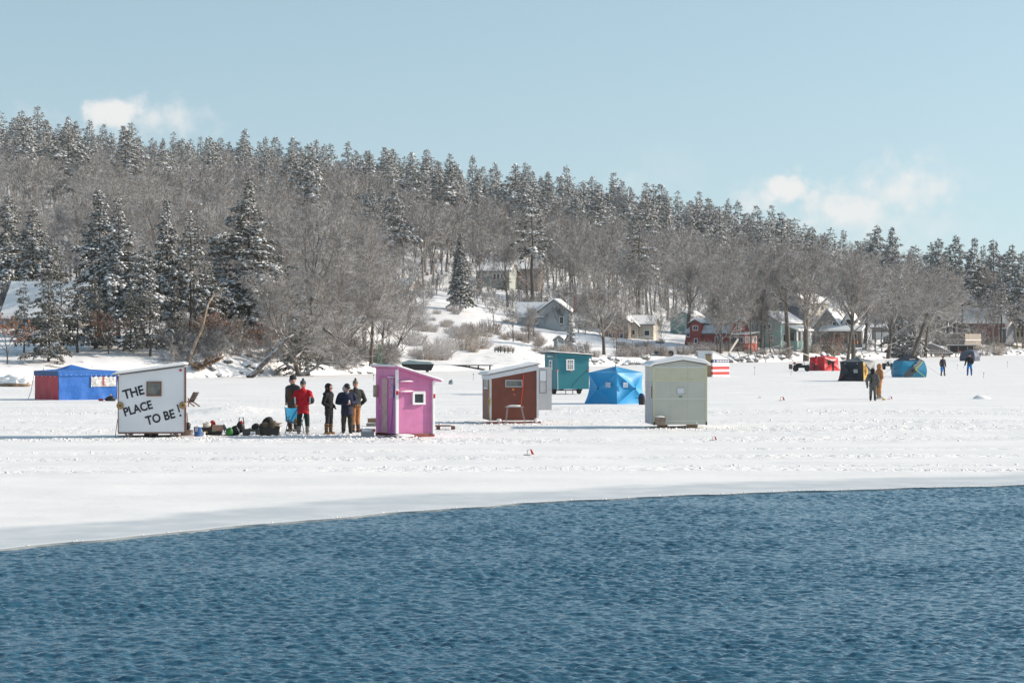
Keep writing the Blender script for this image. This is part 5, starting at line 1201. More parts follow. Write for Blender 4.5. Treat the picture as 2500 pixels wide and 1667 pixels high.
    M = MB(); M.lathe([(.026, 0), (.03, .09), (.028, .1)], (.03, -.30, 1.14), 10); M.build('paper_cup', mat('white_cup', (.75, .75, .72), .5), t)
    D = 85.0; t = person('person in black jacket and orange brown trousers behind the navy jacket, patterned pompom hat', (wx(868, D), D, 0), R(-150), 1.78, OLV, TAN, cloth('dark_boot', (.05, .035, .03)), None, hem=.90, bulk=1.10, hatmat=mat('patterned_knit', (.20, .17, .12), .8, var=.7, scale=22), pompom=DHAT, stance=.085, head_turn=R(-20),
               arms={'l': ((-.34, .06, 1.14), (-.22, -.06, .97), (.5, -.4, -.7)), 'r': ((.33, .04, 1.14), (.22, -.06, .97), (-.4, -.4, -.8))})
    # two out on the ice to the right
    D = 130.5; t = person('person in grey jacket and grey trousers seen from behind, black hood up', (wx(2131, D), D, 0), R(165), 1.70, cloth('grey_parka', (.105, .10, .095)), GRY, BOOT, None, hem=.78, bulk=1.18, hood_up=BLK, hatmat=None, stance=.11, arms={'l': ((-.33, .0, 1.12), (-.27, -.06, .86), (0, -.2, -1)), 'r': ((.34, .02, 1.12), (.31, -.02, .84), (0, -.1, -1))}, hands=BLK)
    M = MB(); M.tube([(.13, .16, 1.42), (.03, .175, 1.2), (.10, .17, .98)], [.03, .035, .03], 8); M.build('black_strap', BLK, t, True)
    D = 134.5; t = person('person in tan hooded work suit facing left beside the grey jacket', (wx(2146, D), D, 0), R(-70), 1.90, TAN, cloth('light_tan_canvas', (.45, .22, .09)), mat('pale_boot', (.45, .42, .38), .7), None, hem=.88, bulk=1.15, hood_up=TAN, stance=.10, arms={'l': ((-.34, .02, 1.14), (-.30, -.10, .90), (.1, -.4, -1)), 'r': ((.33, .02, 1.14), (.26, -.14, .90), (0, -.4, -1))}, hands=mat('purple_glove', (.04, .02, .07), .8), glove=.004)
    q = thing('ice_skimmer', 'long handled yellow ice skimmer leaning down to the snow beside the tan suit', 'skimmer', (wx(2158, 131), 131., 0), 0)
    M = MB(); M.tube([(-.50, .6, .55), (0, .02, .09)], .016, 6); M.build('handle', BLACK, q); M = MB(); M.lathe([(.02, .0), (.10, .02), (.13, .07), (.125, .075), (.09, .035), (.01, .02)], (0, 0, .02), 14); M.build('scoop', mat('yellow_plastic', (.60, .42, .03), .5), q)
    # far right pair
    D = 226.; t = person('person in dark jacket and blue knee trousers walking left of the far pair', (wx(2302, D), D, 0), R(24), 1.80, cloth('dark_maroon_cloth', (.045, .035, .045)), cloth('dark_leg_cloth', (.035, .025, .035)), BOOT, None, hem=.78, bulk=1.0, hatmat=DHAT, stance=.12, step=.06, head_turn=R(30))
    M = MB(); M.tube([(-.13, -.01, .86), (-.14, -.02, .36)], [.135, .11], 12); M.build('blue_trouser_leg', BLU, t, True)
    D = 227.; t = person('person in black jacket and bright blue trousers seen from behind, near the slate tent', (wx(2367, D), D, 0), R(178), 2.0, BLK, BLU, cloth('maroon_boot', (.05, .02, .03)), None, hem=.86, bulk=1.1, hatmat=DHAT, stance=.14, boot_h=.42, arms={'l': ((-.30, .02, 1.12), (-.20, -.12, .95), (.4, -.6, -.6)), 'r': ((.32, .02, 1.12), (.36, -.10, .90), (.2, -.5, -.8))})
    M = MB(); M.tube([(.36, -.12, .86), (.52, -.2, .62)], .02, 6); M.build('ice_scoop', WHITE, t)
    # two by the red tent
    D = 262.5; t = person('person in red top and black trousers standing at the left end of the red tent', (wx(1991, D), D, 0), R(60), 1.62, RED, BLK, BOOT, None, hem=.88, bulk=.95, hood_up=BLK, stance=.12, step=.10, bend=R(8))
    D = 262.5; t = person('person in black bending down in front of the red tent', (wx(2034, D), D, 0), R(-84), 1.72, OLV, BLK, BOOT, None, hem=.90, bulk=1.0, hatmat=DHAT, bend=R(72), stance=.10, head_tilt=R(-35), arms={'l': ((-.20, -.50, .95), (-.14, -.52, .68), (0, 0, -1)), 'r': ((.20, -.50, .95), (.14, -.52, .68), (0, 0, -1))})
people()
# ---------------------------------------------------------------- gear lying on the ice
def gear():
    def at(px, D): return (wx(px, D), D, 0)
    sled = mat('black_sled', (.022, .024, .022), .5, var=.2)
    def tub(M, x0, x1, y0, y1, z0, z1, fl=.04, th=.015, mi=None):
        """open tub with sloping sides and a rim"""
        o = [(x0 + fl, y0 + fl), (x1 - fl, y0 + fl), (x1 - fl, y1 - fl), (x0 + fl, y1 - fl)]; r = [(x0, y0), (x1, y0), (x1, y1), (x0, y1)]; q = [(x + (th if x == x0 else -th), y + (th if y == y0 else -th)) for x, y in r]; bi = [(x + (th if i in (0, 3) else -th), y + (th if i < 2 else -th)) for i, (x, y) in enumerate(o)]
        rr = [(x + (-.03 if x == x0 else .03), y + (-.03 if y == y0 else .03)) for x, y in r]
        V = [(x, y, z0) for x, y in o] + [(x, y, z1) for x, y in r] + [(x, y, z1 + .004) for x, y in rr] + [(x, y, z1 + .018) for x, y in rr] + [(x, y, z1 + .018) for x, y in q] + [(x, y, z0 + .02) for x, y in bi]
        f = [(3, 2, 1, 0)]
        for k in range(5): f += [(k*4 + i, k*4 + (i + 1) % 4, k*4 + 4 + (i + 1) % 4, k*4 + 4 + i) for i in range(4)]
        f += [(20, 21, 22, 23)]; M.add(V, f, mi)
    D = 82.2
    t = thing('tan_bin', 'low tan plastic bin against the right end of the white sign hut', 'bin', at(458, D)); M = MB(); tub(M, -.24, .16, -.2, .25, 0, .17); M.build('bin', mat('tan_plastic', (.27, .22, .18), .6), t); M = MB(); M.box(-.2, .12, -.16, .2, .03, .14); M.build('dark_filling', BLACK, t)
    t = thing('ice_auger', 'black ice auger head standing behind the tan bin', 'auger', at(457, 83.0)); M = MB(); M.lump((0, 0, .28), .14, .12, .16, 4, rough=.15); M.build('motor', BLACK, t, True); M = MB(); M.tube([(-.02, 0, .4), (-.12, .02, .95)], .014, 6); M.tube([(.04, 0, .2), (.0, -.05, .75)], .014, 6); M.build('shaft', mat('dark_steel', (.04, .035, .035), .55, .4), t); M = MB(); M.bar((-.18, .02, .95), (-.06, .02, .97), .03); M.build('handle', BLACK, t)
    t = thing('yellow_board', 'pale yellow plank leaning on the right end of the white sign hut', 'plank', (wx(452, 83.0), 83.2, 0)); M = MB(); M.bar((0, 0, 0), (-.05, .1, .85), .11, .03); M.build('plank', mat('pale_yellow', (.62, .55, .33), .7), t)
    t = thing('blue_bucket', 'blue bucket with white label between the tan bin and the black sled', 'bucket', at(483, 81.4)); M = MB(); M.lathe([(.118, 0), (.134, .30), (.140, .31), (.140, .33), (.128, .33), (.124, .31)], k=18); M.build('bucket', mat('blue_plastic', (.035, .11, .29), .5), t)
    M = MB(); M.box(-.065, .0, -.150, -.135, .19, .33); lb = M.build('label', WHITE, t); M = MB(); M.box(-.05, -.015, -.153, -.1505, .21, .25); M.box(-.05, -.015, -.153, -.1505, .27, .31); M.build('print', INK, lb); snow_lump(0, 0, .33, .12, .12, .04, 3, t)
    t = thing('clear_tub', 'small clear white tub beside the blue bucket', 'tub', at(496, 81.7)); M = MB(); M.lathe([(.07, 0), (.082, .15), (.085, .155)], k=16); M.build('tub', mat('milky_plastic', (.55, .58, .60), .35), t)
    t = thing('black_sled', 'black ice fishing sled with green label, loaded with bucket and cardboard box', 'sled', at(520, 82.6)); M = MB(); tub(M, -.36, .34, -.25, .25, 0, .25, fl=.06); M.build('hull', sled, t, bevel=.006); M = MB(); M.box(-.02, .13, -.237, -.227, .13, .18); M.build('green_label', mat('green_print', (.05, .20, .06), .5), t); M = MB(); M.bar((.36, 0, .22), (.44, -.02, .02), .02); M.build('tow_bar', BLACK, t)
    t = thing('white_bucket', 'white bucket with yellow lower half riding in the black sled', 'bucket', (wx(505, 82.5), 82.5, .08)); M = MB(); M.lathe([(.125, 0), (.134, .18)], k=18, mi=1); M.lathe([(.1341, .1801), (.142, .34), (.145, .345)], k=18, mi=0); M.build('bucket', [mat('white_plastic', (.68, .66, .60), .5), mat('amber_plastic', (.45, .34, .12), .5)], t); M = MB(); M.tube([(-.04, -.02, .34), (0, -.02, .385), (.05, -.02, .34)], .012, 6); M.build('handle', BLACK, t)
    t = thing('cardboard_box', 'brown cardboard box riding in the black sled', 'box', (wx(532, 82.4), 82.4, .16), R(6)); M = MB(); M.box(-.19, .16, -.14, .14, 0, .2); M.build('box', mat('cardboard', (.36, .24, .17), .85, var=.08), t); M = MB(); M.box(.08, .14, -.146, -.1405, .02, .08); M.build('red_mark', mat('red_print', (.55, .06, .07), .5), t); M = MB(); M.bar((.17, -.1, .2), (.26, -.1, .02), .02, .12); M.build('flap', mat('slate_flap', (.10, .12, .16), .7), t)
    t = thing('red_bundle', 'red cloth bundle between the bucket and the cardboard box', 'bundle', (wx(518, 82.8), 82.8, .28)); M = MB(); M.lump((0, 0, .10), .12, .1, .11, 2); M.build('cloth', mat('red_cloth', (.4, .02, .02), .7), t, True)
    t = thing('green_bag', 'green stuff bag lying in the snow between the two sleds', 'bag', at(560, 82.2)); M = MB(); M.lump((0, 0, .13), .125, .13, .15, 6, rough=.14); M.build('bag', mat('green_cloth', (.025, .17, .03), .6, var=.3, scale=12), t, True); M = MB(); M.bar((-.2, 0, .02), (.2, 0, .02), .05, .03); M.build('strap', BLACK, t)
    t = thing('backpack', 'black backpack with a red trimmed frame handle', 'backpack', at(581, 82.6)); M = MB(); M.lump((-.08, 0, .16), .2, .16, .18, 3, rough=.12); M.lump((.08, .05, .28), .16, .14, .2, 4, rough=.12); M.build('pack', BLACK, t, True); M = MB(); M.tube([(.02, .05, .42), (.04, .05, .60), (.17, .05, .60), (.20, .05, .40)], .018, 8); M.build('handle', BLACK, t); M = MB(); M.lump((.12, -.02, .44), .05, .05, .06, 2); M.build('red_trim', mat('red_cloth', (.4, .02, .02), .7), t, True); M = MB(); M.bar((-.02, -.17, .3), (.08, -.16, .08), .018); M.build('white_strap', WHITE, t)
    t = thing('grey_crate', 'dark grey flat crate with a white label next to the backpack', 'crate', at(613, 82.4)); M = MB(); tub(M, -.28, .32, -.22, .22, 0, .2, fl=.02); M.build('crate', mat('dark_grey_plastic', (.055, .055, .05), .6, var=.15), t); M = MB(); M.box(.0, .17, -.228, -.2215, .01, .14); lb = M.build('label', WHITE, t); M = MB()
    for i in range(3): M.box(.04 + i*.035, .062 + i*.035, -.232, -.2285, .03, .09 + i*.01)
    M.build('print', mat('violet_print', (.2, .2, .45), .5), lb)
    t = thing('cloth_hat', 'black cloth hat thrown on the grey crate', 'cap', (wx(626, 82.5), 82.5, .2)); M = MB(); M.lump((0, 0, .09), .17, .14, .12, 9, rough=.15); M.build('cap', BLACK, t, True); M = MB(); M.bar((-.26, -.05, .03), (-.1, -.05, .06), .1, .02); M.build('visor', BLACK, t)
    t = thing('big_sled', 'deep black sled heaped with packs beside the people', 'sled', at(661, 82.6)); M = MB(); tub(M, -.36, .33, -.27, .27, 0, .30, fl=.05); M.build('hull', sled, t, bevel=.006)
    M = MB(); M.box(-.46, -.38, -.2, .0, .04, .28); M.build('white_panel', WHITE, t)
    t = thing('dark_pack', 'dark rounded pack on top of the deep black sled', 'pack', (wx(655, 82.7), 82.7, .24)); M = MB(); M.lump((0, .05, .17), .21, .17, .22, 5, rough=.12); M.build('pack', mat('dark_pack_cloth', (.025, .022, .02), .8, var=.3), t, True)
    t = thing('camo_pack', 'brown camouflage pack beside the dark pack in the sled', 'pack', (wx(667, 82.4), 82.4, .26)); M = MB(); M.lump((0, 0, .12), .15, .13, .15, 7, rough=.15); M.lump((-.28, -.02, .10), .17, .1, .09, 8, rough=.15); M.build('pack', mat('camouflage', (.12, .09, .06), .8, var=.75, scale=9), t, True)
    t = thing('bait_pail', 'white bait pail with wooden lid in the right end of the deep sled', 'pail', (wx(678, 82.6), 82.6, .12)); M = MB(); M.lathe([(.10, 0), (.115, .27)], k=16); M.build('pail', mat('white_plastic', (.68, .66, .60), .5), t); M = MB(); M.box(-.16, .15, -.12, .12, .275, .30); M.build('lid', mat('pale_wood', (.50, .33, .18), .7), t)
    # folding chair before the tall person
    t = thing('folding_chair', 'blue sling folding camp chair standing before the tall person in sunglasses', 'chair', at(719, 84.6), R(24)); bl = mat('chair_blue', (.02, .30, .55), .6, var=.15, scale=8)
    V = []; n = 8
    M = MB()
    def sling(p, s, m, nm):
        V = []
        for k_ in (0, .012):
            for i in range(n + 1):
                for j in range(n + 1): u = i/n; v = j/n; q = p(u, v); V.append((q[0], q[1] + k_, q[2] + k_*.5))
        o = (n + 1)**2; f = []
        for i in range(n):
            for j in range(n): a = i*(n + 1) + j; f += [(a, a + 1, a + n + 2, a + n + 1), (a + o, a + n + 1 + o, a + n + 2 + o, a + 1 + o)]
        M = MB(); M.add(V, f); return M.build(nm, m, t, True)
    sling(lambda u, v: (-.26 + .52*u, .18 + .12*v, .42 + .48*v - .05*math.sin(math.pi*u)), 1, bl, 'backrest'); sling(lambda u, v: (-.25 + .5*u, -.22 + .40*v, .46 - .10*math.sin(math.pi*u) - .04*v), 1, mat('chair_navy', (.02, .06, .14), .7, var=.3, scale=6), 'seat')
    M = MB(); M.lump((.05, -.12, .40), .1, .1, .12, 3); M.build('orange_pocket', mat('orange_pocket', (.42, .20, .05), .7, var=.4, scale=9), t, True)
    lg = mat('dark_steel', (.04, .035, .035), .55, .4)
    for a, b in (((-.27, -.25, .62), (-.25, .25, 0)), ((.27, -.25, .62), (.25, .25, 0)), ((-.26, .30, .90), (-.27, -.25, 0)), ((.26, .30, .90), (.27, -.25, 0))): M = MB(); M.tube([a, b], .013, 6); M.build('leg', lg, t)
    M = MB(); M.bar((-.26, -.24, .01), (.26, .24, .44), .015); M.bar((.26, -.26, .01), (-.26, .26, .44), .015); M.build('cross_brace', lg, t)
    # wooden lawn chair left of the middle
    t = thing('lawn_chair', 'brown wooden slatted lawn chair alone on the snow right of the sign hut', 'chair', (wx(465, 119), 119., 0), R(-48), None, .72); wd = mat('chair_wood', (.13, .075, .06), .75, var=.25)
    M = MB(); 
    for i in range(5): M.bar((-.26 + i*.13, .05, .30), (-.30 + i*.15, .48, .98), .11, .02)
    M.build('backrest', wd, t); M = MB()
    for i in range(5): M.box(-.28, .28, -.42 + i*.1, -.33 + i*.1, .36 - i*.02, .38 - i*.02)
    M.build('seat', wd, t)
    for sx in (-1, 1):
        M = MB(); M.box(sx*.34 - .06, sx*.34 + .06, -.42, .3, .54, .56); M.build('armrest', wd, t); M = MB(); M.box(sx*.31 - .02, sx*.31 + .02, -.42, -.34, 0, .538); M.build('leg', wd, t); M = MB(); M.bar((sx*.31, .0, .33), (sx*.31, .55, .0), .04, .09); M.build('leg', wd, t)
    # tip ups with their flags
    fr = mat('flag_orange_red', (.65, .03, .03), .6); st = mat('tip_up_wood', (.16, .11, .09), .7)
    for px, py, k, lb in ((1290, 1112, 1, 'red flagged tip up alone on the snow in the middle foreground'), (1741, 1076, .8, 'small tip up with a pinkish flag below the sage hut, to its right'), (1907, 979, 1.3, 'tip up lying over with a long red flag left of the grey jacket person'), (2172, 975, 1.0, 'tip up with red flag right of the yellow skimmer'), (1853, 972, .6, 'tiny tip up far out between the sage hut and the black tent')):
        x, y = gp(px, py); t = thing('tip_up', lb, 'tip up', (x, y, 0), R(rnd.uniform(-15, 15)), None, k*.62); M = MB(); M.bar((-.22, 0, .04), (.1, 0, .04), .035, .03); M.bar((-.05, -.18, .04), (-.05, .18, .04), .03); M.build('cross_bar', st, t); M = MB(); M.tube([(-.05, 0, .02), (-.05, 0, .26)], .012, 6); M.tube([(-.05, 0, .24), (.05, 0, .29), (.10, 0, .25)], .008, 5); M.build('spindle', st, t); M = MB(); M.add([(.08, 0, .30), (.16, 0, .27), (.26, .02, .05), (.14, .02, .06)] + [(.08, .012, .30), (.16, .012, .27), (.26, .032, .05), (.14, .032, .06)], [(3, 2, 1, 0), (4, 5, 6, 7), (0, 1, 5, 4), (1, 2, 6, 5), (2, 3, 7, 6), (3, 0, 4, 7)]); M.build('flag', fr, t)
    for px, py, hh, lb in ((1842, 916, .75, 'thin marker rod right of the flag hut'), (1931, 916, .7, 'thin marker rod just left of the four wheeler and red tent'), (2337, 901, .5, 'short dark marker between the far pair of people'), (2401, 922, .4, 'small pale marker right of the blue trousers'), (2459, 897, .7, 'thin twig marker near the right edge'), (911, 930, .5, 'thin dark rod in the snow left of the pink hut'), (1155, 928, .5, 'thin rod leaning in the snow left of the brown hut')):
        x, y = gp(px, py); t = thing('marker_rod', lb, 'marker', (x, y, 0)); M = MB(); M.tube([(0, 0, -.05), (.03, 0, hh)], .014, 5); M.build('rod', st, t); M = MB(); M.lump((.03, 0, hh), .05, .05, .04, px % 7); M.build('knob', BLACK, t, True)
    x, y = gp(2398, 974); o = snow_lump(0, 0, .0, .5, .3, .20, 9, name='snow_heap'); o.location = (x, y, 0); tag(o, 'small shovelled heap of snow alone at the far right', 'snow heap')
    M = MB(); M.lump((0, 0, .14), .16, .14, .2, 6, rough=.3, k=14, n=9); o = M.build('ice_lump', mat('grey_ice', (.30, .33, .33), .5, var=.3, scale=6), None, True); x, y = gp(1101, 938); o.location = (x, y, 0); tag(o, 'grey green lump of ice on the snow between the pink and brown huts', 'ice block')
    # clumps kicked up along the trodden strips
    g = np.random.default_rng(9); P = []
    while len(P) < 1500:
        y = g.uniform(57, 150); x = g.uniform(-.23, .23)*y
        if y > edge_y(x) + 6 and g.random() < trod(x, y)**1.5*(1.0 if y < 115 else .6): P.append((x, y))
    for cx_, cy_, n_, s_ in ((-12, 80, 260, 1.6), (-4.2, 80.6, 240, 1.2), (-9, 82.3, 260, 2.2), (0, 94, 160, 1.3), (6.2, 89, 160, 1.2), (-6.5, 83, 240, 1.8), (-14.5, 79.3, 120, 2)):
        for i in range(n_): P.append((cx_ + g.normal(0, s_), cy_ - .6 + g.normal(0, .5)))
    for i in range(420):
        x = g.uniform(-9, 13); P.append((x, edge_y(x) + edge_noise(x) + abs(g.normal(0, .12)) + .02))
    P = np.array(P); n = len(P); S = .010 + .034*g.random(n)**3; S[-420:] *= .38; base = np.array([(1, 0, 0), (0, 1, 0), (-1, 0, 0), (0, -1, 0), (0, 0, .75), (0, 0, -.5), (.6, .6, .35), (-.6, .55, .3)]); tri = np.array([(0, 6, 4), (6, 1, 4), (1, 7, 4), (7, 2, 4), (2, 3, 4), (3, 0, 4), (6, 0, 5), (1, 6, 5), (7, 1, 5), (2, 7, 5), (3, 2, 5), (0, 3, 5)])
    jit = g.normal(0, .18, (n, 8, 3)); V = (base[None] + jit)*S[:, None, None]*np.array([1.5, 1.1, 1.0]) + np.stack([P[:, 0], P[:, 1], S*.25], 1)[:, None, :]
    me = np_mesh('snow_clumps', V.reshape(-1, 3), [(tri[None] + (np.arange(n)*8)[:, None, None]).reshape(-1, 3)], mats=[SNOW]); o = link('snow_clumps', me); tag(o, 'loose clumps of kicked up snow along the trodden strips', 'snow clumps', kind='stuff')
gear()
def atv(label, loc, rz, group=None, box=False):
    t = thing('four_wheeler', label, 'quad bike', loc, rz); st = mat('dark_steel', (.04, .035, .035), .55, .4)
    for sx in (-1, 1):
        for y in (-.62, .62):
            M = MB(); M.lathe([(.12, -.12), (.25, -.13), (.31, -.08), (.31, .08), (.25, .13), (.12, .12)], (sx*.46, y, .31), 18, axis='x'); w = M.build('wheel', BLACK, t); M = MB(); M.lathe([(.03, -.135), (.12, -.12), (.12, .12), (.03, .135)], (sx*.46, y, .31), 12, axis='x'); M.build('rim', st, w)
            M = MB(); M.add(*_arch(sx*.46, y, .33)); M.build('fender', mat('dark_fender', (.03, .028, .032), .45), t)
    M = MB(); M.prism([(-.20, .38), (.20, .38), (.17, .70), (-.17, .70)], -.85, .85); M.build('body', mat('dark_fender', (.03, .028, .032), .45), t, bevel=.02)
    M = MB(); M.lump((0, .25, .78), .18, .42, .10, 2, rough=.06); M.build('seat', BLACK, t, True)
    M = MB(); M.tube([(0, -.35, .68), (0, -.28, .95)], .03, 6); M.tube([(-.38, -.20, 1.02), (-.15, -.28, .96), (.15, -.28, .96), (.38, -.20, 1.02)], .02, 6); M.build('handlebar', BLACK, t)
    for y0, y1 in ((-.95, -.55), (.55, .98)):
        M = MB()
        for i in range(4): M.bar((-.36 + i*.24, y0, .80), (-.36 + i*.24, y1, .80), .02)
        M.bar((-.38, y0, .80), (.38, y0, .80), .025); M.bar((-.38, y1, .80), (.38, y1, .80), .025); M.bar((-.2, (y0 + y1)/2, .66), (-.2, (y0 + y1)/2, .8), .02); M.bar((.2, (y0 + y1)/2, .66), (.2, (y0 + y1)/2, .8), .02); M.build('rack', st, t)
    for sx in (-1, 1): M = MB(); M.lathe([(.04, -.88), (.07, -.86), (.07, -.80)], (sx*.16, 0, .60), 12, axis='y'); M.build('headlight', mat('lens', (.5, .5, .48), .15), t)
    if box:
        M = MB(); M.box(-.3, .3, .98, 1.35, .25, .78); M.build('rear_box', mat('brown_box', (.20, .14, .12), .7), t)
        M = MB(); M.lump((0, .75, .90), .22, .16, .12, 1); M.build('red_bag', mat('red_cloth', (.4, .02, .02), .7), t, True)
    return t
def _arch(x, y, z):
    V = []; n = 8
    for r in (.36, .39):
        for i in range(n + 1):
            a = math.pi*(.08 + .84*i/n)
            for dx in (-.15, .15): V.append((x + dx, y - r*math.cos(a), z + r*math.sin(a)))
    o = 2*(n + 1); f = []
    for i in range(n): f += [(2*i, 2*i + 2, 2*i + 3, 2*i + 1), (o + 2*i, o + 2*i + 1, o + 2*i + 3, o + 2*i + 2), (2*i, o + 2*i, o + 2*i + 2, 2*i + 2), (2*i + 1, 2*i + 3, o + 2*i + 3, o + 2*i + 1)]
    f += [(0, 1, o + 1, o), (2*n, o + 2*n, o + 2*n + 1, 2*n + 1)]; return V, f
D = 258.; atv('black four wheeler seen from the side, red bag on its rack, by the red tent', (wx(1957, D), D, 0), R(82), box=True)
D = 276.; atv('dark four wheeler seen head on between the black and turquoise tents', (wx(2168, D), D, 0), R(-4))
# ---------------------------------------------------------------- houses on the far shore
def wallmat(n, c, v=.06): return mat(n, c, .7, var=v, scale=1.2, bump=.15, bscale=3)
ROOFEDGE = mat('roof_edge', (.10, .095, .09), .7)
def gable(t, W_, L_, hw, rise, wm, ridge='y', over=.35, snow=.22, x0=0., y0=0., z0=0., eave=.1, name='wall', right_only=False):
    """gabled block: front centre at (x0, y0); ridge along y (gable to the front) or along x"""
    T = Matrix.Translation((x0, y0, z0)); w, l = W_, L_
    if ridge == 'x': T = T @ Matrix.Translation((0, L_/2, 0)) @ Matrix.Rotation(R(90), 4, 'Z') @ Matrix.Translation((0, -W_/2, 0)); w, l = L_, W_
    M = MB(); M.T = T; M.prism([(-w/2, 0), (w/2, 0), (w/2, hw), (0, hw + rise), (-w/2, hw)], 0, l); wl = M.build(name, wm, t)
    s = rise/(w/2); e = w/2 + over; ze = hw - over*s + .012; zt = hw + rise + .012; th = .12
    M = MB(); M.T = T; M.prism([(-e, ze), (0, zt), (e, ze), (e, ze + th), (0, zt + th), (-e, ze + th)], -over, l + over); r = M.build('roof', ROOFEDGE, t)
    a = th + .004; b = th + snow
    M = MB(); M.T = T; M.prism([(-e - .04, ze + a), (0, zt + a), (e + .04, ze + a), (e - .02, ze + b*.9), (.25, zt + b*1.05 - .1*s), (-.25, zt + b*1.05 - .1*s), (-e + .02, ze + b*.9)], -over - .05, l + over + .05); M.build('snow_cover', SNOW, r, bevel=.05)
    return wl
def shed_roof(t, x0, x1, y0, y1, z0, z1, snow=.2, th=.1, name='porch_roof'):
    """roof plane rising from the front edge y0 at z0 to the back edge y1 at z1"""
    M = MB(); M.add([(x0, y0, z0), (x1, y0, z0), (x1, y1, z1), (x0, y1, z1), (x0, y0, z0 + th), (x1, y0, z0 + th), (x1, y1, z1 + th), (x0, y1, z1 + th)], [(3, 2, 1, 0), (4, 5, 6, 7), (0, 1, 5, 4), (1, 2, 6, 5), (2, 3, 7, 6), (3, 0, 4, 7)]); r = M.build(name, ROOFEDGE, t)
    a, b = th + .004, th + snow; q = .04
    M = MB(); M.add([(x0 - q, y0 - q, z0 + a), (x1 + q, y0 - q, z0 + a), (x1 + q, y1, z1 + a), (x0 - q, y1, z1 + a), (x0, y0, z0 + b), (x1, y0, z0 + b), (x1 - .1, y1 - .05, z1 + b), (x0 + .1, y1 - .05, z1 + b)], [(3, 2, 1, 0), (4, 5, 6, 7), (0, 1, 5, 4), (1, 2, 6, 5), (2, 3, 7, 6), (3, 0, 4, 7)]); M.build('snow_cover', SNOW, r, bevel=.05); return r
def boxpart(t, name, m, *b): M = MB(); M.box(*b); return M.build(name, m, t)
def hthing(name, label, cat, px, D, rz, dz=-.4, z=None, group=None): return thing(name, label, cat, (wx(px, D), D, (land(px, D) if z is None else z) + dz), rz, group)
def houses():
    GRY = wallmat('grey_siding', (.33, .36, .37)); WHT = wallmat('white_siding', (.66, .65, .62)); BRN = wallmat('brown_siding', (.26, .205, .165)); CRM = wallmat('cream_siding', (.50, .46, .38)); TEA = wallmat('teal_siding', (.16, .27, .25)); RED = wallmat('red_siding', (.31, .055, .045)); GRN = wallmat('green_siding', (.23, .33, .305)); DGY = wallmat('slate_siding', (.10, .11, .13)); PNK = wallmat('pinkish_siding', (.45, .30, .25)); COT = wallmat('taupe_siding', (.23, .215, .20)); YEL = wallmat('straw_siding', (.50, .43, .27)); BRICK = mat('brick', (.24, .12, .09), .85, var=.3, scale=8)
    # pale grey house beside the white field
    t = hthing('house', 'pale grey house with a blue shaded snow roof beside the white field', 'house', 1352, 400, R(-8), z=5.2)
    gable(t, 5.0, 7.5, 3.4, 1.8, GRY, snow=.25); gable(t, 4.2, 5.5, 2.5, 2.2, GRY, ridge='x', x0=-4.1, y0=.3, snow=.2, name='wing')
    for x in (-4.0, -3.0): window(t, 'front', x, .3, 1.75, .55, .9, WHITE, .1, .05)
    window(t, 'front', 1.3, 0, 1.9, .8, 1.2, WHITE, .1, .05); boxpart(t, 'corner_trim', WHITE, -2.24, -2.1, .2, .296, .1, 2.45); boxpart(t, 'chimney', BRICK, 2.9, 3.6, 3, 3.7, 3.2, 6.2)
    M = MB(); M.T = facing('front', -2.9, .27, .45); M.box(-.5, .5, -.03, 0, -.3, .3); M.build('lattice', WHITE, t)
    t = hthing('house', 'white low house with railing, half hidden by the dark evergreen', 'house', 1447, 418, R(-6), z=4.6); gable(t, 6.2, 6, 2.6, 1.9, WHT, ridge='x')
    for x in (-2.2, -1.1, 0, 1.1, 2.2): window(t, 'front', x, 0, 1.7, .5, .8, mat('dark_frame', (.2, .19, .18), .6), .07, .05)
    boxpart(t, 'porch_rail', WHITE, -3.2, 3.2, -.9, -.8, .5, 1.1)
    t = hthing('house', 'brown house with a plain gable facing the ice', 'house', 1504, 398, R(-12), z=3.4); gable(t, 4.0, 8, 3.5, 1.7, BRN); window(t, 'front', -.9, 0, 1.2, .7, 1., WHITE, .1, .05); window(t, 'front', .9, 0, 1.2, .7, 1., WHITE, .1, .05)
    t = hthing('house', 'cream house with small snowy gable porch behind the pale birch clump', 'house', 1556, 402, R(-10), z=3.2); gable(t, 5.4, 7, 3.2, 1.3, CRM, ridge='x'); gable(t, 2.4, 2., 3.0, .95, CRM, x0=-1.0, y0=-1.2, name='porch', snow=.18)
    for x in (-1.4, -.5): window(t, 'front', x, -1.2, 1.9, .6, .9, WHITE, .08, .05)
    window(t, 'front', 1.6, 0, 1.8, 1., 1., WHITE, .1, .05); boxpart(t, 'deck', WHITE, -2.8, 2.8, -1.8, -1.25, 1.0, 1.12); boxpart(t, 'deck_base', DGY, -2.6, -.2, -1.7, -1.26, 0, .98)
    t = hthing('barn', 'teal barn behind two dark tree trunks', 'barn', 1668, 452, R(-20), z=4.0); gable(t, 5.0, 8, 3.7, 1.4, TEA)
    t = hthing('garden_shed', 'tiny grey shed with a snowy roof below the pale grey house', 'shed', 1365, 352, R(-25), dz=-.1); gable(t, 1.7, 1.9, 1.35, .55, GRY, over=.12, snow=.15); M = MB(); M.T = facing('front', 0, 0, .6); M.box(-.35, .35, -.03, -.001, -.55, .5); M.build('door', WHT, t)
    # the red house
    t = hthing('house', 'dark red house with gambrel roof and glazed sun porch', 'house', 1782, 392, R(-40), z=2.3, dz=-.9)
    X0, Dp, he, hb, hr = -8.8, 5.2, 3.2, 4.6, 5.35
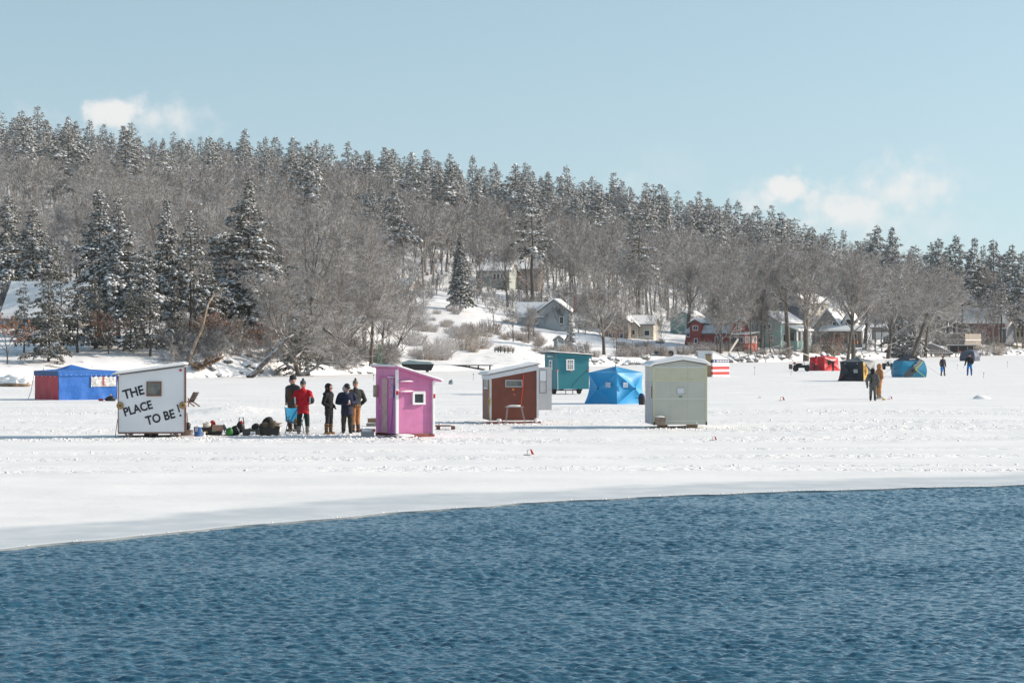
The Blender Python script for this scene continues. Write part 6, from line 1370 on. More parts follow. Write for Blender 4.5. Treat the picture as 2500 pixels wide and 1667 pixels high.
    M = MB(); M.T = Matrix.Translation((0, Dp/2, 0)) @ Matrix.Rotation(R(90), 4, 'Z'); M.prism([(-Dp/2, 0), (Dp/2, 0), (Dp/2, he), (Dp/2 - .75, hb), (0, hr), (-Dp/2 + .75, hb), (-Dp/2, he)], 0, -X0); M.build('wall', RED, t)
    T = Matrix.Translation((0, Dp/2, 0)) @ Matrix.Rotation(R(90), 4, 'Z')
    sh = [(-Dp/2 - .25, he - .25), (-Dp/2 + .70, hb + .05), (0, hr + .05), (Dp/2 - .70, hb + .05), (Dp/2 + .25, he - .25)]
    M = MB(); M.T = T; M.prism(sh + [(x*1.0, z + .13) for x, z in sh[::-1]], -.3, -X0 + .3); r = M.build('roof', mat('grey_shingle', (.17, .175, .18), .8, var=.25, scale=5), t)
    up = [(-Dp/2 + .60, hb + .16), (0, hr + .185), (Dp/2 - .60, hb + .16)]; M = MB(); M.T = T; M.prism(up + [(x, z + .18) for x, z in up[::-1]], -.35, -X0 + .35); M.build('snow_cover', SNOW, r, bevel=.04)
    for s_ in (-1,): M = MB(); M.T = T; M.prism([(-Dp/2 - .22, he - .08), (-Dp/2 + .45, hb - .20), (-Dp/2 + .40, hb - .12), (-Dp/2 - .30, he - .02)], -.25, -X0 + .2); M.build('thin_snow', mat('thin_snow', (.55, .56, .58), .8, var=.3, scale=3), r)
    gable(t, 2.3, 3.2, 4.75, .5, RED, x0=-6.6, y0=-.35, over=.2, snow=.15, name='tower')
    window(t, 'front', -6.6, -.35, 4.0, 1.1, .85, WHITE, .1, .05, bars=(1, 0)); window(t, 'front', -6.5, -.35, 1.9, .7, .9, WHITE, .1, .05); window(t, 'front', -8.3, 0, 2.9, .7, .8, WHITE, .1, .05)
    for x in (-2.6, -1.8): window(t, 'front', x, 0, 1.9, .7, 1.5, WHITE, .1, .05)
    for y in (2.1, 3.0): window(t, 'right', 0, y, 4.2, .7, 1.3, WHITE, .1, .05)
    boxpart(t, 'chimney', BRICK, -5.0, -4.3, 2.4, 3.1, 5.0, 6.2)
    px0, px1, py0, py1 = .0, 2.6, .3, 4.0
    boxpart(t, 'sun_porch', wallmat('red_porch', (.38, .09, .06)), .005, px1, py0, py1, 0, 2.75)
    shr = shed_roof(t, -.3, px1 + .35, py0 - .35, py1 + .3, 2.8, 3.15, snow=.2)
    for x in (.65, 1.9): window(t, 'front', x, py0, 2.1, 1.15, 1.05, WHITE, .1, .05, bars=(1, 0))
    for y in (.95, 2.15, 3.35): window(t, 'right', px1, y, 2.1, .95, 1.05, WHITE, .1, .05, bars=(1, 0))
    boxpart(t, 'basement_window', WHITE, -1.1, -.5, -.05, -.001, .3, .8)
    t = hthing('house', 'pale green house with white snow roof beside the red house', 'house', 1862, 409, R(-33), z=2.4, dz=-.6)
    gable(t, 6.8, 8.5, 4.5, 1.8, GRN, over=.35)
    for x, z in ((-1.9, 3.9), (.5, 3.9), (1.3, 3.9), (1.7, 1.9), (-.6, 1.6)): window(t, 'front', x, 0, z, .6, .95, WHITE, .09, .05)
    boxpart(t, 'side_porch', GRN, 3.405, 5.4, 2.2, 7.4, 0, 1.5); M = MB(); M.add([(3.41, 2.0, 4.0), (5.8, 2.0, 3.2), (5.8, 7.8, 3.2), (3.41, 7.8, 4.0), (3.41, 2.0, 4.28), (5.8, 2.0, 3.48), (5.8, 7.8, 3.48), (3.41, 7.8, 4.28)], [(3, 2, 1, 0), (4, 5, 6, 7), (0, 1, 5, 4), (1, 2, 6, 5), (2, 3, 7, 6), (3, 0, 4, 7)]); M.build('porch_roof', SNOW, t, bevel=.05)
    for y in (2.3, 4.0, 5.6, 7.2): boxpart(t, 'porch_post', WHITE, 5.2, 5.35, y, y + .15, 1.5, 3.22)
    boxpart(t, 'porch_glass', GLASS, 4.6, 4.7, 2.5, 7.1, 1.5, 3.1); window(t, 'right', 3.4, 1.2, 2.0, .9, 1.4, WHITE, .1, .05)
    t = hthing('house', 'dark slate house with cream side standing behind the shore cottages', 'house', 1938, 482, R(-38), z=6.6); gable(t, 6.5, 8, 4.6, 1.6, DGY, snow=.25); boxpart(t, 'cream_side', CRM, 3.255, 3.30, .2, 7.8, 2.2, 4.5)
    for y in (1.5, 3.5, 5.5): window(t, 'right', 3.30, y, 3.7, .9, .9, mat('dark_frame', (.2, .19, .18), .6), .08, .05)
    t = hthing('house', 'flat faced house with a broad snowy roof behind the grey cottage', 'house', 2036, 500, R(8), z=7.0); gable(t, 5.4, 7, 3.2, 2.4, COT, ridge='x')
    t = hthing('house', 'taupe cottage with steep swept roof, arched dormer window and porch', 'house', 2020, 432, R(-22), z=2.9, dz=-.5)
    gable(t, 5.6, 9, 2.9, 3.5, COT, over=.3, snow=.2); window(t, 'front', 1.3, 0, 4.0, .75, .75, WHITE, .09, .05)
    shed_roof(t, -1.0, 6.9, -2.2, .1, 2.5, 3.4, snow=.25)
    for x in (-.8, 1.6, 4.2, 6.6): boxpart(t, 'porch_post', BRN, x, x + .14, -2.1, -1.96, .2, 2.5)
    boxpart(t, 'porch_deck', DGY, -1.0, 6.9, -2.3, -.01, -.3, .35); f = window(t, 'front', 2.1, -.002, 1.35, 1.7, 1.9, WHITE, .1, .05, bars=(1, 0)); boxpart(t, 'porch_wall', COT, 2.805, 6.4, .02, .25, 0, 3.3); window(t, 'front', 4.9, .02, 1.7, 1.1, 1.1, WHITE, .1, .05)
    gable(t, 2.2, 3.2, 4.4, 1.5, WHT, x0=3.6, y0=.9, z0=0, over=.2, snow=.15, name='dormer')
    M = MB(); M.T = facing('front', 3.6, .9, 3.9); P = [(-.62, -.75), (.62, -.75), (.62, .4)] + [(.62*math.cos(a*math.pi/10), .4 + .62*math.sin(a*math.pi/10)) for a in range(1, 10)] + [(-.62, .4)]; M.prism(P, -.06, -.001); w = M.build('arched_window', WHITE, t); M = MB(); M.T = facing('front', 3.6, .9, 3.9); M.prism([(x*.78, z*.85) for x, z in P], -.07, -.061); M.build('pane', GLASS, w)
    boxpart(t, 'orange_bench', mat('orange_wood', (.40, .13, .05), .7), 4.2, 5.8, -1.4, -.9, .36, .95)
    t = hthing('stone_wall', 'dry stone retaining wall stepping down right before the taupe cottage', 'stone wall', 2000, 421, R(-10), dz=-.3)
    M = MB()
    for i in range(46):
        for j in range(4):
            top = 1.5 if i < 24 else (1.1 if i < 34 else .7)
            if j*.38 < top: M.lump((-2.2 + i*.19 + (j % 2)*.1, .1*math.sin(i*3 + j), .15 + j*.36), .14, .2, .2, i*7 + j, rough=.25, k=7, n=5)
    M.build('stones', snowy('dark_stone', (.08, .082, .09), lo=.2, hi=.5, amount=.9), t); 
    M = MB(); M.lathe([(.02, -.05), (.22, -.05), (.22, .05), (.02, .05)], (0, 0, 0), 14, axis='y'); t2 = hthing('dog_house', 'small tan doghouse with round door by the stone wall', 'doghouse', 2054, 418, R(-5), dz=.0); gable(t2, .95, .8, .6, .25, YEL, over=.05, snow=.08); M = MB(); M.lathe([(.02, -.02), (.2, -.02), (.2, -.001)], (0, 0, .32), 14, axis='y'); M.build('doorway', BLACK, t2)
    t = hthing('garage', 'low grey garage with flat snowy roof right of the taupe cottage', 'garage', 2156, 500, R(-12), z=4.0); gable(t, 4.6, 6, 2.4, .7, COT, ridge='x'); boxpart(t, 'garage_door', WHT, -1.8, 1.8, -.05, -.001, .1, 1.5)
    # right end: boathouse yard
    t = hthing('house', 'large house with a long blue shaded snow roof above the plank wall', 'house', 2392, 612, R(-10), z=4.2); gable(t, 12.5, 9, 4.2, 3.6, wallmat('plum_siding', (.20, .10, .09)), ridge='x', snow=.3, over=.5)
    PL = mat('sunlit_planks', (.30, .265, .225), .8, var=.3, scale=3, stretch=(4, 4, .3))  # paler copy of the plank colour, sunlight painted in, for the right return
    t = hthing('plank_wall', 'tall weathered plank wall with a sunlit right return', 'wall', 2356, 565, R(-38), z=1.6, dz=0)
    M = MB()
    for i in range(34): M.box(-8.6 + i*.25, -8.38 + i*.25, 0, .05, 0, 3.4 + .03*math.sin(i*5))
    M.build('front_planks', mat('shaded_planks', (.17, .145, .125), .8, var=.3, scale=3, stretch=(4, 4, .3)), t); M = MB()  # front planks take a darker copy of the colour, their shade painted in
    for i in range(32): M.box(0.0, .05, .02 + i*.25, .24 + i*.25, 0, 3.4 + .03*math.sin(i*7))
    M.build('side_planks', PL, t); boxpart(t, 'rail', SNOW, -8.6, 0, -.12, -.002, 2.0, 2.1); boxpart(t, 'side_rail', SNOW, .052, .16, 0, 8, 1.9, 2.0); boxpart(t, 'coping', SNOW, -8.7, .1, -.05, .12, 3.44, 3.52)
    CON = mat('grey_concrete', (.17, .165, .16), .85, var=.15, scale=1)
    t = hthing('retaining_wall', 'grey block retaining wall sloping down to the boathouse', 'retaining wall', 2268, 512, R(-4), z=.3, dz=0); M = MB(); M.box(-3.2, -.8, 0, .5, 0, 3.3); M.build('high_block', CON, t); M = MB(); M.prism([(-.79, 0), (5.0, 0), (5.0, .5), (.6, 2.4), (-.79, 2.4)], .02, .5); M.build('sloping_block', CON, t); M = MB(); M.prism([(-.9, 2.41), (.6, 2.41), (5.0, .51), (5.0, .62), (.62, 2.58), (-.9, 2.58)], -.03, .6); M.build('snow_cap', SNOW, t)
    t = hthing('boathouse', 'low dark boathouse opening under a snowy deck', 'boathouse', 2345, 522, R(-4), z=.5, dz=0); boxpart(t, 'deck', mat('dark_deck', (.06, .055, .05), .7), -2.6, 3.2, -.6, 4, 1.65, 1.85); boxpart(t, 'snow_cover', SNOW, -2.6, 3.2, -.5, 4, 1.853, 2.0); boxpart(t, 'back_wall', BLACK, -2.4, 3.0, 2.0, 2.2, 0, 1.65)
    for x in (-2.5, -.6, 1.4, 3.0): boxpart(t, 'post', GREYWOOD, x, x + .15, -.5, -.35, -.4, 1.65)
    boxpart(t, 'orange_drum', mat('orange_red_plastic', (.55, .12, .05), .5), -.2, .25, .5, .9, 0, .7); M = MB()
    for i in range(24): M.bar((-2.6 + i*.25, -.55, 1.86), (-2.6 + i*.25, -.55, 2.6), .03)
    M.bar((-2.6, -.55, 2.6), (3.2, -.55, 2.6), .06); M.build('railing', GREYWOOD, t)
    for px, D, lb, wm in ((2428, 612, 'dark low house with snowy roof just right of the plank wall', DGY), (2480, 622, 'straw coloured house with tall windows at the right edge', YEL)):
        t = hthing('house', lb, 'house', px, D, R(-30), z=3.2); gable(t, 6.0, 8, 3.6, 1.6, wm, ridge='x')
        for x in (-1.9, -.7, .5, 1.7): window(t, 'front', x, 0, 2.2, .8, 1.5, WHITE, .09, .05)
    # left: houses behind the shore pines
    t = hthing('house', 'house with a big blue shaded snow roof behind the left pines', 'house', 100, 252, R(-4), z=3.6); gable(t, 7.6, 9, 2.6, 3.5, COT, ridge='x', over=.5, snow=.22); window(t, 'front', -2, 0, 1.5, 1., 1., WHITE, .1, .05); window(t, 'front', 1.5, 0, 1.5, 1., 1., WHITE, .1, .05)
    t = hthing('house', 'low house with a snow streaked roof in the thicket right of the blue roof', 'house', 312, 266, R(6), z=4.0); gable(t, 5.0, 7, 2.6, 2.4, BRN, ridge='x')
    t = hthing('garden_hut', 'tiny pale hut with dark doorway among the trunks behind the sign hut', 'hut', 413, 223, 0, dz=-.1); gable(t, .85, .9, 1.1, .3, WHT, over=.06, snow=.08); M = MB(); M.box(-.25, .25, -.03, -.001, .1, .95); M.build('doorway', BLACK, t)
    # hillside houses
    t = hthing('house', 'pinkish house with a snow roof in the brush left of the blue spruce', 'house', 972, 474, R(-25), z=9.6); gable(t, 4.6, 6.5, 4.3, 1.8, PNK, ridge='x', snow=.3); boxpart(t, 'orange_wall', mat('orange_brick', (.42, .15, .08), .8), 1.6, 2.29, -.06, -.001, .6, 2.0)
    t = hthing('house', 'house showing only a snowy roof left of the blue spruce tip', 'house', 1068, 496, R(4), z=11.2); gable(t, 5.2, 7, 3.2, 2.6, COT, ridge='x', snow=.3); boxpart(t, 'chimney', BRICK, -2.3, -1.7, 3, 3.6, 4.5, 6.6)
    t = hthing('house', 'grey green hillside house with tall windows behind bare trees', 'house', 1205, 508, R(-12), z=13.0); gable(t, 6.8, 8, 5.4, 1.6, wallmat('moss_siding', (.34, .36, .33)), ridge='x', snow=.3)
    for x in (.2, 1.0, 1.8): window(t, 'front', x, 0, 4.2, .7, 1.3, WHITE, .08, .05)
    t = hthing('house', 'brown hillside house with a long orange wood deck', 'house', 1275, 516, R(-10), z=14.0); gable(t, 6.6, 8, 5.0, 1.5, BRN, ridge='x', snow=.3); M = MB()
    for i in range(26): M.bar((-3.2 + i*.25, -1.5, 3.0), (-3.2 + i*.25, -1.5, 3.9), .05)
    M.bar((-3.3, -1.5, 3.95), (3.2, -1.5, 3.95), .1); M.box(-3.3, 3.2, -1.55, -.01, 2.8, 3.0); M.build('deck', mat('orange_deck', (.34, .16, .10), .7, var=.2), t)
houses()

# ---------------------------------------------------------------- shore: stones, docks, shrubs, single trees
def shore():
    g = random.Random(77); forms = []
    for i in range(4):
        M = MB(); M.lump((0, 0, .25), .55, .45, .36, i*5 + 1, rough=.32, k=11, n=7); o = M.build('boulder', STONE); o.location = (0, 0, 0); forms.append(o)
    spots = []
    for px in np.concatenate([np.arange(1345, 1640, 9.), np.arange(1655, 1960, 10.), np.arange(1990, 2240, 15.), np.arange(2400, 2520, 13.), np.arange(840, 910, 12.), np.arange(520, 640, 22.)]):
        p = float(px) + g.uniform(-5, 5); spots.append((p, shoreD(p) + g.uniform(-1.0, 3.5), g.uniform(.45, 1.35)))
    for i, (p, D, s) in enumerate(spots):
        o = forms[i] if i < 4 else forms[i % 4].copy()
        if i >= 4: COL.objects.link(o)
        o.location = (wx(p, D), D, max(0, land(p, D)) - .1); o.rotation_euler = (0, 0, g.uniform(0, 6.28)); o.scale = (s*1.1, s, s*g.uniform(.7, 1.0))
        zone = 'right of the blue tent' if 1500 < p < 1650 else 'below the grey house' if p < 1500 and p > 1300 else 'below the red and green houses' if p < 1975 and p > 1600 else 'near the turquoise tent' if p < 2300 and p > 1900 else 'at the right edge' if p > 2300 else 'under the left bank'
        tag(o, 'snow capped grey boulder on the shore, ' + zone, 'boulder', 'shore boulders ' + zone)
    for k, (px, s, lb) in enumerate(((18, 1.0, 'leftmost snow capped tan stone of the heap at the left edge'), (36, 1.15, 'middle snow capped tan stone of the heap at the left edge'), (58, .9, 'rightmost snow capped tan stone of the heap at the left edge'))):
        M = MB(); M.lump((0, 0, .22), .62, .5, .34, k + 9, rough=.2); o = M.build('tan_stone', snowy('tan_stone', (.26, .19, .13), lo=.1, hi=.35, amount=1.)); o.location = (wx(px, 172), 172, 0); o.scale = (s, s, s); tag(o, lb, 'stone'); snow_lump(0, 0, .5, .6, .48, .22, k, o)
    # shrubs
    BR = snowy('tan_stems', (.36, .30, .245), lo=.2, hi=.55, amount=.7, obvar=.2); DK = snowy('brown_stems', (.25, .205, .18), lo=.2, hi=.55, amount=.7, obvar=.2)
    def thicket(seed, n, r, h):
        gg = random.Random(seed); S = []
        for i in range(n):
            a = gg.uniform(0, 6.28); d = r*math.sqrt(gg.random()); p = Vector((math.cos(a)*d*.5, math.sin(a)*d*.5, -.1)); q = Vector((math.cos(a)*d, math.sin(a)*d, h*gg.uniform(.25, 1)*(1 - .4*(d/r)**2))); m = p.lerp(q, .55) + Vector((gg.gauss(0, .08), gg.gauss(0, .08), gg.gauss(0, .05))); S += [(p, m, .018, .014), (m, q, .012, .005)]
            for k in range(2): e = m.lerp(q, gg.random()*.6) ; S.append((e, e + Vector((gg.gauss(0, .22), gg.gauss(0, .22), gg.uniform(.05, .4))), .009, .005))
        return S
    TH = [tree_mesh('shrub', thicket(i, 130, 1.0, 1.3), [m]) for i, m in enumerate((BR, DK, BR, DK))]
    def shrub(px, D, s, k, lb, grp=None, wide=1.3): o = put_one('shrub', lb, 'shrub', TH[k], px, D, s, group=grp, dz=-.1); o.scale = (s*wide, s*wide, s)
    for px, D, s, k, lb in ((2028, 420, 2.3, 0, 'large tan shrub between the black and turquoise tents'), (1985, 412, 1.6, 0, 'tan shrub left of the large tan shrub behind the black tent'), (1912, 388, 1.6, 1, 'round dark shrub by the dock frames'), (1700, 372, 1.9, 1, 'spreading brown shrub behind the flag hut'), (1725, 380, 1.8, 1, 'brown shrub right behind the flag hut'), (1665, 366, 1.4, 0, 'tan shrub left of the flag hut'), (1792, 391, 1.7, 0, 'pale brown shrub before the red house wall'), (1772, 389, 1.4, 0, 'straw coloured shrub under the red house windows'), (1075, 292, 1.9, 0, 'pale brush behind the right end of the pink hut roof'), (1040, 280, 1.6, 0, 'pale brush just behind the pink hut'), (1130, 300, 1.9, 0, 'tan brush left of the wooden posts'), (1165, 305, 1.7, 0, 'tan brush by the tan boulder on the white bank'), (1195, 372, 2.0, 1, 'dark shrub in the middle of the white field'), (1165, 366, 1.4, 1, 'low dark brush left of the dark shrub in the white field'), (1105, 352, 1.4, 1, 'low brown brush on the white field'), (1130, 340, 1.3, 0, 'low straw brush on the white field'), (1010, 300, 1.7, 1, 'brush below the leaning forked tree'), (22, 186, .9, 0, 'brown shrub above the stone heap at the left edge'), (38, 188, .8, 0, 'right brown shrub above the stone heap'), (1545, 338, 1.5, 1, 'reddish brown low thicket on the bank left of the steps'), (1520, 336, 1.3, 1, 'low thicket at the top of the bank above the blue tent'), (2290, 500, 2.2, 0, 'frosted brush left of the boathouse'), (2395, 545, 2.6, 1, 'frosted brush right of the boathouse'), (2430, 560, 2.4, 0, 'brush on the bank at the right edge')):
        shrub(px, D, s, k, lb)
    for i in range(118):
        px = g.choice((g.uniform(1000, 1330), g.uniform(1000, 1330), g.uniform(1340, 1640), g.uniform(1650, 2000), g.uniform(2100, 2480))); D = shoreD(px) + (g.uniform(18, 150) if px < 1330 else g.uniform(6, 60))
        shrub(px, D, g.uniform(.6, 1.4), g.randrange(4), 'small dry shrub poking through the snowy bank, %s' % ('white field' if px < 1330 else 'middle bank' if px < 1650 else 'right bank'), 'dry shrubs on the snowy bank, ' + ('field' if px < 1330 else 'middle' if px < 1650 else 'right'), 1.1)
    for i in range(34):
        px = g.uniform(380, 905); D = shoreD(px) + g.uniform(5, 22); shrub(px, D, g.uniform(.5, 1.0), g.randrange(4), 'small dry shrub on the left wooded bank', 'dry shrubs on the left bank', 1.2)
    for i in range(64):
        px = g.uniform(420, 960); D = shoreD(px) + g.uniform(3, 26); o = put_one('tall_shrub', 'frosted many stemmed shrub tangled on the left wooded bank', 'shrub', SHRUB[i % 3], px, D, g.uniform(.9, 2.1), group='frosted shrubs on the left bank', dz=-.1)
    # young beeches that kept their rusty leaves
    LF = mat('rusty_leaves', (.25, .10, .05), .8, var=.35, scale=3, obvar=.2)
    def leafy(seed, h=4., n=700):
        gg = np.random.default_rng(seed); T, B_ = bare_segs(seed, h, spread=.5, fork=.2, kids=(4, 4, 3, 3), limbs=5, lev=3, twig_r=.012); P = np.array([tuple(b[1]) for b in B_]); P = P[gg.integers(0, len(P), n)] + gg.normal(0, .12, (n, 3))
        V, Q, M_ = sprays(P, gg.normal(0, 1, (n, 3)), gg.uniform(.10, .22, n), gg, blades=1, snow=0, width=.35); A, Bq = prisms([b[0] for b in B_], [b[1] for b in B_], [b[2] for b in B_], [b[3] for b in B_], 3)
        return tree_mesh('trunk', T, [BARK]), np_mesh('crown', np.concatenate([V, A]), Q + [Bq + len(V)], np.concatenate([M_, np.ones(len(Bq), int)]), [LF, TWIG])
    LT = leafy(5)
    for px, D, s, lb in ((545, 226, 1.0, 'small tree with rusty leaves left of the tallest pine trunk'), (665, 229, 1.1, 'small tree with rusty leaves right of the tallest pine trunk'), (265, 216, 1.1, 'rusty leaved young tree behind the blue canopy'), (18, 205, 1.25, 'reddish leaved tree at the left edge'), (505, 224, .8, 'low rusty leaved sapling behind the tan leaning trunk'), (2035, 418, 1.3, 'rusty leaved tree in front of the taupe cottage'), (1500, 372, 1.1, 'orange brown bare shrub tree before the brown gabled house')):
        put_tree('leafy_sapling', lb, 'young tree', LT, px, D, sc=s)
    DKPOLE = mat('tarred_pole', (.07, .06, .055), .8, var=.2)
    # remarkable single trees: (column, distance, row of the tip in photo rows, seed, options, label)
    big = [(745, 222, 610, dict(lean=(-.25, 0), spread=.62, fork=.12, limbs=7, kids=(6, 6, 6, 6), up=.12, trunk_r=.26, twig_r=.010), 'great spreading bare tree at the ice edge behind the group of people'),
           (905, 246, 610, dict(lean=(.1, 0), spread=.6, fork=.16, limbs=6, kids=(6, 6, 6, 5), up=.15, trunk_r=.2, twig_r=.010), 'wide bare tree with a pale haze of twigs left of the pink hut'),
           (830, 240, 600, dict(lean=(0, 0), spread=.55, fork=.15, limbs=6, kids=(6, 6, 6, 5), up=.2, trunk_r=.2, twig_r=.010), 'wide bare tree between the two spreading trees on the left bank'),
           (950, 263, 735, dict(lean=(.42, 0), spread=.6, fork=.35, limbs=5, kids=(5, 5, 5, 5), up=.2, trunk_r=.30, twig_r=.011), 'leaning forked tree on the shore behind the pink hut'),
           (1475, 338, 630, dict(spread=.5, fork=.16, limbs=7, kids=(6, 6, 6, 5), up=.3, trunk_r=.2, twig_r=.011), 'round headed bare tree standing before the brown gabled house'),
           (1380, 432, 665, dict(spread=.6, fork=.25, limbs=6, kids=(5, 5, 4, 4), up=.25, trunk_r=.25, twig_r=.02), 'snow outlined spreading tree above the pale grey house'),
           (1505, 344, 700, dict(spread=.45, fork=.1, limbs=6, kids=(5, 5, 5, 5), up=.35, trunk_r=.1, twig_r=.010), 'thin many stemmed tree right of the round headed tree'),
           (1612, 352, 690, dict(spread=.4, fork=.1, limbs=5, kids=(5, 5, 5, 4), up=.4, trunk_r=.07, twig_r=.009), 'pale birch clump above the blue tent'),
           (1678, 398, 630, dict(spread=.45, fork=.35, limbs=6, kids=(5, 5, 5, 5), up=.3, trunk_r=.32, twig_r=.013), 'tall twin trunked bare tree left of the red house'),
           (1752, 384, 680, dict(spread=.5, fork=.35, limbs=5, kids=(5, 5, 5, 4), up=.3, trunk_r=.17, twig_r=.011), 'bare tree with a grey trunk in front of the red house'),
           (1860, 391, 640, dict(spread=.35, fork=.45, limbs=5, kids=(5, 5, 5, 5), up=.5, trunk_r=.2, twig_r=.012), 'tall thin bare tree left in front of the green house'),
           (1925, 396, 615, dict(spread=.42, fork=.4, limbs=6, kids=(5, 5, 5, 5), up=.4, trunk_r=.30, twig_r=.013), 'tall straight bare tree in front of the green house porch'),
           (1968, 392, 640, dict(spread=.5, fork=.38, limbs=6, kids=(5, 5, 6, 5), up=.3, trunk_r=.36, twig_r=.012), 'thick trunked bare tree on the bank above the red tent'),
           (2068, 410, 690, dict(lean=(.12, 0), spread=.5, fork=.4, limbs=5, kids=(5, 5, 5, 5), up=.3, trunk_r=.26, twig_r=.012), 'leaning bare tree before the arched dormer window'),
           (2082, 414, 640, dict(lean=(.05, 0), spread=.5, fork=.4, limbs=6, kids=(5, 5, 5, 5), up=.3, trunk_r=.27, twig_r=.012), 'second trunk of the pair before the arched dormer window'),
           (2165, 452, 665, dict(lean=(.2, 0), spread=.55, fork=.3, limbs=6, kids=(5, 5, 6, 5), up=.25, trunk_r=.3, twig_r=.013), 'bare tree leaning right above the turquoise tent'),
           (2215, 462, 660, dict(lean=(.35, 0), spread=.6, fork=.4, limbs=6, kids=(5, 5, 6, 5), up=.2, trunk_r=.32, twig_r=.013), 'strongly leaning dark trunked tree left of the plank wall'),
           (2258, 500, 690, dict(lean=(.15, 0), spread=.6, fork=.3, limbs=6, kids=(5, 5, 6, 5), up=.2, trunk_r=.26, twig_r=.013), 'bare tree against the left end of the plank wall'),
           (2110, 470, 640, dict(spread=.55, fork=.3, limbs=6, kids=(5, 5, 5, 5), up=.25, trunk_r=.25, twig_r=.014), 'wide crowned bare tree behind the taupe cottage'),
           (1760, 455, 640, dict(spread=.5, fork=.3, limbs=6, kids=(5, 5, 5, 5), up=.3, trunk_r=.22, twig_r=.014), 'wide crowned bare tree behind the red house'),
           (1555, 440, 640, dict(spread=.45, fork=.35, limbs=6, kids=(5, 5, 5, 5), up=.35, trunk_r=.22, twig_r=.014), 'bare tree behind the cream house'),
           (1240, 462, 600, dict(spread=.42, fork=.4, limbs=5, kids=(5, 5, 5, 5), up=.4, trunk_r=.22, twig_r=.014), 'tall bare tree before the hillside house windows'),
           (1320, 455, 640, dict(spread=.45, fork=.35, limbs=5, kids=(5, 5, 5, 5), up=.4, trunk_r=.2, twig_r=.014), 'thin bare trees by the orange deck'),
           (1505, 400, 770, dict(spread=.55, fork=.2, limbs=5, kids=(5, 4, 4, 4), up=.2, trunk_r=.1, twig_r=.012), 'small bare tree at the right corner of the brown gabled house'),
           (1290, 405, 745, dict(spread=.6, fork=.2, limbs=5, kids=(5, 5, 4, 4), up=.1, trunk_r=.1, twig_r=.012), 'small crooked tree on the snow left of the pale grey house')]
    for i, (px, D, top, kw, lb) in enumerate(big): put_tree('bare_tree', lb, 'bare tree', bare_meshes(300 + i, 10., **kw), px, D, top, rz=0 if 'lean' in kw else None)
    for i in range(16):
        px = g.uniform(1640, 2240); D = shoreD(px) + g.uniform(6, 26); put_tree('slim_bare_tree', 'slim bare tree in the yards before the shore cottages', 'bare tree', BARE[i % 5], px, D, sc=g.uniform(.75, 1.15), group='slim bare trees before the cottages', wide=.8)
    for i in range(9):
        px = g.choice((g.uniform(1000, 1070), g.uniform(1190, 1330))); D = shoreD(px) + g.uniform(60, 165); put_tree('slim_bare_tree', 'small bare tree standing in the snowy field by the blue spruce', 'bare tree', BARE[i % 5], px, D, sc=g.uniform(.3, .6), group='small bare trees in the white field', wide=1.0)
    D = 455; t = thing('utility_pole', 'dark utility pole with crossarm above the pale grey house', 'utility pole', (wx(1392, D), D, land(1392, D))); M = MB(); M.tube([(0, 0, -.3), (0, 0, 9.)], [.16, .12], 8); M.build('pole', DKPOLE, t); M = MB(); M.bar((-1.2, 0, 8.3), (1.2, 0, 8.3), .14); M.build('crossarm', DKPOLE, t)
    M = MB(); p0 = Vector((1.1, 0, 8.35)); p1 = Vector((-32, 10, 9.6)); M.tube([p0.lerp(p1, k/12) - Vector((0, 0, 1.1*math.sin(math.pi*k/12))) for k in range(13)], .022, 4); M.build('wire', DKPOLE, t)
    # fallen and leaning trunks on the left bank
    TN = snowy('tan_trunk', (.28, .195, .125), lo=.4, hi=.7, amount=.6); 
    def trunk(name, lb, cat, a, b, r0, r1, m, extra=()):
        A = Vector((wx(a[0], a[2]), a[2], wz(a[1], a[2]))); B2 = Vector((wx(b[0], b[2]), b[2], wz(b[1], b[2]))); M = MB(); n = 7
        M.tube([A.lerp(B2, i/n) + Vector((.12*math.sin(i*1.9), 0, .10*math.sin(i*1.3 + a[0]))) for i in range(n + 1)], [r0 + (r1 - r0)*i/n for i in range(n + 1)], 9)
        gg = random.Random(int(a[0]))
        for i in range(14): f = gg.uniform(.35, 1); p = A.lerp(B2, f); q = p + Vector((gg.uniform(-1.6, 1.6), gg.uniform(-.6, .6), gg.uniform(-.3, .8))); M.tube([p, p.lerp(q, .5) + Vector((0, 0, .1)), q], [.04*(1.2 - f) + .015, .02, .01], 5)
        o = M.build(name, m, None, True); tag(o, lb, cat)
    trunk('leaning_trunk', 'sunlit tan trunk leaning right, just behind the roof tip of the sign hut', 'trunk', (447, 922, 214), (522, 715, 218), .19, .07, TN)
    trunk('leaning_trunk', 'dark trunk leaning far out over the ice behind the gear', 'trunk', (605, 925, 213), (715, 815, 215), .30, .12, snowy('dark_trunk', (.06, .05, .045), lo=.4, hi=.7, amount=.8))
    trunk('fallen_limb', 'snowy limb lying out right from the great spreading tree', 'limb', (790, 800, 221), (880, 880, 226), .14, .04, BARK)
    # uprooted fir with brown needles
    gg = np.random.default_rng(4); n = 420; tt = gg.random(n); P = np.stack([wx(470, 215) + tt*2.6, 214 + gg.normal(0, .3, n), .75 + tt*1.15 + gg.normal(0, .16, n)*(1.1 - tt)], 1); V, Q, M_ = sprays(P, np.array([1, 0, -.1]) + gg.normal(0, .6, (n, 3)), gg.uniform(.25, .5, n), gg, blades=3, snow=.15, width=.12)
    o = link('fallen_fir', np_mesh('fallen_fir', V, Q, M_, [mat('brown_needles', (.20, .11, .045), .85, var=.4, scale=3), LOAD])); tag(o, 'fallen fir with brown needles lying on the bank right of the sign hut', 'fallen tree')
    # docks pulled up on the bank
    AL = mat('weathered_alu', (.42, .40, .36), .55, .3, var=.15); 
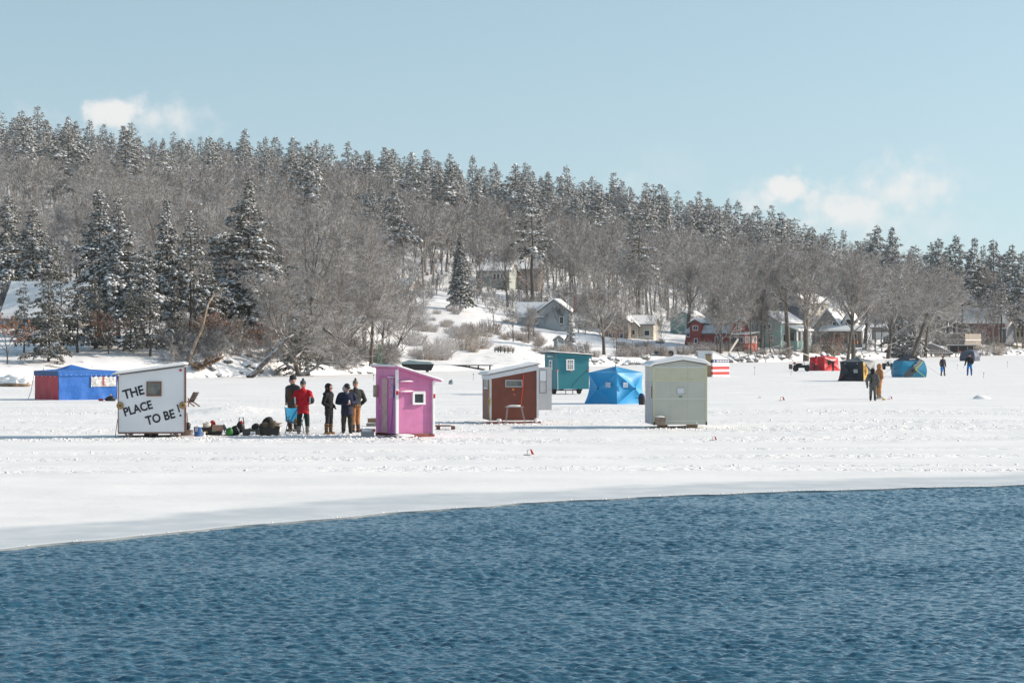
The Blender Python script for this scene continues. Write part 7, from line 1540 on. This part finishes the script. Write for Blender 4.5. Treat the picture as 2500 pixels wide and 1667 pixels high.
    def dock(px0, py0, px1, py1, D, wdt, lb, posts=7, tilt=.3):
        A = Vector((wx(px0, D), D, wz(py0, D))); B2 = Vector((wx(px1, D + 2), D + 2, wz(py1, D + 2))); d = B2 - A; t = thing('dock_section', lb, 'dock', tuple(A)); a = Vector((0, 0, 0)); s_ = Vector((.25, wdt, 0))
        for o_, q in ((a, 'rail'), (s_, 'rail')): M = MB(); M.bar(o_, o_ + d, .08, .14); M.build(q, AL, t)
        M = MB(); n = int(d.length/.8)
        for i in range(n + 1): p = d*(i/n); M.bar(p, p + s_, .07, .05)
        M.build('cross_bars', AL, t)
        for i in range(posts):
            for o_ in (a, s_): p = d*((i + .3)/posts) + o_; M = MB(); M.bar(p + Vector((tilt, -.1, -.75)), p + Vector((-tilt*1.2, -.1, 1.0)), .06); M.build('post', mat('brown_post', (.22, .17, .13), .7), t)
        return t
    dock(1800, 876, 1918, 838, 368, 1.6, 'long metal dock section propped on posts before the red house', 6)
    dock(1840, 882, 1935, 846, 372, 1.6, 'second dock section of the pile, overlapping on the right', 5)
    dock(1778, 862, 1800, 828, 374, .7, 'short narrow gangway sloping steeply left of the dock pile', 0)
    dock(2095, 868, 2190, 835, 424, 1.3, 'long pale dock gangway sloping up over the large tan shrub', 3)
    dock(1945, 858, 1985, 872, 384, 1.2, 'grey dock piece lying on the bank above the red tent', 0)
    for px, lb in ((1364, 'left white swim ladder frame with crossed braces behind the teal hut roof'), (1408, 'right white swim ladder frame with crossed braces behind the teal hut roof')):
        D = 330; t = thing('ladder_frame', lb, 'ladder', (wx(px, D), D, wz(862, D)), R(5)); h = 2.0; M = MB(); M.bar((.25, 0, 0), (-.2, 0, h), .07); M.build('post', WHITE, t); M = MB(); M.bar((1.15, 0, 0), (.65, 0, h), .07); M.build('post', WHITE, t); M = MB(); M.bar((.2, 0, .1), (.95, 0, .85), .05); M.bar((1.1, .06, .1), (.08, .06, .85), .05); M.build('cross_brace', WHITE, t)
        for z in (.95, 1.1, 1.25): M = MB(); M.bar((.02 - .0, .0, z), (.9, .0, z), .07); M.build('rung', WHITE, t)
    # pier and posts behind the pink hut
    t = thing('low_pier', 'low dark pier of rough planks behind the pink and brown huts', 'pier', (wx(1125, 268), 268, 0), R(4)); DKW = snowy('dark_pier_wood', (.06, .055, .05), lo=.3, hi=.6, amount=.8)
    M = MB(); M.box(-3.2, 3.6, 0, 1.4, .50, .58); M.build('deck', DKW, t); M = MB(); M.box(-3.1, 3.5, .1, 1.4, .583, .66); M.build('snow_cover', SNOW, t, bevel=.03)
    for x in (-2.9, -1.6, -.4, .9, 1.9, 3.2): M = MB(); M.bar((x, .1, -.1), (x + .05, .1, .50), .16); M.build('post', DKW, t)
    for i, px in enumerate((1208, 1216, 1222, 1232, 1240, 1252)):
        D = 300; M = MB(); M.tube([(0, 0, -.2), (.03, 0, (.55, .7, .8, .62, .75, .6)[i])], .07, 6); o = M.build('fence_post', DKW); o.location = (wx(px, D), D, land(px, D)); tag(o, 'short dark fence post in the row above the brown hut roof', 'fence post', 'fence posts above the brown hut')
    t = thing('covered_boat', 'dark boat under a teal tarp behind the pink hut roof', 'boat', (wx(1022, 252), 252, 0), R(3)); M = MB(); M.prism([(-1.5, .25), (1.3, .15), (1.6, .8), (-1.8, .85)], -.6, .6); M.build('hull', BLACK, t, bevel=.08); M = MB(); M.prism([(-1.9, .86), (1.7, .81), (1.2, 1.08), (.2, 1.12), (-.9, 1.28), (-1.7, 1.05)], -.7, .7); M.build('tarp', mat('teal_tarp', (.27, .37, .39), .6, var=.15), t, bevel=.05); M = MB(); M.bar((-1.0, 0, -.1), (-1.0, 0, .3), .3, .2); M.bar((.9, 0, -.1), (.9, 0, .25), .3, .2); M.build('cradle', DKW, t)
    t = thing('green_ladder', 'tall green step ladder behind the left edge of the pink hut roof', 'ladder', (wx(926, 251), 251, .0)); GL = mat('green_metal', (.10, .27, .16), .5)
    for x0, x1 in ((-.25, -.08), (.35, .10)): M = MB(); M.bar((x0, 0, 0), (x1, 0, 2.9), .07); M.build('side_rail', GL, t)
    for k in range(9): f = (k + .6)/9.5; M = MB(); M.bar((-.25 + .17*f, 0, 2.9*f), (.35 - .25*f, 0, 2.9*f), .05); M.build('rung', GL, t)
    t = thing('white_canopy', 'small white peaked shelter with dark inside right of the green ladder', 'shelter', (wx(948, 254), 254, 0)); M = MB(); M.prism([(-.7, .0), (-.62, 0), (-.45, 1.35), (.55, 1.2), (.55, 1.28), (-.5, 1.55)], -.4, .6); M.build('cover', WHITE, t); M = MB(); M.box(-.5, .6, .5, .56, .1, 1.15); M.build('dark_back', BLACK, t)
    # dock at the right
    t = thing('long_dock', 'long dark dock on posts along the ice before the boathouse', 'dock', (wx(2285, 500), 500, 0), R(14)); M = MB(); M.box(-9.5, 10.5, 0, 1.6, .62, .80); M.build('deck', DKW, t); M = MB(); M.box(-9.4, 10.4, .1, 1.6, .803, .86); M.build('snow_cover', SNOW, t)
    for i in range(15): x = -9 + i*1.35; M = MB(); M.bar((x, .1, -.1), (x, .1, .62), .2); M.build('post', mat('dock_post', (.16, .11, .08), .8), t)
    t = thing('dock_rack', 'row of stacked white deck chairs on the dock left of the boathouse', 'rack', (wx(2295, 505), 505, .8), R(10)); M = MB()
    for i in range(12): M.bar((-2.5 + i*.42, 0, 0), (-2.6 + i*.42, .1, .75), .06, .25)
    M.build('frames', mat('pale_frame', (.42, .40, .38), .7), t)
    t = thing('stair_rail', 'wooden stair with handrail running down the bank above the blue tent', 'stairs', (wx(1565, 352), 352, 0), 0)
    a = Vector((wx(1530, 352) - wx(1565, 352), 0, wz(838, 352))); b = Vector((wx(1588, 340) - wx(1565, 352), -12, wz(880, 340))); M = MB(); M.bar(a, b, .9, .12); M.build('flight', GREYWOOD, t); M = MB(); u = Vector((0, 0, 1.0)); M.bar(a + u, b + u, .06)
    for k in range(5): p = a.lerp(b, k/4); M.bar(p, p + u, .06)
    M.build('handrail', GREYWOOD, t)
    t = thing('beach_pallets', 'stack of dark crates and a tyre on the bank above the sage hut', 'crates', (wx(1615, 352), 352, land(1615, 352))); M = MB()
    for i in range(3): M.box(-1.0 + i*.6, -.5 + i*.6, 0, .5, .3, .75)
    M.build('crates', snowy('dark_crate', (.06, .05, .05), lo=.3, hi=.6, amount=.9), t); M = MB(); M.lathe([(.2, -.1), (.42, -.1), (.42, .1), (.2, .1)], (1.35, 0, .4), 14, axis='y'); M.build('tyre', BLACK, t); M = MB(); M.box(-1.6, .9, -.2, .6, .0, .28); M.build('base', GREYWOOD, t)
shore()
# ---------------------------------------------------------------- smoke and air
def volume_box(name, x0, x1, y0, y1, z0, z1, dens, col, label, noisy=False, aniso=.0):
    M = MB(); M.box(x0, x1, y0, y1, z0, z1); m = bpy.data.materials.new(name); m.use_nodes = True; nt = m.node_tree; N = nt.nodes; L = nt.links
    for n in list(N): N.remove(n)
    out = N.new('ShaderNodeOutputMaterial'); v = N.new('ShaderNodeVolumePrincipled'); v.inputs['Color'].default_value = (*col, 1); v.inputs['Density'].default_value = dens; v.inputs['Anisotropy'].default_value = aniso
    if noisy:
        tc = N.new('ShaderNodeTexCoord'); nz = N.new('ShaderNodeTexNoise'); nz.inputs['Scale'].default_value = .33; nz.inputs['Detail'].default_value = 4; L.new(tc.outputs['Object'], nz.inputs['Vector'])
        sep = N.new('ShaderNodeSeparateXYZ'); L.new(tc.outputs['Generated'], sep.inputs[0])
        mr = N.new('ShaderNodeMapRange'); mr.inputs['From Min'].default_value = .44; mr.inputs['From Max'].default_value = .72; mr.inputs['To Max'].default_value = dens; L.new(nz.outputs[0], mr.inputs[0]); val = mr.outputs[0]
        for i in (0, 2):
            a = N.new('ShaderNodeMath'); a.operation = 'PINGPONG'; L.new(sep.outputs[i], a.inputs[0]); a.inputs[1].default_value = .5
            q = N.new('ShaderNodeMapRange'); q.interpolation_type = 'SMOOTHSTEP'; L.new(a.outputs[0], q.inputs[0]); q.inputs['From Max'].default_value = .3; p = N.new('ShaderNodeMath'); p.operation = 'MULTIPLY'; L.new(val, p.inputs[0]); L.new(q.outputs[0], p.inputs[1]); val = p.outputs[0]
        L.new(val, v.inputs['Density'])
    L.new(v.outputs[0], out.inputs['Volume'])
    o = M.build(name, m); tag(o, label, name, kind='stuff'); return o
volume_box('haze', -420, 520, -90, 1180, -2.4, 112, .00010, (.80, .88, .95), 'thin cold air haze over the lake and hill')
volume_box('smoke', wx(945, 278), wx(1150, 278), 274, 282, .6, 8.5, .20, (.86, .88, .93), 'thin smoke drifting over the brush behind the pink hut', True)
